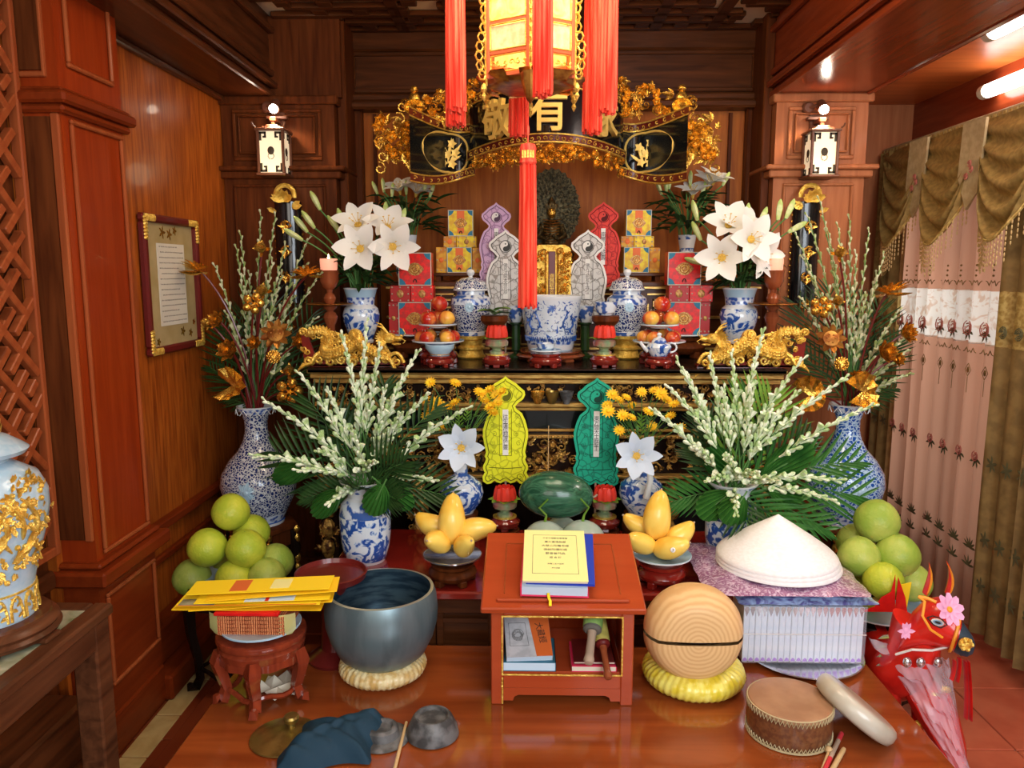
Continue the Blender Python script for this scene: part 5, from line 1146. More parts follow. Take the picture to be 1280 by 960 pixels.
# gold dragons at the altar front corners
def dragon(px0, px1, s, lab):
    Y = 3.155; a = on(px0, Y, ZA); b = on(px1, Y, ZA); w_ = (b.x - a.x); t = thing('gold_dragon', lab, 'ornament', ((a.x + b.x) / 2, Y, ZA)); h = .165
    t.scale = (s, 1, 1)   # dragon head towards the centre (local +x)
    mb = M(); o = [(-w_ / 2, 0), (w_ / 2 - .02, 0), (w_ / 2 - .035, .02), (-w_ / 2 + .05, .03), (-w_ / 2 + .012, h * .9), (-w_ / 2 - .012, h * .9)]; mb.prism(o, .0, .012); mb.box(-w_ / 2, .0, 0, w_ / 2 - .02, .05, .012, .002); mb.build('red_backing', 'red_stand', t, sm=0)
    body = []; N = 70
    for k in range(N + 1):
        u = k / N; x = -w_ / 2 + .03 + u * (w_ - .10) + .035 * math.sin(u * 17); z = .085 + .045 * math.sin(u * 12 + 1.0) + .02 * (1 - u); body.append(V((x, -.012 - .012 * math.cos(u * 17), z)))
    rad = [.007 + .015 * math.sin(PI * min(1, .12 + u * .8)) for u in [k / N for k in range(N + 1)]]
    mb = M(); mb.tube(body, rad, 9)
    for k in range(1, N):
        d = (body[k + 1] - body[k - 1]).normalized(); nr = V((-d.z, -.2, d.x)).normalized(); mb.leaf(body[k] + nr * rad[k] * .7, nr + d * -.4, .02, .013, up=(0, -1, 0), n=2)
        for q in (-1, 0, 1): mb.ball(body[k] + V((0, -rad[k] * .82, q * rad[k] * .55)), rad[k] * .33, 5, 4)
    mb.build('scaly_body', 'gold_bright', t)['kind'] = 'stuff'
    hp = body[-1] + V((.025, -.01, .018)); mb = M(); mb.ball(hp, (.032, .022, .022), 12, 8); mb.ball(hp + V((.034, -.004, -.002)), (.022, .015, .012), 10, 6); mb.ball(hp + V((.028, -.002, -.024)), (.020, .012, .006), 8, 5); mb.ball(hp + V((.012, -.022, .010)), .006, 6, 5); mb.ball(hp + V((.05, -.008, .010)), .006, 6, 4)
    for q in range(9): a_ = 2.0 + q * .28; mb.leaf(hp + V((-.01, -.005, 0)), (math.cos(a_), -.3, math.sin(a_)), .055, .016, up=(0, -1, 0), n=3, bend=.3)
    for q in (0, 1): mb.tube([hp + V((-.005, -.008, .02)), hp + V((-.03, -.01, .045 + .01 * q)), hp + V((-.05, -.012, .05 + .015 * q))], [.005, .004, .002], 5); mb.tube([hp + V((.05, -.012, 0)), hp + V((.07, -.02, .02 - .03 * q)), hp + V((.06, -.022, .04 - .06 * q))], .002, 4)
    mb.build('head', 'gold_bright', t)
    for q, (ux, sx) in enumerate(((.25, -1), (.55, 1), (.82, 1))):
        bp = body[int(ux * N)]; mb = M(); mb.tube([bp, bp + V((sx * .03, -.015, -.02)), bp + V((sx * .045, -.02, -.05)), bp + V((sx * .07, -.024, -.058))], [.012, .010, .008, .007], 6)
        for j in range(4): mb.tube([bp + V((sx * .07, -.024, -.058)), bp + V((sx * (.08 + .006 * j), -.03, -.052 - .008 * j)), bp + V((sx * (.09 + .004 * j), -.03, -.062 - .008 * j))], [.005, .004, .001], 4)
        mb.build('clawed_leg', 'gold_bright', t)
    mb = M()
    for k in range(60): x = rnd(-w_ / 2, w_ / 2 - .12); zq = rnd(.02, h * (.95 - .5 * (x / w_ + .5))); mb.tube(spiral((x, -.006, zq), rnd(.010, .018), 1.3, 8, ph=k), .004, 4)
    for k in range(9): x = -w_ / 2 + .02 + k * (w_ - .07) / 8; mb.tube(spiral((x, -.015, .024 + .008 * (k % 2)), .02, 1.3, 10, ph=k), .0055, 5)
    for k in range(6): x = -w_ / 2 + .0 + k * .035; mb.tube(spiral((x, -.01, h * .88 - k * .004), .018, 1.2, 10, ph=k * 2), .005, 5)
    mb.tube([(-w_ / 2 - .01, -.004, h * .9), (-w_ / 2 + .12, -.008, h * .88), (-w_ / 2 + .22, -.01, h * .72)], .006, 6)
    mb.tube(bez((w_ / 2 - .10, -.01, .02), (w_ / 2 - .05, -.02, .10), (w_ / 2 - .02, -.02, .02), 9), .008, 6)
    mb.build('cloud_scrolls', 'gold_bright', t)['kind'] = 'stuff'
dragon(381, 512, 1, 'gilded openwork dragon at the left end of the altar top'); dragon(865, 1003, -1, 'gilded openwork dragon at the right end of the altar top')
# ================================================================ vases
def vase(name, lab, p, prof, mi, mats, n=40, extra=None):
    t = thing(name, lab, 'vase', p); mb = M(); mb.lathe(prof, n, mi=mi); mb.build('body', mats, t); return t
# two big floor vases
PB = [(.105, 0), (.108, .012), (.104, .016), (.122, .05), (.158, .12), (.168, .17), (.160, .22), (.125, .275), (.085, .315), (.060, .36), (.050, .40), (.050, .44), (.062, .475), (.080, .50), (.082, .506), (.074, .506), (.05, .46), (0, .45)]
hB = at(326, 507, 3.3).z - VL.z; kB = hB / .506
PB = [(r * (.165 / .168), z * kB) for r, z in PB]
for P0, side, m in ((VL, 'left', 'china_scroll'), (VR, 'right', 'china_scroll_lit')):
    t = thing('floor_vase', 'large long necked vase with %s holding the %s gold lotus spray' % ('dark blue and white scrolls' if side == 'left' else 'brightly lit blue scrolls', side), 'vase', P0 + V((0, 0, .0005)))
    mb = M(); mb.lathe(PB, 48, mi=[1, 2, 3, 0, 0, 0, 0, 0, 0, 0, 0, 0, 3, 1, 1, 1, 1]); mb.build('body', [m, 'china_white', 'china_blue', 'china_flower'], t)
    mb = M()
    for k in range(14): a = k * 2 * PI / 14; mb.leaf((0, -.168, .17 * kB), (math.cos(a), .15 * abs(math.cos(a)), math.sin(a)), .055 if k % 2 else .04, .018, up=(0, -1, 0), bend=-.15, n=4)
    mb.ball((0, -.166, .17 * kB), (.014, .006, .014), 10, 5); mb.build('printed_lotus', 'blue_plate', t)
    mb = M()
    for k in range(10): a = k * 2 * PI / 10; mb.tube([(.083 * 1.0 * math.cos(a + q * .08), .083 * math.sin(a + q * .08), .497 * kB - .008 * abs(q)) for q in (-3, -1.5, 0, 1.5, 3)], .002, 4)
    mb.build('scalloped_edge', 'china_white', t)
# front tuberose vases
PF = [(.070, 0), (.072, .008), (.076, .012), (.088, .06), (.094, .11), (.095, .18), (.088, .222), (.070, .240), (.062, .248), (.062, .268), (.070, .286), (.090, .304), (.092, .310), (.084, .310), (.055, .28), (0, .27)]
FV = {}
for px, side in ((458, 'left'), (912, 'right')):
    p = on(px, 2.75, ZL); FV[side] = p
    t = thing('flower_vase', 'blue and white landscape vase holding tuberoses %s' % ('behind the singing bowl' if side == 'left' else 'behind the conical hats'), 'vase', p + V((0, 0, .0005)))
    mb = M(); mb.lathe(PF, 44, mi=[1, 1, 0, 0, 0, 3, 3, 1, 1, 3, 3, 1, 1, 1, 1]); mb.build('body', ['china_scene', 'china_white', 'china_blue', 'china_band'], t)
# altar lily vases
PL = [(.052, 0), (.054, .010), (.050, .014), (.060, .04), (.078, .09), (.084, .125), (.076, .155), (.062, .168), (.060, .172), (.064, .205), (.074, .240), (.078, .246), (.070, .246), (.058, .20), (0, .18)]
LV = {}
for px, side in ((453, 'left'), (921, 'right')):
    Y = 3.47; p = on(px, Y, ZA); zt = at(px, 360, Y).z; hs = zt - .246 - ZA; LV[side] = V((p.x, Y, zt))
    wood_stand(p, .075, hs, 'dark round stand under the %s altar lily vase' % side, 'wood_dark')
    t = thing('lily_vase', 'blue and white vase of open white lilies on the altar, %s' % side, 'vase', p + V((0, 0, hs + .0005)))
    mb = M(); mb.lathe(PL, 40, mi=[1, 1, 0, 0, 0, 0, 1, 1, 2, 3, 1, 1, 1, 1]); mb.build('body', ['china_scene', 'china_white', 'china_flower', 'blue_plate'], t)
# rear small vases on the tier
RV = {}
for px, side in ((511, 'left'), (857, 'right')):
    Y = 3.82; p = on(px, Y, ZR); zt = at(px, 294, Y).z; h = zt - ZR; RV[side] = V((p.x, Y, zt))
    t = thing('small_vase', 'small blue banded vase on the back tier behind the %s red boxes' % side, 'vase', p)
    mb = M(); mb.lathe([(.045, 0), (.06, h * .15), (.062, h * .3), (.04, h * .42), (.034, h * .5), (.035, h * .72), (.042, h * .9), (.044, h), (.038, h), (0, h * .8)], 30, mi=[1, 0, 0, 1, 0, 1, 0, 1, 1]); mb.build('body', ['china_band', 'china_white'], t)
# round vases with a big white flower, lower table
WV = {}
for px, side in ((577, 'left'), (800, 'right')):
    Y = 2.97; p = on(px, Y, ZL); zb = at(px, 640, Y).z; hs = zb - ZL; zt = at(px, 572, Y).z; h = zt - zb; WV[side] = V((p.x, Y, zt))
    wood_stand(p, .075, hs, 'dark round stand under the bulbous vase on the %s of the lower table' % side, 'wood_dark')
    t = thing('bottle_vase', 'bulbous blue and white bottle vase on the %s behind the mangoes' % side, 'vase', p + V((0, 0, hs + .0005)))
    mb = M(); mb.lathe([(.05, 0), (.052, .006), (.08, h * .2), (.090, h * .36), (.082, h * .52), (.05, h * .64), (.028, h * .70), (.026, h * .9), (.030, h), (.024, h), (0, h * .9)], 36, mi=[1, 0, 0, 0, 0, 2, 2, 2, 1, 1]); mb.build('body', ['china_scene', 'china_white', 'china_band'], t)
# ================================================================ plant builders
BUD = {}
def budpr(L, r): return [(0, 0), (r * .45, L * .1), (r * .55, L * .5), (r, L * .78), (r * .7, L * .93), (0, L)]
def tuberose(base, tip, lab, grp, mat='bud_pale', n=26, bl=.034, br=.0072, sag=.0, start=.42):
    base, tip = V(base), V(tip); t = thing('tuberose_stalk', lab, 'flower', base, 0, grp)
    d = tip - base; mid = d * .5 + V((0, 0, d.length * .06 + sag)) - V((d.x * .12, d.y * .12, 0)); pts = bez((0, 0, 0), mid, d, 12)
    mb = M(); mb.tube(pts, [.0032 - .0012 * k / 12 for k in range(13)], 5); mb.build('stem', 'stem_green', t)
    mb = M(); L = len(pts) - 1
    for k in range(n):
        u = start + (1 - start) * k / (n - 1); f = u * L; i = min(L - 1, int(f)); q = pts[i].lerp(pts[i + 1], f - i); ax = (pts[i + 1] - pts[i]).normalized()
        side = ax.cross(V((0, 0, 1) if abs(ax.z) < .9 else (1, 0, 0))).normalized(); o2 = ax.cross(side); a = k * 2.4; w = (u - start) / (1 - start)
        out = (side * math.cos(a) + o2 * math.sin(a)); dr = ax * (2.0 + 1.1 * w) + out * (.9 - .45 * w); s = 1.12 - .45 * w
        if w > .93: dr = ax + out * .25
        mb.spin(q, dr, budpr(bl * s * rnd(.85, 1.1), br * s), 6)
        if k % 5 == 0 and w < .5: mb.spin(q, dr + out * .6, [(0, 0), (br * .5, bl * .5), (br * 1.5, bl * .95), (0, bl * .85)], 6)
    mb.build('buds', mat, t)['kind'] = 'stuff'; return t
LF = {}
def palm(base, d, L, lab, grp, mat='leaf_dark', n=12, spread=1.0, w=.015, up=(0, -1, .3), droop=.2):
    t = thing('palm_frond', lab, 'leaf', base, 0, grp); d = V(d).normalized(); up = V(up); side = d.cross(up).normalized(); nr = side.cross(d)
    pts = [d * (L * u) - V((0, 0, droop * L * u * u)) for u in [k / 8 for k in range(9)]]
    mb = M(); mb.tube(pts, [.003 - .0002 * k for k in range(9)], 5); mb.build('midrib', 'stem_green', t)
    key = (mat, w)
    for k in range(n):
        u = .15 + .83 * k / (n - 1); f = u * 8; i = min(7, int(f)); q = pts[i].lerp(pts[i + 1], f - i); ll = L * (.40 * math.sin(PI * min(1, .22 + u * .72)) + .08) * spread
        for s in (-1, 1):
            dr = (d * (.75 + .6 * u) + side * s * (1.1 - .5 * u) + nr * .12 + V((0, 0, -.22)) * rnd(.3, 1.2)).normalized()
            m4 = Matrix.Translation(q) @ dr.to_track_quat('Z', 'Y').to_matrix().to_4x4()
            zq = m4.to_3x3(); # roll so that the blade faces nr
            yv = (nr - dr * nr.dot(dr)).normalized(); xv = yv.cross(dr); m3 = Matrix((xv, yv, dr)).transposed(); m4 = Matrix.Translation(q) @ m3.to_4x4() @ Matrix.Diagonal((1, 1, ll / .2, 1))
            if key not in LF: mb = M(); mb.leaf((0, 0, 0), (0, 0, 1), .2, w, up=(0, 1, 0), bend=-.08, n=5, fold=.25, prof=lambda t: math.sin(PI * (.06 + .94 * t)) ** .7 * (1 - .3 * t)); LF[key] = mb.build('leaflet', mat, t, M4=m4).data
            else: link('leaflet', LF[key], t, M4=m4)
    return t
def broadleaf(base, d, L, w, lab, grp, mat='leaf_green', up=(0, -1, .2), bend=.15):
    t = thing('pleated_leaf', lab, 'leaf', base, 0, grp); d = V(d).normalized(); up = V(up); side = d.cross(up).normalized(); nr = side.cross(d)
    mb = M(); v = []; n = 18; m_ = 8; f = []
    for i in range(n + 1):
        u = -1 + 2 * i / n
        for j in range(m_ + 1):
            r = j / m_; a = u * 1.15 * (1 - .35 * r); ll = L * (1 - .35 * abs(u) ** 2)
            p = d * (ll * r * math.cos(a)) + side * (ll * r * math.sin(a) * w / L * 1.4) + nr * (.010 * r * (1 if i % 2 else -1) - bend * L * r * r); v.append(p)
    for i in range(n):
        for j in range(m_): a = i * (m_ + 1) + j; f.append((a, a + 1, a + m_ + 2, a + m_ + 1))
    mb.add(v, f); mb.build('pleated_blade', mat, t, sm=20)
    mb = M(); mb.tube([d * -.02, d * (L * .5) + nr * .003 - nr * (bend * L * .25)], .003, 5); mb.build('stalk', 'stem_green', t); return t
PET = {}
def lily_bloom(t, p, ax, s, mat='lily_white', petals=6, rec=.55):
    ax = V(ax).normalized(); m = along(p, ax)
    mb = M(); mb.lathe([(0, -.02), (.006, -.015), (.012, .01), (.016, .02)], 8)
    for k in range(6): a = k * 1.047 + .3; mb.tube([(0, 0, 0), (.012 * math.cos(a), .012 * math.sin(a), .04), (.024 * math.cos(a), .024 * math.sin(a), .058)], .0012, 4); mb.ball((.024 * math.cos(a), .024 * math.sin(a), .060), (.005, .002, .002), 5, 4)
    b = mb.build('bloom', 'pollen', t, M4=m @ Matrix.Scale(s, 4))
    for k in range(petals):
        a = k * 2 * PI / petals; wd = .062 if k % 2 else .046; key = (mat, k % 2, round(rec, 2))
        m4 = Matrix.Rotation(a, 4, 'Z') @ Matrix.Translation((.006, 0, .004))
        if key not in PET: mb = M(); mb.leaf((0, 0, 0), (.62, 0, 1), .115, wd, up=(-1, 0, .5), bend=-rec, n=9, fold=.16, prof=lambda t: (.25 + math.sin(PI * min(1, t * 1.02)) ** .8 * .95) * (1 if t < .97 else .2)); PET[key] = mb.build('petal', mat, b, M4=m4).data
        else: link('petal', PET[key], b, M4=m4)
def lily_group(base, blooms, buds, leaves, labp, grp, stemmat='leaf_dark', leafmat='leaf_dark', s=1, mat='lily_white'):
    """every bloom, and every cluster of buds, is a stalk of its own"""
    base = V(base)
    for i, (p, ax) in enumerate(blooms):
        t = thing('lily_stalk', '%s%s: ' % rank([proj(b_[0]) for b_ in blooms], i) + labp[0], 'flower', base, 0, grp + ', open'); q = V(p) - base
        mb = M(); mb.tube(bez((0, 0, -.05), (q.x * .25, q.y * .3, q.z * .6), q - V(ax).normalized() * .02, 8), .004, 5); mb.build('stem', stemmat, t); lily_bloom(t, q, ax, s, mat)
    bm = None
    for i, (p, ax) in enumerate(buds):
        t = thing('lily_stalk', '%s%s: ' % rank([proj(b_[0]) for b_ in buds], i) + labp[1], 'flower', base, 0, grp + ', in bud'); q = V(p) - base
        mb = M(); mb.tube(bez((0, 0, -.05), (q.x * .3, q.y * .3, q.z * .65), q, 8), .0035, 5); mb.build('stem', 'stem_green', t)
        m4 = along(q, ax)
        if 'b' not in BUD: mb = M(); mb.lathe([(0, -.004), (.007, 0), (.010, .02), (.0125, .045), (.010, .068), (.004, .082), (0, .085)], 9, lobe=(3, .12)); BUD['b'] = mb.build('bud', 'lily_bud', t, M4=m4 @ Matrix.Scale(s, 4)).data
        else: link('bud', BUD['b'], t, M4=m4 @ Matrix.Scale(s, 4))
    t = thing('lily_foliage', labp[2], 'leaves', base, 0); lm = None
    for i in range(leaves[0]):
        a = i * 2.4; u = (i + 1) / leaves[0]; q = V((leaves[1] * .45 * math.cos(a) * (.3 + u), leaves[1] * .35 * math.sin(a) * (.3 + u) , leaves[2] * (.1 + .75 * rnd(0, 1)))); dr = V((math.cos(a) * 1.0, math.sin(a) * .8 - .15, rnd(-.15, .9))).normalized()
        yv = V((0, 0, 1)); yv = (yv - dr * yv.dot(dr)).normalized(); m3 = Matrix((yv.cross(dr), yv, dr)).transposed(); m4 = Matrix.Translation(q) @ m3.to_4x4() @ Matrix.Scale(rnd(.8, 1.25), 4)
        if lm is None: mb = M(); mb.leaf((0, 0, 0), (0, 0, 1), .105, .032, up=(0, 1, 0), bend=-.35, n=6, fold=.25); lm = mb.build('leaf', leafmat, t, M4=m4).data
        else: link('leaf', lm, t, M4=m4)
    mb = M()
    for k in range(7): a = k * .9; mb.tube([(.03 * math.cos(a), .03 * math.sin(a), -.05), (.06 * math.cos(a), .05 * math.sin(a), leaves[2] * .5), (.12 * math.cos(a), .08 * math.sin(a), leaves[2] * .85)], .003, 5)
    mb.build('stems', 'stem_green', t)['kind'] = 'stuff'
# front tuberose arrangements
def arr(side, tips, fronds, broads):
    p = FV[side] + V((0, 0, .30)); where = 'vase behind the ' + ('singing bowl' if side == 'left' else 'conical hats')
    for i, (px, py, dy) in enumerate(tips):
        tp = at(px, py, 2.75 + dy); b = p + V((.03 * math.sin(i * 2), .02 * math.cos(i * 2), -.03)); ln = (tp - b).length
        tuberose(b, tp, '%s tuberose stalk%s by its tip, ' % rank(tips, i) + where, 'tuberose stalks, front ' + side, n=int(12 + ln * 25), start=.36 if ln > .25 else .28, bl=.052, br=.0082, sag=.03 if py > 540 else 0)
    for i, (px, py, dy, L, mt, sp) in enumerate(fronds):
        tp = at(px, py, 2.75 + dy); b = p + V((0, 0, -.02)); palm(b, tp - b, (tp - b).length * L, '%s palm frond%s by its tip, ' % rank(fronds, i) + where, 'palm fronds, front ' + side, mt, spread=sp)
    for i, (px, py, dy, L, w_, bx) in enumerate(broads):
        tp = at(px, py, 2.75 + dy); b = at(bx[0], bx[1], 2.75 + dy + .02); broadleaf(b, tp - b, (tp - b).length * L, w_, '%s pleated fan leaf%s, ' % rank(broads, i) + where, 'pleated leaves, front ' + side)
arr('left', [(377, 470, .0), (334, 503, .0), (323, 570, -.12), (412, 492, .05), (429, 424, .05), (458, 407, .08), (474, 438, -.03), (480, 490, -.08), (520, 443, .06), (531, 497, -.02), (580, 512, -.03), (505, 470, .1), (402, 565, -.1), (377, 588, -.16), (413, 628, -.2), (468, 578, -.22), (540, 600, -.10), (440, 540, -.12), (452, 470, .1), (498, 520, -.1)],
    [(345, 540, .05, 1, 'leaf_dark', 1.2), (385, 470, .12, 1, 'leaf_dark', 1), (360, 610, -.05, .8, 'leaf_dark', 1), (560, 600, .0, 1, 'leaf_dark', 1.1), (545, 480, .12, 1, 'leaf_dark', .8), (480, 450, .14, 1, 'leaf_dark', .8), (420, 500, .1, 1, 'leaf_dark', 1), (505, 560, -.12, 1, 'leaf_dark', 1.4), (445, 600, -.16, 1, 'leaf_dark', 1.4), (500, 610, -.18, .9, 'leaf_dark', 1.3)],
    [(338, 600, -.06, 1, .075, (395, 575)), (385, 650, -.10, .9, .07, (425, 612)), (520, 640, -.1, .9, .07, (470, 600)), (455, 655, -.16, .8, .08, (480, 605))])
arr('right', [(849, 456, .0), (838, 486, -.03), (821, 516, -.08), (888, 450, .05), (915, 446, .07), (953, 418, .06), (1000, 452, .03), (940, 492, -.05), (993, 494, .0), (1053, 475, -.03), (1088, 508, -.08), (905, 430 + 60, .0), (870, 560, -.12), (885, 600, -.18), (908, 570, -.16), (1045, 600, -.16), (1040, 625, -.2), (970, 602, -.22), (945, 592, -.2), (920, 640, -.25), (960, 520, -.02), (860, 470, .05)],
    [(965, 470, .12, 1, 'leaf_light', 1.2), (935, 460, .14, 1, 'leaf_green', .9), (830, 615, -.02, 1, 'leaf_green', 1.0), (1080, 590, .0, 1, 'leaf_green', 1.1), (1075, 545, .02, 1, 'leaf_green', .8), (1000, 660, -.2, 1, 'leaf_green', 1.2), (955, 690, -.30, 1, 'leaf_dark', 1.0), (860, 540, .06, 1, 'leaf_dark', 1), (1010, 520, .06, 1, 'leaf_dark', 1), (880, 500, .1, 1, 'leaf_dark', 1), (1035, 640, -.1, 1, 'leaf_green', 1)],
    [(880, 560, -.05, .9, .085, (925, 600)), (1020, 560, -.04, 1, .09, (950, 598)), (870, 650, -.12, .9, .085, (915, 615)), (905, 660, -.16, .9, .085, (930, 620)), (1010, 625, -.1, .9, .08, (960, 612))])
# lilies on the altar
def LP(l, Y): return [(at(px, py, Y + dy), V(ax)) for px, py, dy, ax in l]
lily_group(LV['left'], LP([(452, 312, -.16, (-.05, -1, .15)), (449, 285, -.05, (-.1, -.75, .75)), (490, 308, -.14, (.35, -1, -.1)), (484, 288, -.04, (.2, -.7, .7))], 3.47), LP([(400, 262, .0, (-.5, 0, 1)), (430, 285, 0, (-.3, 0, 1)), (437, 283, 0, (.1, 0, 1)), (425, 290, 0, (-.6, 0, .8)), (483, 278, 0, (.0, 0, 1)), (500, 285, 0, (.3, 0, 1)), (393, 285, -.05, (-.7, -.1, 1)), (384, 290, -.03, (-.5, 0, .6)), (378, 300, -.1, (-.8, -.2, .5))], 3.47), (64, .17, .17),
    ('open white lily in the left altar vase above the gold dragon', 'green lily bud rising from the left altar vase', 'dark green lily leaves filling the left altar vase'), 'lilies in the left altar vase', s=1.08)
lily_group(LV['right'], LP([(903, 322, -.14, (-.35, -1, .0)), (910, 285, -.06, (-.1, -.8, .6)), (936, 300, -.16, (.2, -1, .1)), (945, 318, -.12, (.6, -.9, -.1)), (925, 290, -.04, (.2, -.7, .7))], 3.47), LP([(876, 300, 0, (-.5, 0, 1)), (872, 275, -.0, (-.3, 0, 1)), (932, 280, 0, (.1, 0, 1)), (948, 283, 0, (.4, 0, 1)), (972, 275, 0, (.1, 0, 1)), (982, 273, 0, (.4, 0, 1)), (985, 290, -.03, (.9, 0, .5)), (880, 330, 0, (-1, 0, .3))], 3.47), (66, .19, .17),
    ('open white lily in the right altar vase above the gold dragon', 'green lily bud rising from the right altar vase', 'dark green lily leaves filling the right altar vase'), 'lilies in the right altar vase', s=1.08)
lily_group(RV['left'], LP([(520, 243, 0, (.3, -.5, 1)), (500, 240, 0, (-.2, -.5, 1))], 3.82), LP([(472, 243, 0, (-.4, 0, 1)), (480, 240, 0, (-.1, 0, 1)), (490, 246, 0, (.1, 0, 1)), (508, 243, 0, (0, 0, 1)), (530, 240, 0, (.2, 0, 1)), (537, 246, 0, (.4, 0, 1))], 3.82), (60, .24, .22),
    ('half open lily in the small vase behind the left red boxes', 'lily bud in the small vase behind the left red boxes', 'dense dark lily leaves above the left red boxes'), 'lilies in the left rear vase', s=.8)
lily_group(RV['right'], LP([(866, 245, -.02, (-.1, -.4, 1)), (885, 232, 0, (.15, -.5, 1)), (892, 228, 0, (.3, -.4, 1))], 3.82), LP([(827, 243, 0, (-.4, 0, 1)), (833, 240, 0, (-.1, 0, 1)), (836, 236, 0, (.1, 0, 1)), (863, 232, 0, (0, 0, 1)), (877, 245, 0, (.2, 0, 1)), (903, 232, 0, (.5, 0, 1))], 3.82), (60, .24, .22),
    ('half open lily in the small vase behind the right red boxes', 'lily bud in the small vase behind the right red boxes', 'dense dark lily leaves above the right red boxes'), 'lilies in the right rear vase', s=.85)
# big artificial white flowers + yellow daisies in the bottle vases
MUMH = []
def mum(t, p, ax, s):
    m = along(p, ax) @ Matrix.Scale(s, 4)
    if not MUMH:
        mb = M()
        for r_, (n, tl) in enumerate(((13, .25), (11, .6))):
            for k in range(n): a = k * 2 * PI / n + r_ * .2; mb.leaf((.004 * math.cos(a), .004 * math.sin(a), 0), (math.cos(a), math.sin(a), tl), .024 - .005 * r_, .009, up=(0, 0, 1), n=2, bend=-.1)
        mb.ball((0, 0, .005), (.007, .007, .005), 8, 5); MUMH.append(mb.build('flower_head', 'mum_yellow', t, M4=m).data)
    else: link('flower_head', MUMH[0], t, M4=m)
for side, fl_, px, py, heads in (('left', (577, 565), 577, 560, [(538, 478), (569, 479), (531, 500), (545, 503), (553, 507), (560, 511), (533, 520), (541, 514), (569, 503), (549, 532), (600, 491), (612, 487), (620, 494), (605, 500), (613, 508), (622, 503), (615, 515), (627, 490)]), ('right', (797, 572), 795, 570, [(765, 493), (773, 500), (759, 506), (760, 514), (783, 497), (790, 507), (778, 519), (789, 522), (818, 488), (826, 492), (810, 515), (838, 520), (815, 533), (793, 545), (843, 505), (802, 490), (833, 500), (850, 535), (774, 538)])):
    b = WV[side]
    t = thing('silk_lily', 'big pale blue white artificial lily in the %s bottle vase' % side, 'flower', b); q = at(px, py, 2.86) - b
    mb = M(); mb.tube([(0, 0, -.04), (0, -.01, .01), q * .8, q], [.006, .010, .012, .010], 8); mb.build('stem', 'lily_blue', t)
    lily_bloom(t, q, (0, -1, .25), .92, 'lily_blue', 7, .45)
    if side == 'right': mb = M(); mb.tube([at(811, 580, 2.83) - b, at(813, 600, 2.83) - b, at(808, 622, 2.85) - b], [.012, .011, .014], 10); mb.build('flower_tube', 'lily_white', t)
    for i, (hx, hy) in enumerate(heads):
        tp = at(hx, hy, 2.98 + .05 * math.sin(i * 1.7)); t = thing('yellow_daisy', '%s yellow daisy%s above the %s bottle vase' % (rank(heads, i) + (side,)), 'flower', b, 0, 'yellow daisies over the %s bottle vase' % side); q = tp - b
        mb = M(); mb.tube(bez((0, 0, -.03), (q.x * .25, q.y, q.z * .6), q, 7), .0016, 4)
        for k in range(3): u = .35 + .2 * k; w_ = V((q.x * u * u * .9, q.y * u, q.z * u * 1.1)); mb.leaf(w_, (math.cos(k * 2 + i), -.2, math.sin(k * 2 + i) * .5 + .3), .03, .012, n=2)
        mb.build('stem', 'stem_green', t); mum(t, q, (math.sin(i * 2.1) * .5, -.55, 1 if i % 3 else .4), rnd(.85, 1.15))
    t = thing('daisy_foliage', 'feathery green daisy leaves above the %s bottle vase' % side, 'leaves', b); lm = None
    for k in range(26):
        a = k * 2.4; q = V((.05 * math.cos(a) * (k / 12), .02 * math.sin(a), .01 + .006 * k)); m4 = along(q, (math.cos(a), -.3 * abs(math.sin(a)), .9))
        if lm is None: mb = M(); [mb.leaf((0, 0, .008 * j), ((-1) ** j, 0, 1.1), .028, .007, up=(0, 1, 0), n=2) for j in range(6)]; mb.leaf((0, 0, .03), (0, 0, 1), .03, .008, up=(0, 1, 0), n=2); lm = mb.build('leaf', 'leaf_light', t, M4=m4).data
        else: link('leaf', lm, t, M4=m4)
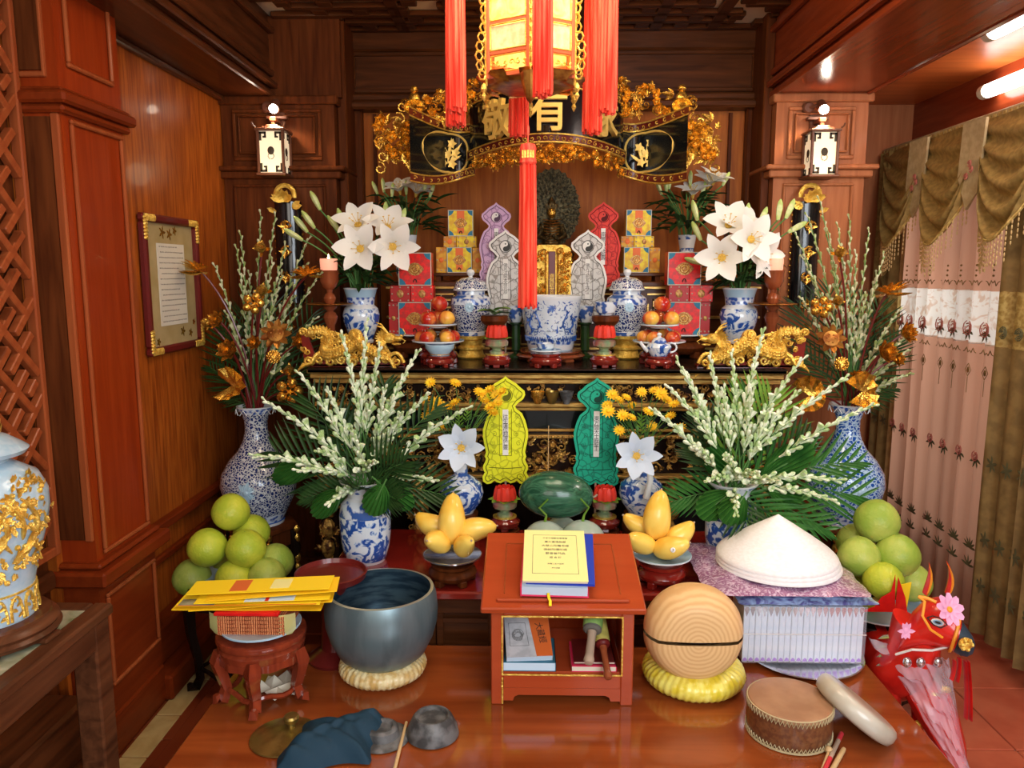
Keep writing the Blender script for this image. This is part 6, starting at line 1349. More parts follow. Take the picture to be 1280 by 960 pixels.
# gold lotus sprays with tuberoses in the big vases
GP = {}
def gold_part(kind):
    if kind in GP: return GP[kind]
    mb = M()
    if kind == 'lotus':
        for r_, (n, e, L) in enumerate(((7, .45, .06), (7, .9, .06), (5, 1.6, .055))):
            for k in range(n): a = k * 2 * PI / n + r_ * .45; mb.leaf((.008 * math.cos(a), .008 * math.sin(a), 0), (math.cos(a), math.sin(a), e), L, .028, up=(0, 0, 1), bend=.35, n=5, fold=.3)
        mb.ball((0, 0, .012), (.014, .014, .014), 8, 6)
    elif kind == 'bud': mb.lathe([(0, -.01), (.012, 0), (.022, .016), (.024, .030), (.016, .048), (.004, .062), (0, .066)], 12, lobe=(4, .10)); [mb.leaf((.012 * math.cos(a), .012 * math.sin(a), 0), (math.cos(a), math.sin(a), .4), .03, .016, n=3) for a in (0, 1.6, 3.1, 4.7)]
    elif kind == 'pod':
        mb.ball((0, 0, .02), (.034, .034, .030), 16, 10)
        for k in range(60): z = 1 - 2 * (k + .5) / 60; r = math.sqrt(1 - z * z); a = k * 2.4; mb.ball((.034 * r * math.cos(a), .034 * r * math.sin(a), .02 + .030 * z), .0058, 6, 4)
    elif kind == 'berries':
        for k in range(5): a = k * 1.256; mb.ball((.028 * math.cos(a), .028 * math.sin(a), .01), .017, 9, 7); mb.tube([(0, 0, 0), (.028 * math.cos(a), .028 * math.sin(a), .01)], .003, 4)
    elif kind == 'leaf':
        v = []; f = []
        for i in range(17):
            u = -1 + i / 8
            for j in range(7): r = j / 6; a = u * 2.6; q = .075 * r * (1 - .15 * math.cos(a)); v.append((q * math.cos(a), q * math.sin(a), .012 * r * (1 if i % 2 else -1) * r + .05 * r * r * abs(math.sin(a)) ** 1.5))
        f = [(i * 7 + j, i * 7 + j + 1, (i + 1) * 7 + j + 1, (i + 1) * 7 + j) for i in range(16) for j in range(6)]; mb.add(v, f)
    elif kind == 'fold':
        for s in (-1, 1):
            for k in range(9): a = (k - 4) * .30; mb.leaf((0, 0, .002 * k), (math.sin(a) * 1.6, s * .25, abs(math.cos(a)) * .9), .085 - .006 * abs(k - 4) * .5, .02, up=(0, s, .2), n=4, fold=.3)
    elif kind == 'star':
        for k in range(9): a = k * 2 * PI / 9; mb.leaf((.022 * math.cos(a), .022 * math.sin(a), 0), (math.cos(a), math.sin(a), .25), .038, .026, up=(0, 0, 1), n=3, fold=.3)
        mb.lathe([(0, -.03), (.012, -.02), (.026, .0), (.03, .012), (.0, .014)], 16); [mb.ball((.016 * math.cos(k), .016 * math.sin(k), .015), .004, 5, 4) for k in range(6)]
    GP[kind] = mb; return mb
GM = {}
def gold_stalk(base, tip, kind, lab, grp, ax=(0, -.6, .8), s=1, mat='gold'):
    base, tip = V(base), V(tip); q = tip - base; t = thing('gilt_lotus_stalk', lab, 'ornament', base, 0, grp)
    mb = M(); mb.tube(bez((0, 0, -.08), (q.x * .2, q.y * .3, q.z * .65 + .02), q, 10), .0045, 6); mb.build('stem', 'maroon', t)
    nm = {'lotus': 'lotus_flower', 'bud': 'lotus_bud', 'pod': 'seed_pod', 'berries': 'berry_cluster', 'leaf': 'round_leaf', 'fold': 'folded_leaf', 'star': 'lotus_pod'}[kind]
    m4 = along(q, ax) @ Matrix.Scale(s, 4)
    if (kind, mat) not in GM: GM[(kind, mat)] = gold_part(kind).build(nm, mat, t, M4=m4, sm=40).data
    else: link(nm, GM[(kind, mat)], t, M4=m4)
desc = {'lotus': 'gilt open lotus flower on dark red stem', 'bud': 'gilt pointed lotus bud on dark red stem', 'pod': 'knobbly gilt round seed head on dark red stem', 'berries': 'cluster of round gilt fruits on dark red stem', 'leaf': 'curled gilt round lotus leaf on dark red stem', 'fold': 'folded ribbed gilt lotus leaf on dark red stem', 'star': 'dark gilt lotus seed pod framed by petals'}
wh = ['at the top', 'at the outer edge', 'near the middle', 'low over the vase', 'towards the altar', 'at the outer lower side']
def spray(side, P0, gold, tips, fr):
    b = P0 + V((0, 0, hB - .02)); nm = side + ' big vase'
    for i, (px, py, k, s, dy, w_) in enumerate(gold): gold_stalk(b + V((.02 * math.sin(i), .02 * math.cos(i), 0)), at(px, py, 3.3 + dy), k, '%s, %s, %s spray' % (desc[k], w_, side), 'gilt lotus stalks in the ' + nm, ax=((px - b.x * 0 - (326 if side == 'left' else 1052)) / 160, -1, .35), s=s, mat='copper_brown' if k in ('star',) else 'gold')
    for i, (px, py, dy) in enumerate(tips): tp = at(px, py, 3.36 + dy); tuberose(b, tp, '%s slender tuberose stalk%s by its tip, in the ' % rank(tips, i) + nm, 'tuberose stalks in the ' + nm, 'bud_olive', n=20, bl=.046, br=.0078, start=.32)
    for i, (px, py, dy, L) in enumerate(fr): tp = at(px, py, 3.4 + dy); palm(b, tp - b, (tp - b).length * L, '%s dark palm frond%s behind the gilt lotus, ' % rank(fr, i) + nm, 'palm fronds in the ' + nm, 'leaf_dark', spread=.9, w=.010)
spray('left', VL, [(328, 312, 'bud', 1, 0, 'at the top'), (252, 340, 'fold', 1.1, -.05, 'at the outer top'), (275, 402, 'lotus', .85, -.1, 'at the outer edge'), (262, 405, 'bud', .8, -.05, 'leftmost'), (290, 440, 'lotus', 1.05, -.12, 'at the outer lower side'), (318, 380, 'berries', 1.1, -.08, 'at the upper middle'), (330, 365, 'bud', 1.0, -.02, 'just above the berries'), (345, 418, 'star', 1.15, -.08, 'at the centre'), (343, 447, 'pod', .78, -.12, 'under the dark pod'), (383, 345, 'fold', 1.0, -.05, 'towards the altar'), (375, 428, 'lotus', .8, -.05, 'nearest the dragon'), (290, 482, 'leaf', .95, -.12, 'lowest on the outer side'), (362, 490, 'berries', 1.35, -.1, 'low over the vase'), (362, 465, 'bud', 1, -.06, 'low towards the dragon'), (320, 430, 'lotus', .7, -.1, 'left of the dark pod')],
      [(270, 335, 0), (296, 312, 0), (301, 295, .02), (326, 270, .05), (344, 272, .05), (356, 310, 0), (380, 335, -.03), (398, 345, -.05), (392, 400, -.05), (365, 375, -.08), (312, 345, .05), (285, 395, -.08), (385, 300, .1), (340, 330, -.05), (352, 345, .05)], [(262, 440, 0, 1), (275, 380, .05, 1), (330, 340, .1, 1), (390, 360, .08, 1), (400, 430, .0, 1), (300, 360, .08, 1), (270, 480, .0, .8), (360, 400, .0, 1)])
spray('right', VR, [(1048, 318, 'bud', 1, 0, 'at the top'), (1108, 367, 'fold', 1.15, -.05, 'at the outer top'), (1128, 418, 'lotus', .95, -.08, 'rightmost'), (1102, 442, 'lotus', 1.05, -.1, 'at the outer side'), (1118, 450, 'lotus', .7, -.06, 'behind the outer lotus'), (1026, 385, 'berries', 1.1, -.08, 'at the upper middle'), (1045, 378, 'bud', .9, -.04, 'beside the berries'), (1038, 424, 'star', 1.1, -.08, 'at the centre'), (1050, 456, 'pod', .8, -.12, 'under the dark pod'), (1012, 495, 'leaf', 1.0, -.1, 'lowest towards the altar'), (1078, 490, 'leaf', 1.0, -.12, 'lowest on the outer side'), (1068, 470, 'fold', .7, -.05, 'low on the outer side')],
      [(993, 290, 0), (1010, 272, .03), (1025, 252, .05), (1036, 292, 0), (1048, 285, .05), (1062, 275, .06), (1086, 291, .05), (1070, 320, 0), (1104, 322, .03), (1082, 372, -.04), (1122, 390, 0), (1003, 375, -.05), (1128, 425, .03), (1132, 440, .0), (1135, 468, -.02), (1095, 345, .05), (1055, 330, .0), (1005, 325, .05)], [(1000, 350, .05, 1), (1040, 330, .1, 1), (1100, 350, .08, 1), (1125, 400, .05, 1), (1120, 470, 0, 1), (1090, 400, .05, 1), (1000, 420, .0, 1), (1070, 440, .05, 1)])
# ================================================================ pomelos, mangoes, melons
def pomelo(p, r, lab, m, group=None, tilt=(0, 0)):
    t = thing('pomelo', lab, 'pomelo', p, 0, group); t.rotation_euler = (tilt[0], tilt[1], rnd(0, 6))
    mb = M(); pr = []
    for k in range(15):
        a = PI * k / 14; rr = math.sin(a) * (1 - .07 * max(0, -math.cos(a) * -1) * 1); z = -math.cos(a) * .94 + (.10 * max(0, -math.cos(a)) ** 3)
        if k == 14: z -= .05
        pr.append((rr * r if 0 < k < 14 else 0, z * r + r * .94))
    mb.lathe(pr, 26); mb.build('fruit', m, t)
    mb = M(); mb.ball((0, 0, r * 1.90), (r * .07, r * .07, r * .04), 8, 4); mb.build('stem_scar', 'stem_green', t)
zz = SL.z
plate((SL.x, SL.y, zz + .0005), .15, 'plate under the left pile of pomelos', dp=.014)
def pile(lst, side, base):
    for px, py, Y, r, m, lab in lst:
        c = at(px, py, Y); pomelo((c.x, c.y, c.z - r * .94), r, lab, m, 'pomelos in the %s pile' % side, (rnd(-.15, .15), rnd(-.15, .15)))
pile([(287, 641, 2.78, .071, 'pomelo', 'topmost pale green pomelo of the left pile'), (259, 684, 2.72, .073, 'pomelo', 'second layer pomelo at the outer left of the left pile'), (308, 686, 2.70, .073, 'pomelo', 'second layer pomelo at front right of the left pile'), (316, 665, 2.84, .07, 'pomelo', 'half hidden pomelo behind the second layer of the left pile'),
      (240, 722, 2.76, .072, 'pomelo_green', 'bottom pomelo at the far left of the left pile'), (290, 724, 2.66, .070, 'pomelo', 'bottom front pomelo just above the yellow envelopes'), (341, 703, 2.76, .070, 'pomelo_green', 'bottom right darker green pomelo of the left pile'), (332, 722, 2.66, .068, 'pomelo_green', 'low darker pomelo at front right of the left pile'), (285, 712, 2.9, .07, 'pomelo_green', 'bottom rear pomelo of the left pile')], 'left', SL)
plate((SR.x, SR.y, SR.z + .0005), .17, 'white rimmed plate under the right pile of pomelos', dp=.02)
pile([(1094, 652, 2.68, .079, 'pomelo_green', 'topmost big green pomelo of the right pile'), (1077, 697, 2.60, .072, 'pomelo_green', 'second layer pomelo at left of the right pile'), (1122, 696, 2.60, .077, 'pomelo_green', 'second layer large pomelo at right of the right pile'), (1071, 678, 2.78, .07, 'pomelo_green', 'half hidden pomelo at the rear left of the right pile'),
      (1103, 728, 2.52, .068, 'pomelo', 'lowest front pomelo of the right pile touching the red paper'), (1140, 730, 2.66, .07, 'pomelo_green', 'bottom pomelo at the right end of the right pile'), (1082, 738, 2.66, .07, 'pomelo', 'bottom left pomelo of the right pile beside the plastic bag')], 'right', SR)
def mango(p, d, L, lab, sticker=None):
    t = thing('mango', lab, 'mango', p, 0); m = along((0, 0, 0), d, rnd(0, 6))
    mb = M(); mb.t = m; pr = []
    for k in range(17):
        u = k / 16; r = math.sin(PI * u ** .85) ** .46 * (.315 - .04 * u) * L
        if k in (0, 16): r = 0
        pr.append((r, u * L - L / 2))
    n = 22; v = []
    b0 = len(mb.v); mb.lathe(pr, n, sy=.9)
    # beak bend
    mi = m.inverted()
    for i in range(b0, len(mb.v)):
        q = mi @ V(mb.v[i]); u = q.z / L + .5; q.x += .10 * L * (max(0, u - .45)) ** 2 * 4 * 1.0 - .02 * L; mb.v[i] = tuple(m @ q)
    mb.t = None; mb.build('fruit', 'mango', t)
    mb = M(); e = m @ V((.115 * L, 0, L * .5)); mb.ball(e, (.004, .004, .004), 6, 4); mb.build('stem_scar', 'stick_wood', t)
    if sticker:
        mb = M(); s = V(sticker); 
        mb.ball(s * L, (.009, .002, .009), 14, 4, s.to_track_quat('-Y', 'Z').to_matrix().to_4x4()); st_ = mb.build('sticker', 'paper_white', t)
        text('7', .012, 'ink', st_, Matrix.Translation(s * L * 1.02 + s.normalized() * .002) @ s.to_track_quat('Z', 'Y').to_matrix().to_4x4(), .0003)
for side, cx, pyr, its in (('left', 566, 692, [(565, 649, 0, (.0, .0, 1), .150, 'upright mango standing in the middle of the left plate', None), (594, 662, .0, (1, -.1, .38), .125, 'mango pointing right with curved beak on the left plate', None), (540, 656, .05, (-1, .2, .25), .115, 'rear mango pointing left on the left plate', None), (546, 677, -.06, (-.5, -.8, .55), .112, 'front left mango with round sticker on the left plate', (-.02, -.335, .06)), (581, 682, -.07, (.25, -.7, .7), .100, 'front right mango on the left plate', None)]),
                           ('right', 826, 692, [(822, 644, 0, (.02, 0, 1), .145, 'upright mango standing in the middle of the right plate', None), (850, 668, .0, (1, .1, .5), .105, 'mango on the right edge of the right plate', None), (797, 656, .05, (-.9, .2, .4), .100, 'rear left mango on the right plate', None), (800, 678, -.05, (-.9, -.5, .5), .110, 'pale mango with pointed beak at front left of the right plate', None), (839, 684, -.07, (.75, -.75, .35), .115, 'front right mango with label on the right plate', (-.02, -.33, .05))])):
    Y = 2.555; p = on(cx, Y, ZL); zp = at(cx, 702, Y).z
    wood_stand(p, .085, zp - ZL, 'red round stand under the %s mango plate' % side, 'wood_dark' if side == 'left' else 'red_lacquer'); plate((p.x, Y, zp + .0005), .102, '%s under the %s mangoes' % ('ridged glass plate' if side == 'left' else 'white plate', side), 'china_white' if side == 'right' else 'foil', dp=.024)
    for px, py, dy, d, L, lab, stk in its: mango(at(px, py, Y + dy), d, L * 1.2, lab, stk)
# watermelon on honeydews
p = on(700, 2.72, ZL); wood_stand(p, .13, .04, 'dark round stand under the melons', 'wood_dark'); plate((p.x, p.y, ZL + .0405), .17, 'plate under the honeydew melons', dp=.014)
def melon(px, py, Y, r, lab):
    c = at(px, py, Y); t = thing('honeydew_melon', lab, 'melon', c); mb = M(); mb.ball((0, 0, 0), (r, r, r * .97), 26, 16); mb.build('fruit', 'honeydew', t)
    mb = M(); s = 1 if px > 700 else -1; mb.tube([(0, 0, r * .95), (.005, 0, r + .02), (.02 * s, -.01, r + .05), (-.01 * s, -.02, r + .085)], [.006, .004, .0035, .003], 6); mb.build('vine', 'leaf_light', t)
    return c
melon(681, 678, 2.63, .080, 'left pale green honeydew melon behind the yellow book'); melon(728, 679, 2.63, .085, 'right pale green honeydew melon behind the yellow book'); melon(702, 668, 2.80, .07, 'rear honeydew melon hidden under the watermelon')
c = at(695, 618, 2.71); t = thing('watermelon', 'dark green striped watermelon lying across the melons', 'watermelon', c); t.rotation_euler = (0, R(4), 0)
mb = M(); mb.ball((0, 0, 0), (.136, .086, .086), 34, 20); mb.build('fruit', 'watermelon', t); mb = M(); mb.tube([(.132, 0, 0), (.142, -.004, .004), (.148, -.006, .012)], .004, 5); mb.build('stem', 'stick_wood', t)
c = at(660, 690, 2.50); t = thing('dry_vine_leaf', 'dried yellow green melon leaf left of the book', 'leaf', c)
mb = M(); [mb.leaf((0, 0, 0), (math.cos(a), -.2, math.sin(a)), .075, .03, up=(0, -1, 0), bend=.3) for a in (1.2, 1.8, 2.4)]; mb.build('leaf', 'lily_bud', t)
# lower lotus lamps
for px, side in ((631, 'left'), (755, 'right')):
    zt = at(px, 609, 2.9).z; p = on(px, 2.92, ZL); h = zt - .175 - ZL
    wood_stand(p, .065, h, 'dark round stand under the lower %s lotus lamp' % side, 'wood_dark'); lotus_lamp(p + V((0, 0, h + .0005)), 'red lotus lamp beside the watermelon, under the %s slip' % ('yellow' if side == 'left' else 'green'), 'glass_stand')
# incense stick between the slips
p = on(684.5, 3.02, ZL); t = thing('incense_burner', 'small gold burner with one thin standing incense stick', 'incense burner', p); zt = at(684, 532, 3.02).z - ZL; zb = at(684, 590, 3.02).z - ZL
mb = M(); mb.lathe([(.03, 0), (.035, .01), (.012, .03), (.010, zb * .6), (.03, zb * .75), (.045, zb), (.04, zb), (0, zb * .9)], 22); mb.build('burner', 'gold', t)
mb = M(); mb.tube([(0, 0, zb * .85), (.001, 0, zt)], .0016, 5); mb.build('incense_stick', 'stick_pale', t)
# red round tray behind the singing bowl
p = on(418, 2.36, ZT); zt = at(418, 714, 2.36).z - ZT; t = thing('pedestal_tray', 'dark red round pedestal tray behind the singing bowl', 'tray', p)
mb = M(); mb.lathe([(.08, 0), (.085, .012), (.04, .04), (.035, zt - .08), (.06, zt - .04), (.11, zt - .02), (.116, zt), (.110, zt + .002), (.104, zt - .012), (0, zt - .016)], 36); mb.build('tray', 'maroon', t)
# ================================================================ lectern with books
Lp = on(702, 2.10, ZT); Lt = thing('lectern', 'red lacquered low reading desk with sloping top and open shelf', 'lectern', Lp)
g = lambda z: z - ZT
w2 = .207; d0, d1 = 0, .30; zf = at(700, 765, 2.10).z - ZT; slope = math.atan2(.085, .38)
lg = None
for x in (-w2 + .018, w2 - .018):
    for y in (.018, d1):
        if lg is None: mb = M(); mb.box(-.018, -.018, 0, .018, .018, zf, .003); lg = mb.build('leg', 'lectern_red', Lt, (x, y, 0))
        else: link('leg', lg.data, Lt, (x, y, 0))
for x in (-w2 + .012, w2 - .012): mb = M(); mb.box(x - .006, .036, .05, x + .006, d1 - .018, zf); mb.build('side_panel', 'lectern_red', Lt)
mb = M(); mb.box(-w2 + .03, d1 - .008, .05, w2 - .03, d1 + .004, zf); mb.build('back_panel', 'wood_red', Lt)
mb = M(); mb.box(-w2 + .03, .01, .085, w2 - .03, d1 - .01, .10, .002); mb.build('shelf', 'lectern_red', Lt)
mb = M(); mb.box(-w2 + .036, 0, zf - .016, w2 - .036, .014, zf, .002); mb.build('rail', 'lectern_red', Lt); mb = M(); mb.box(-w2 + .036, 0, .052, w2 - .036, .014, .092, .002); mb.build('rail', 'lectern_red', Lt)
mb = M(); o = [(-w2 + .036, .052), (w2 - .036, .052), (w2 - .036, .012), (w2 - .064, .012), (w2 - .068, .024), (w2 - .08, .030), (-w2 + .08, .030), (-w2 + .068, .024), (-w2 + .064, .012), (-w2 + .036, .012)]; mb.prism(o, .002, .012); mb.build('shaped_apron', 'lectern_red', Lt, sm=0)
mb = M(); bars(mb, -w2 + .030, .092, w2 - .030, zf - .012, .0, .0055, .003); mb.build('gold_trim', 'gold_bright', Lt)
mb = M(); mb.box(-w2 + .0305, -.003, .004, -w2 + .0355, 0, .086); mb.build('gold_trim', 'gold_bright', Lt)
TM = Matrix.Translation((0, -.045, zf + .012)) @ Matrix.Rotation(slope, 4, 'X')
mb = M(); mb.box(-.234, 0, 0, .234, .40, .020, .004); mb.build('sloping_top', 'lectern_red', Lt, M4=TM)
mb = M(); mb.box(-.19, .028, .020, .19, .038, .030, .003); mb.build('book_ledge', 'lectern_red', Lt, M4=TM)
mb = M(); bars(mb, 0, 0, .001, .001, 0) if False else None
for (a, b, c_, d_) in ((-.17, .33, .17, .333), (-.17, .07, -.167, .33), (.167, .07, .17, .33)): mb.box(a, b, .0195, c_, d_, .022)
mb.build('panel_line', 'wood_edge', Lt, M4=TM)
TW = Matrix.Translation(Lp) @ TM
bk = thing('prayer_book', 'thick yellow covered book with pink edge lying on the lectern top', 'book', (0, 0, 0)); bk.matrix_world = TW @ Matrix.Translation((-.022, .039, .0305)) @ Matrix.Rotation(R(-2), 4, 'Z')
w_, h_ = .096, .27
mb = M(); mb.box(-w_, .004, .004, w_ - .004, h_ - .004, .030); mb.build('pages', 'pages', bk)
mb = M(); mb.box(-w_ - .003, 0, 0, w_, h_, .004, .001); mb.build('pink_cover', 'book_pink', bk)
mb = M(); mb.box(-w_ - .004, 0, .0, -w_, h_, .034); mb.build('spine', 'book_pink', bk)
mb = M(); mb.tube([(-.02, .002, .012), (-.018, -.012, .006), (-.014, -.022, .004), (-.014, -.040, .0)], .004, 6, flat=.4); mb.build('yellow_ribbon', 'yellow_paper', bk)
b2 = thing('booklet', 'blue covered booklet showing at the right edge under the yellow book', 'book', (0, 0, 0)); b2.matrix_world = TW @ Matrix.Translation((-.010, .052, .0615)) @ Matrix.Rotation(R(-3), 4, 'Z')
mb = M(); mb.box(-w_, 0, 0, w_ + .005, h_ - .005, .010, .001); mb.build('cover', 'book_blue', b2)
b3 = thing('scripture_book', 'pale yellow scripture book with framed title on top of the lectern books', 'book', (0, 0, 0)); b3.matrix_world = TW @ Matrix.Translation((-.020, .045, .073)) @ Matrix.Rotation(R(-1), 4, 'Z')
mb = M(); mb.box(-w_ + .001, .002, 0, w_ - .006, h_ - .003, .006); mb.build('pages', 'pages_cream', b3)
mb = M(); mb.box(-w_, 0, .006, w_ - .004, h_, .009, .001); cv = mb.build('yellow_cover', 'book_yellow', b3)
mb = M(); fr = [(-.068, .035), (.066, .035), (.066, .24), (-.068, .24)]
for i in range(4): a, b = fr[i], fr[(i + 1) % 4]; mb.tube([(a[0], a[1], .0092), (b[0], b[1], .0092)], .0006, 4)
mb.build('frame_print', 'ink_grey', cv)
for i, (s, sz) in enumerate((('千手千眼觀世音菩薩', .0085), ('廣大圓滿無礙', .011), ('大悲心陀羅尼經', .012), ('佛說阿彌陀經', .012), ('觀音普門品', .012), ('經 合 訂', .010), ('佛曆二五六五年', .007), ('恭印流通', .006))):
    text(s, sz, 'ink_grey', cv, Matrix.Translation((0, .222 - i * .021 - (.012 if i > 5 else 0), .0094)), .0001, 'lettering')
# shelf contents
sh = Lp + V((0, 0, .1005))
def book(p, w_, d_, h_, cov, pg, lab, rz=0, txt=None):
    t = thing('book', lab, 'book', p, rz); mb = M(); mb.box(-w_ / 2, -d_ / 2, .002, w_ / 2 - .002, d_ / 2, h_ - .002); mb.build('pages', pg, t)
    mb = M(); mb.box(-w_ / 2 - .001, -d_ / 2 - .001, 0, w_ / 2, d_ / 2 + .001, .002); mb.box(-w_ / 2 - .001, -d_ / 2 - .001, h_ - .002, w_ / 2, d_ / 2 + .001, h_); mb.box(w_ / 2 - .002, -d_ / 2 - .001, 0, w_ / 2, d_ / 2 + .001, h_); return t, mb.build('cover', cov, t)
book(sh + V((-.095, .085, 0)), .155, .15, .028, 'book_teal', 'pages', 'teal covered book lying flat on the lectern shelf')
t, cv = book(sh + V((-.100, .085, .0285)), .135, .145, .022, 'photo_grey', 'pages', 'grey and orange covered book propped on the teal book'); t.rotation_euler = (R(24), 0, R(5)); t.location.z += .028
mb = M(); o = [(.020, -.0735), (.0672, -.0735), (.0672, .0735), (.005, .0735)]; mb.add([(x, y, .0222) for x, y in o] + [(x, y, .0228) for x, y in o], [(4, 5, 6, 7), (0, 1, 5, 4), (1, 2, 6, 5), (2, 3, 7, 6), (3, 0, 4, 7)]); oc = mb.build('orange_panel', 'book_orange', cv)
text('大藏經', .026, 'ink', oc, Matrix.Translation((.038, .01, .0230)) @ Matrix.Rotation(R(-82), 4, 'Z'), .0002)
mb = M(); bx = [(-.056, -.035), (.0, -.035), (-.006, .05), (-.056, .05)]
for i in range(4): a, b = bx[i], bx[(i + 1) % 4]; mb.tube([(a[0], a[1], .0224), (b[0], b[1], .0224)], .0005, 4)
for i in range(5): mb.tube([(-.030 + .018 * math.cos(a) * (1 - .12 * i), .005 + .022 * math.sin(a) * (1 - .15 * i), .0224) for a in [k * .5 + i for k in range(12)]], .0006, 4)
mb.build('line_drawing', 'ink', cv)
t, cv = book(sh + V((.095, .085, 0)), .130, .15, .018, 'book_pink', 'pages_cream', 'worn cream paged book with red corner under the mallets')
t, cv = book(sh + V((.097, .09, .0185)), .120, .14, .008, 'maroon', 'pages_cream', 'thin maroon booklet beneath the striker handles')
def mallet(px, py, lab, clothm, handm, ln, r1):
    b = at(px, py, 2.06); t = thing('mallet', lab, 'mallet', (b.x, b.y, b.z)); d = V((.03 if px < 745 else -.015, .16, .098)); L = d.length
    mb = M(); mb.spin((0, 0, 0), d, [(0, -.01), (r1 * .45, -.008), (r1 * .62, .002), (r1 * .5, .018), (r1 * .46, L * .35), (r1 * .52, L * .5), (r1 * .9, L * .56)] , 14); mb.build('handle', handm, t)
    mb = M(); e = d * .56; mb.spin(e, d, [(r1, -.002), (r1 * 1.12, .004), (r1 * 1.14, .06), (r1 * 1.1, .095), (0, .10)], 18); mb.build('wrapped_head', clothm, t)
    mb = M(); mb.spin(e, d, [(r1 * .8, -.012), (r1 * 1.06, -.006), (r1 * 1.06, .008), (r1, .010)], 18); mb.build('collar', 'ink_grey' if px < 745 else 'maroon', t)
mallet(736, 826, 'thick pale wooden striker with green wrapped head in the lectern', 'green_cloth', 'stick_wood', .1, .026)
mallet(760, 845, 'dark turned striker with olive wrapped head in the lectern', 'olive_cloth', 'turned_wood', .1, .021)
# ================================================================ singing bowl
def cushion(p, R0, r, lab, m, n=90, squash=.72):
    t = thing('ring_cushion', lab, 'cushion', p)
    mb = M(); v = []; k1, k2 = n * 2, 14
    for i in range(k1):
        a = i * 2 * PI / k1; rr = r * (.95 + .09 * abs(math.sin(PI * i / 4 + .4)) + .012 * math.sin(i * .31))
        for j in range(k2): b = j * 2 * PI / k2; q = R0 + rr * math.cos(b); v.append((q * math.cos(a + .03 * math.sin(b)), q * math.sin(a + .03 * math.sin(b)), r * squash + rr * squash * math.sin(b) * .96))
    mb.add(v, [(i * k2 + j, ((i + 1) % k1) * k2 + j, ((i + 1) % k1) * k2 + (j + 1) % k2, i * k2 + (j + 1) % k2) for i in range(k1) for j in range(k2)]); mb.build('wrapped_ring', m, t, sm=60); return t
p = on(479, 2.27, ZT); cushion(p + V((0, 0, .001)), .092, .045, 'woven tan straw ring cushion under the singing bowl', 'cushion_tan')
zb = ZT + .046; zr = at(477, 735, 2.27).z; H_ = zr - zb
t = thing('singing_bowl', 'large grey metal singing bowl on a straw ring', 'bowl', (p.x, p.y, zb)); Rm = .176
pr = [(0, .002), (.08, 0), (.105, .010), (.135, H_ * .15), (.160, H_ * .36), (Rm * .985, H_ * .56), (Rm, H_ * .72), (Rm * .975, H_ * .90), (Rm * .93, H_), (Rm * .875, H_ + .001), (Rm * .90, H_ * .85), (Rm * .92, H_ * .7), (.145, H_ * .35), (.10, H_ * .14), (0, .028)]
mb = M(); mb.lathe(pr, 72, mi=[0] * 8 + [1] + [2] * 5); mb.build('bowl', ['bowl_metal', 'bowl_rim', 'bowl_inside'], t, sm=50)
# ================================================================ wooden fish drum (sawn log) on yellow cushion
p = on(866, 2.24, ZT); cushion(p + V((0, 0, .001)), .108, .048, 'glossy yellow wrapped ring cushion under the sawn log drum', 'cushion_yellow', squash=.8)
c = at(866, 788, 2.19); t = thing('log_drum', 'round wooden drum with growth rings and a horizontal slit on yellow cushion', 'drum', c); Rr = .148
for s in (-1, 1):
    mb = M(); v = []; n, m_ = 40, 14
    # half ball flattened towards the viewer; slit left between halves
    for i in range(n + 1):
        a = PI * i / n
        for j in range(m_ + 1):
            b = -PI / 2 + PI * j / m_; x = Rr * math.cos(a) * math.cos(b); z = Rr * math.sin(a) * math.cos(b) * .94; y = Rr * math.sin(b) * .82
            if y < -.078: y = -.078 + (y + .078) * .25
            v.append((x, y, s * (z + .005)))
    f = [(i * (m_ + 1) + j, (i + 1) * (m_ + 1) + j, (i + 1) * (m_ + 1) + j + 1, i * (m_ + 1) + j + 1)[::s] for i in range(n) for j in range(m_)]
    mb.add(v, f); mb.build('upper_half' if s > 0 else 'lower_half', 'log_face', t, sm=60)
mb = M(); mb.ball((0, .0, 0), (Rr * .97, .084, .02), 30, 10); mb.build('slit_shade_core', 'black_wood', t)  # solid dark core; its colour stands for the shade inside the slit
# ================================================================ wrapped white packets on a tray, bag, hats
p = on(1002, 2.42, ZT); t = thing('oval_tray', 'silver rimmed round tray under the white packets', 'tray', p)
mb = M(); mb.lathe([(.15, 0), (.155, .004), (.185, .010), (.192, .016), (.188, .018), (.15, .010), (0, .009)], 48); mb.build('tray', 'foil', t)
n = 20; x0 = on(927, 2.33, ZT + .02).x; x1 = on(1077, 2.33, ZT + .02).x; dx = (x1 - x0) / n; ph = at(1000, 757, 2.33).z - ZT - .0195; pk = None; base_l = 'slim white packet standing in the row on the silver tray'
for i in range(n):
    if pk is None:
        t = thing('paper_packet', base_l, 'packet', (x0 + dx * .5, 2.33, ZT + .0192), 0, 'white packets standing on the silver tray'); pk = t
        mb = M(); mb.box(-dx * .47, 0, 0, dx * .47, .15, ph * .97, dx * .10); mb.build('wrapper', 'packet_white', t)
        mb = M(); mb.prism([(-dx * .4, .004), (dx * .4, .004), (dx * .3, .012), (0, .016), (-dx * .3, .011)], -.0012, 0); mb.build('violet_tip', 'packet_violet', t)
        mb = M(); mb.prism([(-dx * .42, ph * .93), (0, ph * .80), (dx * .42, ph * .93), (dx * .3, ph * .97), (-dx * .3, ph * .97)], -.0015, 0); mb.build('folded_flap', 'foil', t)
    else: q = dup(pk, (x0 + dx * (i + .5), 2.33 + .0015 * (i % 2), ZT + .0192))
t = thing('plastic_wrapper', 'clear plastic sleeve stretched around the white packets', 'wrapper', ((x0 + x1) / 2, 2.40, ZT + .0192)); hw = (x1 - x0) / 2 + .003
mb = M(); v = []; 
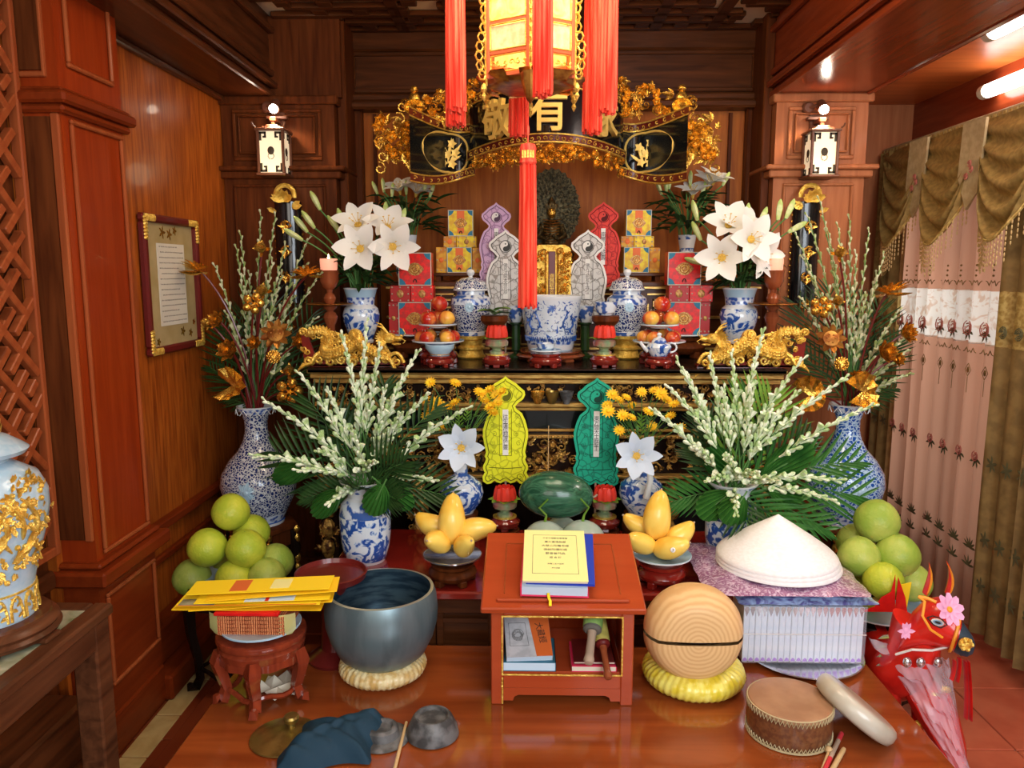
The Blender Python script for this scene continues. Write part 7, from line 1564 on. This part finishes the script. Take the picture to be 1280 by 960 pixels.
for k in range(41):
    x = -hw + 2 * hw * k / 40
    for j in range(7): v.append((x, -.078 - .0025 * abs(math.sin(k * 1.3 + j)), .002 + ph * j / 6))
mb.add(v, [(k * 7 + j, (k + 1) * 7 + j, (k + 1) * 7 + j + 1, k * 7 + j + 1) for k in range(40) for j in range(6)]); mb.build('film', 'film', t)
mb = M(); mb.tube([(-hw, -.084, ph * .53), (hw, -.084, ph * .53)], .0014, 4); mb.build('string', 'paper_white', t)
zt_ = ZT + .0192 + ph
def bag(xl, xr, y0, y1, z, th, lab, m, seed, name='plastic_bag'):
    t = thing(name, lab, 'bag', ((xl + xr) / 2, (y0 + y1) / 2, z)); w_ = (xr - xl) / 2; d_ = (y1 - y0) / 2; mb = M(); n, m_ = 34, 22; v = []
    for s in (1, -1):
        for i in range(n + 1):
            for j in range(m_ + 1):
                a, b = -1 + 2 * i / n, -1 + 2 * j / m_; e = (1 - abs(a) ** 4) * (1 - abs(b) ** 4)
                q = noise.noise(V((a * 4 + seed, b * 3, s))) * .012 * e
                zz_ = th / 2 + (s * th / 2 * e ** .6) + (q if s > 0 else q * .1)
                v.append((a * w_ + .012 * noise.noise(V((b * 3, seed, a * 2))), b * d_ + .015 * noise.noise(V((a * 4, seed + 5, b))), max(0, zz_)))
    N_ = (n + 1) * (m_ + 1); f = []
    for i in range(n):
        for j in range(m_): a = i * (m_ + 1) + j; f.append((a, a + m_ + 1, a + m_ + 2, a + 1)); f.append((N_ + a, N_ + a + 1, N_ + a + m_ + 2, N_ + a + m_ + 1))
    mb.add(v, f); mb.build('filled_bag', m, t, sm=50); return t
xa, xb = on(862, 2.6, .62).x, on(1085, 2.36, .62).x
bag(xa + .10, xb + .02, 2.31, 2.50, zt_ + .001, .022, 'flat bag of blue and pink paper on top of the white packets', 'bag_blue', 3)
bag(xa, xb, 2.30, 2.78, zt_ + .024, .040, 'crumpled clear bag of purple printed paper under the conical hats', 'bag_print', 9)
c = on(972, 2.52, zt_ + .066)
for i, lab in enumerate(('lowest of the nested white conical hats resting on the purple bag', 'middle of the nested white conical hats', 'topmost white conical hat under the palm leaves')):
    t = thing('conical_hat', lab, 'hat', (c.x - .003 * i, c.y, c.z + i * .013), 0, None); Hh = .148; r = .204 - .003 * i
    mb = M(); pr = [(r, 0), (r * .985, .0), (r * .99, .012), (r * .72, Hh * .33), (r * .4, Hh * .68), (r * .12, Hh * .95), (0, Hh)]; mb.lathe([(r - .003, .002), (r + .001, .001), (r + .001, .007), (r * .985, .014)] + [(r * q, .014 + (Hh - .014) * (1 - q) ** .92) for q in (.9, .75, .55, .35, .18, .07, 0)], 60); mb.build('cone', 'hat_white', t, sm=60)
# clutter left of the bag: foil plate
# ================================================================ stool top: plate, joss paper bundle, envelopes
z = SS.z; plate((SS.x, SS.y, z + .0005), .115, 'pale blue plate on the carved red stand under the joss paper', 'blue_plate', dp=.016)
t = thing('joss_paper_bundle', 'thick bundle of brown edged joss paper in clear yellow film', 'paper bundle', (SS.x - .005, SS.y, z + .018)); 
mb = M()
for i in range(5):
    for k in range(26): x = -.095 + k * .0074; mb.box(x, -.075, .0115 * i, x + .0066, .075, .0115 * i + .0105 + .001 * math.sin(k), .001)
mb.build('stacked_sheets', 'joss_side', t)['kind'] = 'stuff'
mb = M(); v = []
for k in range(25):
    u = -1 + 2 * k / 24
    for j in range(5): v.append((u * (.125 - .012 * (j == 0)), -.079 + .025 * u ** 4, -.003 + .064 * j / 4))
mb.add(v, [(k * 5 + j, (k + 1) * 5 + j, (k + 1) * 5 + j + 1, k * 5 + j + 1) for k in range(24) for j in range(4) if abs(k - 11.5) > 8]); mb.build('cellophane', 'cell_film', t)
mb = M(); mb.box(-.10, -.085, .062, .085, .08, .072, .002); mb.build('red_card', 'red_bright', t)
zc = z + .018 + .0725
def envelope(dx, dy, dz, w_, d_, rz, lab, m, tilt=0, extra=None):
    t = thing('envelope', lab, 'envelope', (SS.x + dx, SS.y + dy, zc + dz), rz); t.rotation_euler = (0, R(tilt), R(rz))
    mb = M(); mb.box(-w_ / 2, -d_ / 2, 0, w_ / 2, d_ / 2, .0022, .0006); e = mb.build('sheet', m, t)
    if extra: extra(e, w_, d_)
    return t
def ex_blue(e, w_, d_):
    mb = M(); mb.box(-.05, -d_ / 2, .0022, .09, -d_ / 2 + .035, .0030); mb.build('pale_blue_slip', 'pages', e); mb = M(); mb.box(.008, -d_ / 2 - .0002, .0030, .018, -d_ / 2 + .036, .0036); mb.build('red_stripe', 'red_bright', e)
def ex_art(e, w_, d_):
    mb = M(); mb.box(-w_ / 2 + .008, -d_ / 2 + .003, .0022, -w_ / 2 + .11, -d_ / 2 + .045, .0028); mb.build('printed_picture', 'marble', e); mb = M(); mb.box(-w_ / 2 + .004, -d_ / 2, .0020, w_ / 2 - .01, -d_ / 2 + .003, .0026); mb.build('red_line', 'red_bright', e)
def ex_or(e, w_, d_):
    mb = M(); mb.box(-.085, -d_ / 2 + .012, .0022, -.035, d_ / 2 - .01, .0028); mb.build('orange_label', 'book_orange', e); mb = M(); mb.box(.03, -d_ / 2 + .02, .0022, .085, d_ / 2 - .012, .0028); mb.build('faint_white_print', 'book_yellow', e)
envelope(-.02, -.005, 0, .42, .13, 4, 'lowest yellow paper envelope of the fan on the joss bundle', 'yellow_paper_b', 1.5)
envelope(.015, .0, .008, .40, .125, 8, 'second yellow envelope from the bottom of the fan', 'yellow_paper_b', -1)
envelope(-.015, -.01, .015, .41, .12, 3, 'yellow envelope with printed picture at its left end', 'yellow_paper', 0, ex_art)
envelope(.02, .0, .022, .38, .12, 6, 'yellow envelope carrying a pale blue slip with a red stripe', 'yellow_paper', 0, ex_blue)
envelope(.04, .012, .030, .37, .11, 9, 'yellow envelope just under the topmost one', 'yellow_paper_b', -1.5)
envelope(.0, .02, .038, .41, .10, 5, 'topmost yellow envelope with orange label', 'yellow_paper', -1, ex_or)
t = thing('crumpled_paper', 'crumpled pale paper lying under the carved red stand', 'paper', (SS.x + .04, SS.y + .03, ZT + .001)); mb = M(); mb.add([(x * .03, y * .03, max(0, .018 + .016 * math.sin(x * 2.3 + y * 4))) for x in range(-2, 3) for y in range(-2, 3)], [(i * 5 + j, (i + 1) * 5 + j, (i + 1) * 5 + j + 1, i * 5 + j + 1) for i in range(4) for j in range(4)]); mb.build('sheet', 'pages_cream', t, sm=0)
# ================================================================ foreground table: cymbals, cloth, bowl, sticks, drum
def cyl_disc(px, py, Y, lab, r, m, pr, name='cymbal', cat='cymbal'):
    p = on(px, Y, ZT + .001); t = thing(name, lab, cat, p); mb = M(); mb.lathe(pr, 40); mb.build('disc', m, t); return t
t = cyl_disc(356, 932, 1.925, 'brass lid with round knob lying half under the navy cloth', .092, 'brass', [(.088, 0), (.093, .002), (.092, .005), (.06, .012), (.028, .018), (.0, .020)], 'brass_lid', 'lid')
mb = M(); mb.lathe([(.012, .016), (.010, .028), (.020, .034), (.022, .044), (.018, .050), (0, .051)], 20, (.012, .025, 0)); mb.build('knob', 'brass', t)
t = cyl_disc(478, 926, 1.93, 'grey metal cymbal with raised dome right of the navy cloth', .07, 'pewter', [(.072, 0), (.076, .002), (.070, .006), (.048, .010), (.044, .030), (.036, .036), (.030, .036), (.024, .030), (0, .030)])
t = cyl_disc(541, 921, 1.945, 'small dark stone bowl turned upside down', .07, 'pewter', [(.066, 0), (.072, .004), (.068, .025), (.055, .052), (.048, .060), (.042, .060), (.036, .052), (0, .050)], 'upturned_bowl', 'bowl')
p = on(420, 1.90, ZT); t = thing('navy_cloth', 'crumpled navy blue cloth thrown over the lids', 'cloth', (p.x, 1.885, ZT + .006)); mb = M(); v = []; n = 44
for i in range(n + 1):
    for j in range(n + 1):
        a, b = -1 + 2 * i / n, -1 + 2 * j / n; x = a * .118 + .018 * b + .01 * math.sin(b * 5); y = b * .098 + .026 * a + .010 * math.sin(a * 4)
        r2 = max(abs(a), abs(b)); z = .056 * (1 - r2 ** 3) + .020 * noise.noise(V((a * 2.2, b * 2.2, 1))) * (1 - r2 ** 4) + .010 * abs(math.sin(a * 5 + b * 6 + 2 * noise.noise(V((a, b, 3))))) * (1 - r2 ** 4); v.append((x, y, max(.0, z)))
mb.add(v, [(i * (n + 1) + j, (i + 1) * (n + 1) + j, (i + 1) * (n + 1) + j + 1, i * (n + 1) + j + 1) for i in range(n) for j in range(n)]); mb.build('folds', 'cloth_navy', t, sm=70)
a, b = atz(508, 903, ZT + .012), atz(486, 990, ZT + .008); t = thing('slim_beater', 'slim pale bamboo beater between the cymbal and the upturned bowl', 'beater', a); mb = M(); mb.tube([(0, 0, 0), (b - a) * .5, b - a], [.004, .0048, .005], 10); mb.build('stick', 'stick_pale', t)
p = on(985, 1.985, ZT); t = thing('hand_drum', 'brown leather topped round drum with stitched edges', 'drum', p + V((0, 0, .001)), 12); zt = at(985, 873, 1.985).z - ZT; r = .112
mb = M(); mb.lathe([(r * .93, 0), (r * .98, .006), (r * 1.02, zt * .4), (r * 1.0, zt - .012)], 48); mb.build('shell', 'drum_side', t)
mb = M(); mb.lathe([(r * 1.0, zt - .014), (r * 1.003, zt - .004), (r * .97, zt), (r * .9, zt + .001), (0, zt + .002)], 48); mb.build('skin', 'drum_skin', t)
mb = M()
for k in range(64):
    a0, a1 = k * 2 * PI / 64, (k + .5) * 2 * PI / 64
    for (za, zb_) in ((zt - .005, zt - .020), (.006, .018)): q = r * 1.018; mb.tube([(q * math.cos(a0), q * math.sin(a0), za), (q * math.cos(a1), q * math.sin(a1), zb_), (q * math.cos(a0 + .098), q * math.sin(a0 + .098), za)], .0016, 4)
mb.tube([(r * 1.012 * math.cos(a), r * 1.012 * math.sin(a), .004) for a in [k * PI / 24 for k in range(48)]], .003, 5, closed=True); mb.tube([(r * 1.0 * math.cos(a), r * 1.0 * math.sin(a), zt - .003) for a in [k * PI / 24 for k in range(48)]], .002, 5, closed=True); mb.build('stitching', 'rope', t)['kind'] = 'stuff'
mb = M()
for q in range(3): mb.tube([(r * 1.0 + .012 + .012 * math.cos(a) + q * .006, .03 + .010 * math.sin(a), zt * .5 - .012 * q) for a in [k * PI / 5 for k in range(10)]], .0035, 5, closed=True)
mb.build('black_ring', 'cable', t)
c = at(1069, 886, 1.99); t = thing('frame_drum', 'pale oval wooden shell leaning against the brown drum', 'drum', (0, 0, 0)); r = .118
ax = V((.60, .08, .76)).normalized(); t.matrix_world = along(c, ax); 
mb = M(); mb.lathe([(0, -.026), (r * .80, -.026), (r * .95, -.019), (r, -.003), (r * .985, .014), (r * .93, .023), (r * .84, .027), (0, .0275)], 52); mb.build('shell', 'pale_wood', t, sm=50)
for (pa, pb, r_, m, lab, hd) in (((1052, 917), (1020, 985), .006, 'stick_wood', 'drumstick with red painted bands nearest the drum', 'red'), ((1036, 938), (1014, 1000), .0035, 'stick_pale', 'thin beater with a small round ball head', 'ball'), ((1055, 936), (1022, 995), .0065, 'stick_pale', 'plain thick wooden drumstick at the right', None)):
    a, b = atz(*pa, ZT + .009), atz(*pb, ZT + .009); t = thing('drumstick', lab, 'drumstick', a, 0); d = b - a
    mb = M(); mb.tube([(0, 0, 0), d * .05, d], [r_ * .8, r_, r_], 10); mb.build('stick', m, t)
    if hd == 'red':
        for u0, u1 in ((0, .14), (.48, .75)): mb = M(); mb.tube([d * u0, d * u1], r_ * 1.06, 10); mb.build('red_band', 'red_paint', t)
    if hd == 'ball': mb = M(); mb.ball((0, 0, .001), .0105, 12, 8); mb.build('ball_head', 'stick_pale', t)
# ================================================================ paper horse in plastic
Hh = at(1165, 780, 2.2); hx, hy = Hh.x, 2.2
t = thing('paper_horse', 'red paper horse with pink flower on its forehead, standing beside the table', 'paper horse', (hx, hy, 0))
def loft(mb, st, n=20): # stations: (centre, axis, half width, half height, up)
    v = []
    for c, a, w_, h_ in st:
        a = V(a).normalized(); s = V((a.y, -a.x, 0)).normalized() if abs(a.z) < .98 else V((0, 1, 0)); u = s.cross(a).normalized()
        for j in range(n): b = 2 * PI * j / n; v.append(V(c) + s * math.cos(b) * w_ + u * math.sin(b) * h_)
    f = [(i * n + j, i * n + (j + 1) % n, (i + 1) * n + (j + 1) % n, (i + 1) * n + j) for i in range(len(st) - 1) for j in range(n)] + [tuple(range(n))[::-1], tuple((len(st) - 1) * n + j for j in range(n))]
    mb.add(v, f)
hz = Hh.z
q = lambda px, py, Y: at(px, py, Y) - V((hx, hy, 0))
# body runs from the back (beyond the packets) towards the viewer; neck rises to the head
hd = V((.80, -.50, -.52)).normalized()
st = [(q(1092, 792, 2.62), (.2, -1, 0), .03, .03), (q(1096, 812, 2.58), (.2, -1, 0), .09, .10), (q(1104, 835, 2.48), (.15, -1, 0), .105, .115), (q(1118, 842, 2.38), (.15, -1, .1), .09, .10), (q(1132, 830, 2.30), (.15, -.7, .6), .085, .10), (q(1142, 808, 2.26), (.1, -.3, 1), .065, .085), (q(1146, 785, 2.235), (.35, -.35, .9), .055, .080)]
mb = M(); loft(mb, st, 22)
HS = [(1124, 806, 2.25, .022, .016), (1127, 798, 2.245, .042, .040), (1134, 788, 2.235, .052, .062), (1148, 779, 2.215, .060, .078), (1163, 776, 2.195, .060, .078), (1177, 780, 2.17, .054, .070), (1189, 788, 2.15, .046, .056), (1197, 795, 2.135, .041, .046)]
hd = V((.86, -.48, -.18)).normalized(); st2 = [(q(x, y, Y), hd, w_, h_) for x, y, Y, w_, h_ in HS]
loft(mb, st2, 22); mb.build('body', 'horse_red', t, sm=60)
mb = M(); st3 = [(q(1197, 795, 2.135), hd, .042, .047), (q(1205, 803, 2.118), hd, .040, .040), (q(1212, 808, 2.10), hd, .034, .030), (q(1217, 811, 2.09), hd, .018, .016)]; loft(mb, st3, 20); mb.build('muzzle', 'horse_navy', t, sm=60)
mb = M(); m3 = q(1197, 796, 2.12); sd = V((hd.y, -hd.x, 0)).normalized(); up_ = sd.cross(hd).normalized()
mb.tube([q(1193, 792, 2.142) + sd * .047 * math.cos(a) + up_ * .054 * math.sin(a) for a in [k * PI / 12 for k in range(24)]], .005, 6, closed=True); mb.build('noseband', 'horse_orange', t)
mb = M(); mb.tube([q(1148, 746, 2.14), q(1156, 752, 2.125), q(1153, 770, 2.11), q(1163, 787, 2.10), q(1178, 797, 2.10)], .004, 6); mb.tube([q(1148, 746, 2.14), q(1160, 748, 2.13), q(1170, 753, 2.12)], .005, 6); mb.build('bridle', 'horse_orange', t)
fpos = q(1186, 762, 2.105); fn = V((.25, -.8, .45)).normalized(); fm_ = along(fpos, fn); pm = None
for k in range(9):
    m4 = fm_ @ Matrix.Rotation(k * 2 * PI / 9, 4, 'Z')
    if pm is None: mb = M(); mb.leaf((.004, 0, 0), (1, 0, .15), .043, .026, up=(0, 0, 1), n=4, prof=lambda t: math.sin(PI * (.12 + .8 * t)) ** .7); pm = mb.build('flower_petal', 'horse_pink', t, M4=m4).data
    else: link('flower_petal', pm, t, M4=m4)
mb = M(); mb.t = fm_; mb.ball((0, 0, .004), (.009, .009, .005), 12, 6); mb.t = None; mb.build('flower_centre', 'horse_orange', t)
# eye
for e_, r_, m, nm in ((.0, 1, 'paper_white', 'eye_white'), (.003, .62, 'eye_blue', 'iris'), (.006, .32, 'ink', 'pupil')):
    mb = M(); mb.ball(q(1172, 778, 2.125 - e_), (.020 * r_ ** .6, .006, .011 * (r_ if r_ < 1 else 1)), 16, 8, Matrix.Rotation(R(18), 4, 'Y')); mb.build(nm, m, t)
mb = M(); mb.tube([q(x, y, 2.118) for x, y in ((1159, 772), (1166, 770), (1176, 773), (1184, 781), (1176, 785), (1167, 781), (1159, 772))], .0018, 5); mb.build('eye_outline', 'ink', t)
ec = None
for (a_, b_, c_) in (((1131, 748), (1129, 722), (1118, 702)), ((1156, 742), (1166, 720), (1161, 703)), ((1184, 742), (1194, 722), (1183, 701))):
    if a_[0] == 1131: continue
    p0, p1, p2 = q(*a_, 2.20), q(*b_, 2.19), q(*c_, 2.19); mb = M(); mb.tube(bez(p0, p1, p2, 6), [.012, .014, .013, .011, .008, .004, .001], 9, flat=.5); mb.build('ear', 'horse_red', t); mb = M(); mb.tube(bez(p0 + V((0, -.008, 0)), p1 + V((0, -.010, 0)), p2 + V((0, -.003, -.006)), 6), [.004, .008, .009, .008, .006, .003, .001], 7, flat=.4); mb.build('ear_lining', 'horse_orange', t)
mb = M(); cN = q(1132, 788, 2.168)
for k in range(8): a_ = k * PI / 4; mb.leaf(cN, (math.cos(a_) * .5, -.1, math.sin(a_)), .028, .014, up=(0, -1, 0), n=3)
mb.ball(cN, (.010, .004, .012), 10, 5); mb.build('neck_rosette', 'horse_pink', t)
mb = M(); mb.ball(q(1207, 805, 2.075), (.020, .012, .019), 12, 8); [mb.ball(q(1207, 805, 2.07) + V((.014 * math.cos(a_), -.006, .014 * math.sin(a_))), .007, 6, 4) for a_ in range(6)]; mb.build('gold_pompom', 'gold_bright', t)
for (xa_, ya, xb_, yb, m) in ((1199, 822, 1196, 852, 'red_bright'), (1210, 826, 1213, 900, 'red_bright'), (1206, 826, 1207, 898, 'red_bright'), (1193, 825, 1189, 850, 'red_bright')):
    p0, p1 = q(xa_, ya, 2.10), q(xb_, yb, 2.09); mb = M(); mb.tube(bez(p0, (p0 + p1) / 2 + V((.006, 0, 0)), p1, 6), .011, 6, flat=.25); mb.build('red_ribbon', m, t)
for k, x in enumerate((1134, 1151, 1172)):
    mb = M(); mb.ball(q(x, 828, 2.17), (.013, .011, .017), 12, 8); mb.build('silver_bell', 'foil', t)
mb = M(); mb.tube([q(1120, 818, 2.19), q(1140, 812, 2.16), q(1165, 813, 2.15), q(1186, 808, 2.13)], .007, 6, flat=.5); mb.build('white_collar', 'white_soft', t)
for (x, y) in ((1095, 2.60), (1125, 2.60), (1118, 2.30), (1150, 2.30)):
    p0 = q(x, 835, y); mb = M(); mb.tube([p0, V((p0.x, p0.y, .34)), V((p0.x + .008, p0.y, .18)), V((p0.x, p0.y, .03)), V((p0.x, p0.y - .006, 0))], [.042, .03, .019, .016, .024], 10); mb.build('leg', 'horse_red', t)
mb = M(); [mb.leaf(st[5][0] + V((-.05, .02, .02 - .03 * k)), (-1, .3, -.3), .05, .03, up=(0, 0, 1), n=3) for k in range(4)]; mb.build('paper_mane', 'foil', t)
mb = M()
for (x, y, s_) in ((1165, 872, .03), (1178, 890, .025), (1150, 905, .022), (1182, 862, .018)): mb.ball(q(x, y, 2.22), (s_, .012, s_ * .6), 9, 5)
mb.build('gold_foil_trim', 'gold_bright', t)
mb = M(); bl = [q(1150, 860, 2.27), q(1165, 880, 2.24), q(1178, 905, 2.22), q(1190, 935, 2.21), q(1196, 975, 2.2)]; mb.tube(bl, [.07, .085, .075, .06, .05], 14, flat=.6); mb.build('saddle_cloth', 'horse_red', t)
# plastic sheet around the horse
t = thing('plastic_cover', 'crumpled clear pinkish plastic hanging over the horse beside the table edge', 'plastic sheet', (hx, hy, 0)); v = []; n, m_ = 46, 26; mb = M()
for i in range(n + 1):
    u = i / n
    for j in range(m_ + 1):
        w_ = j / m_; L_ = at(1082 + 118 * w_ ** 1.0, 792 + 185 * w_ ** 1.15, 2.34 - .30 * w_); R_ = at(1186 + 24 * w_, 822 + 150 * w_, 2.20 - .10 * w_)
        p_ = L_.lerp(R_, u); bulge = math.sin(PI * u); nz = noise.noise(V((u * 5, w_ * 7, 2))) + .5 * noise.noise(V((u * 11, w_ * 15, 7)))
        v.append((p_.x - hx + .012 * nz, p_.y - hy - .07 * bulge + .03 * nz, p_.z + .012 * nz))
mb.add(v, [(i * (m_ + 1) + j, (i + 1) * (m_ + 1) + j, (i + 1) * (m_ + 1) + j + 1, i * (m_ + 1) + j + 1) for i in range(n) for j in range(m_)]); mb.build('film', 'film_pink', t, sm=50)
# red and yellow paper fan in front of the right pomelos
c = at(1112, 765, 2.44); t = thing('red_paper_flag', 'pleated red and yellow paper flag stuck before the right pomelos', 'paper flag', (c.x, c.y, c.z))
mb = M(); mb.prism([(-.10, 0), (-.05, .018), (-.03, .05), (.0, .07), (.01, .13), (.018, .0)], 0, .002); mb.prism([(.02, 0), (.022, .12), (.05, .05), (.06, 0)], .004, .006); mb.build('red_sheet', 'red_bright', t, sm=0)
mb = M(); mb.prism([(.02, .0), (.03, .09), (.07, .10), (.06, .0)], .010, .012); mb.build('yellow_sheet', 'yellow_paper', t, sm=0)
# ================================================================ blue jar with gold reliefs
jy = 1.67; jx = on(-15, jy, .9).x - .008; jz = .75; t = thing('ginger_jar', 'large pale blue jar with raised gold phoenix and flowers at the left edge', 'jar', (jx, jy, jz + .056))
s_ = thing('jar_stand', 'dark moulded round wooden stand under the pale blue jar', 'stand', (jx, jy, jz)); mb = M(); mb.lathe([(.115, .008), (.142, .010), (.148, .020), (.139, .028), (.144, .036), (.138, .044), (.128, .050), (.126, .056), (0, .056)], 48); mb.build('ring', 'side_table', s_)
ft = None
for k in range(6):
    if ft is None: mb = M(); mb.box(.10, -.03, 0, .152, .03, .012, .004); ft = mb.build('foot', 'side_table', s_)
    else: link('foot', ft.data, s_).rotation_euler = (0, 0, k * PI / 3)
jh = at(20, 572, jy).z - jz - .056; K_ = jh / .44
PJ = [(.098, 0), (.102, .01), (.098, .05), (.100, .09), (.112, .15), (.132, .23), (.143, .29), (.142, .34), (.125, .385), (.085, .415), (.070, .425), (.070, .44), (0, .44)]
PJ = [(r, z * K_) for r, z in PJ]; mb = M(); mb.lathe(PJ, 56); mb.build('body', 'jar_blue', t, sm=60)
mb = M(); z0 = .44 * K_; mb.lathe([(.072, z0 + .0005), (.105, z0 + .004), (.112, z0 + .014), (.100, z0 + .024), (.07, z0 + .045), (.03, z0 + .06), (0, z0 + .062)], 48); lid = mb.build('lid', 'jar_blue', t)
mb = M()
for k in range(70): a = k * 2.4; r = .06 * math.sqrt((k % 35 + .5) / 35); mb.leaf((r * math.cos(a), r * math.sin(a), z0 + .045 + .03 * (1 - r / .06) + .012 * (k > 35)), (math.cos(a), math.sin(a), .9), .028, .024, n=3, bend=.5)
mb.build('gold_peony', 'gold_bright', lid)['kind'] = 'stuff'
def jr(z):
    for (r0_, z0_), (r1_, z1_) in zip(PJ, PJ[1:]):
        if z0_ <= z <= z1_ and z1_ > z0_: return r0_ + (r1_ - r0_) * (z - z0_) / (z1_ - z0_)
    return .1
def jp(a, z, o=.003): r = jr(z) + o; return V((r * math.cos(a), r * math.sin(a), z))
A0 = -.62
mb = M()
for a0, z_, n_, s0 in ((A0 + .55, .36, 34, 1), (A0 + .25, .30, 40, 1), (A0 + .0, .33, 30, 1), (A0 + .5, .18, 40, .9), (A0 - .1, .15, 30, .9), (A0 + .7, .27, 26, .9)):
    for k in range(n_):
        a = a0 + rnd(-.32, .32); z = (z_ + rnd(-.035, .035)) * K_; p_ = jp(a, z); nr = V((math.cos(a), math.sin(a), 0)); tg = V((-math.sin(a), math.cos(a), 0)); th = rnd(0, 6)
        if k % 4: mb.leaf(p_, tg * math.cos(th) + V((0, 0, 1)) * math.sin(th) + nr * .3, .02 * s0, .012, up=nr, n=2)
        else: mb.ball(p_, (.007, .007, .007), 6, 4)
mb.build('gold_foliage', 'gold_bright', t)['kind'] = 'stuff'
for k, (a0, za, zb_) in enumerate(((A0 + .05, .35, .235), (A0 + .28, .345, .245), (A0 - .2, .35, .25))):
    mb = M(); pts = [jp(a0 + .22 * u + .1 * math.sin(u * 3), (za + (zb_ - za) * u) * K_, .004) for u in [q_ / 10 for q_ in range(11)]]; mb.tube(pts, [.006, .008, .009, .010, .010, .010, .011, .012, .012, .010, .003], 8, flat=.5); mb.build('phoenix_tail', 'gold_bright', t)
def crane(a, z, s=1):
    mb = M(); p_ = jp(a, z, .006); nr = V((math.cos(a), math.sin(a), 0)); tg = V((-math.sin(a), math.cos(a), 0)); U = V((0, 0, 1))
    mb.tube([p_ - tg * .03 * s - U * .012 * s, p_, p_ + tg * .016 * s + U * .010 * s, p_ + tg * .03 * s - U * .012 * s], [.002, .009 * s, .008 * s, .002], 8); mb.leaf(p_, tg * .45 + U + nr * .2, .05 * s, .022 * s, up=nr, n=4); mb.leaf(p_, -tg - U * .35 + nr * .2, .055 * s, .022 * s, up=nr, n=4); mb.build('gold_crane', 'gold_bright', t)
crane(A0 + .38, .205 * K_); crane(A0 - .1, .22 * K_, .9)
for k in range(9):
    a = k * .36 - 1.8; mb = M(); w_ = .14; zz0, zz1 = .008 * K_, .072 * K_; o = [jp(a + w_ * math.cos(b), zz0 + .005 + (zz1 - zz0) * (.5 - .5 * math.cos(b)) ** .6 if False else zz0 + (zz1 - zz0) * abs(math.sin(b)) ** .8, .002) for b in [q_ * PI / 10 for q_ in range(11)]]; mb.tube(o, .0035, 5)
    for q_ in range(4): mb.leaf(jp(a, (.018 + .014 * q_) * K_), V((-math.sin(a), math.cos(a), 0)) * ((-1) ** q_) + V((0, 0, .8)), .018, .010, up=(math.cos(a), math.sin(a), 0), n=2)
    mb.build('gold_panel', 'gold_bright', t)
mb = M(); mb.tube([jp(k * PI / 24, .080 * K_, .001) for k in range(48)], .003, 5, closed=True); mb.build('gold_line', 'gold_bright', t)
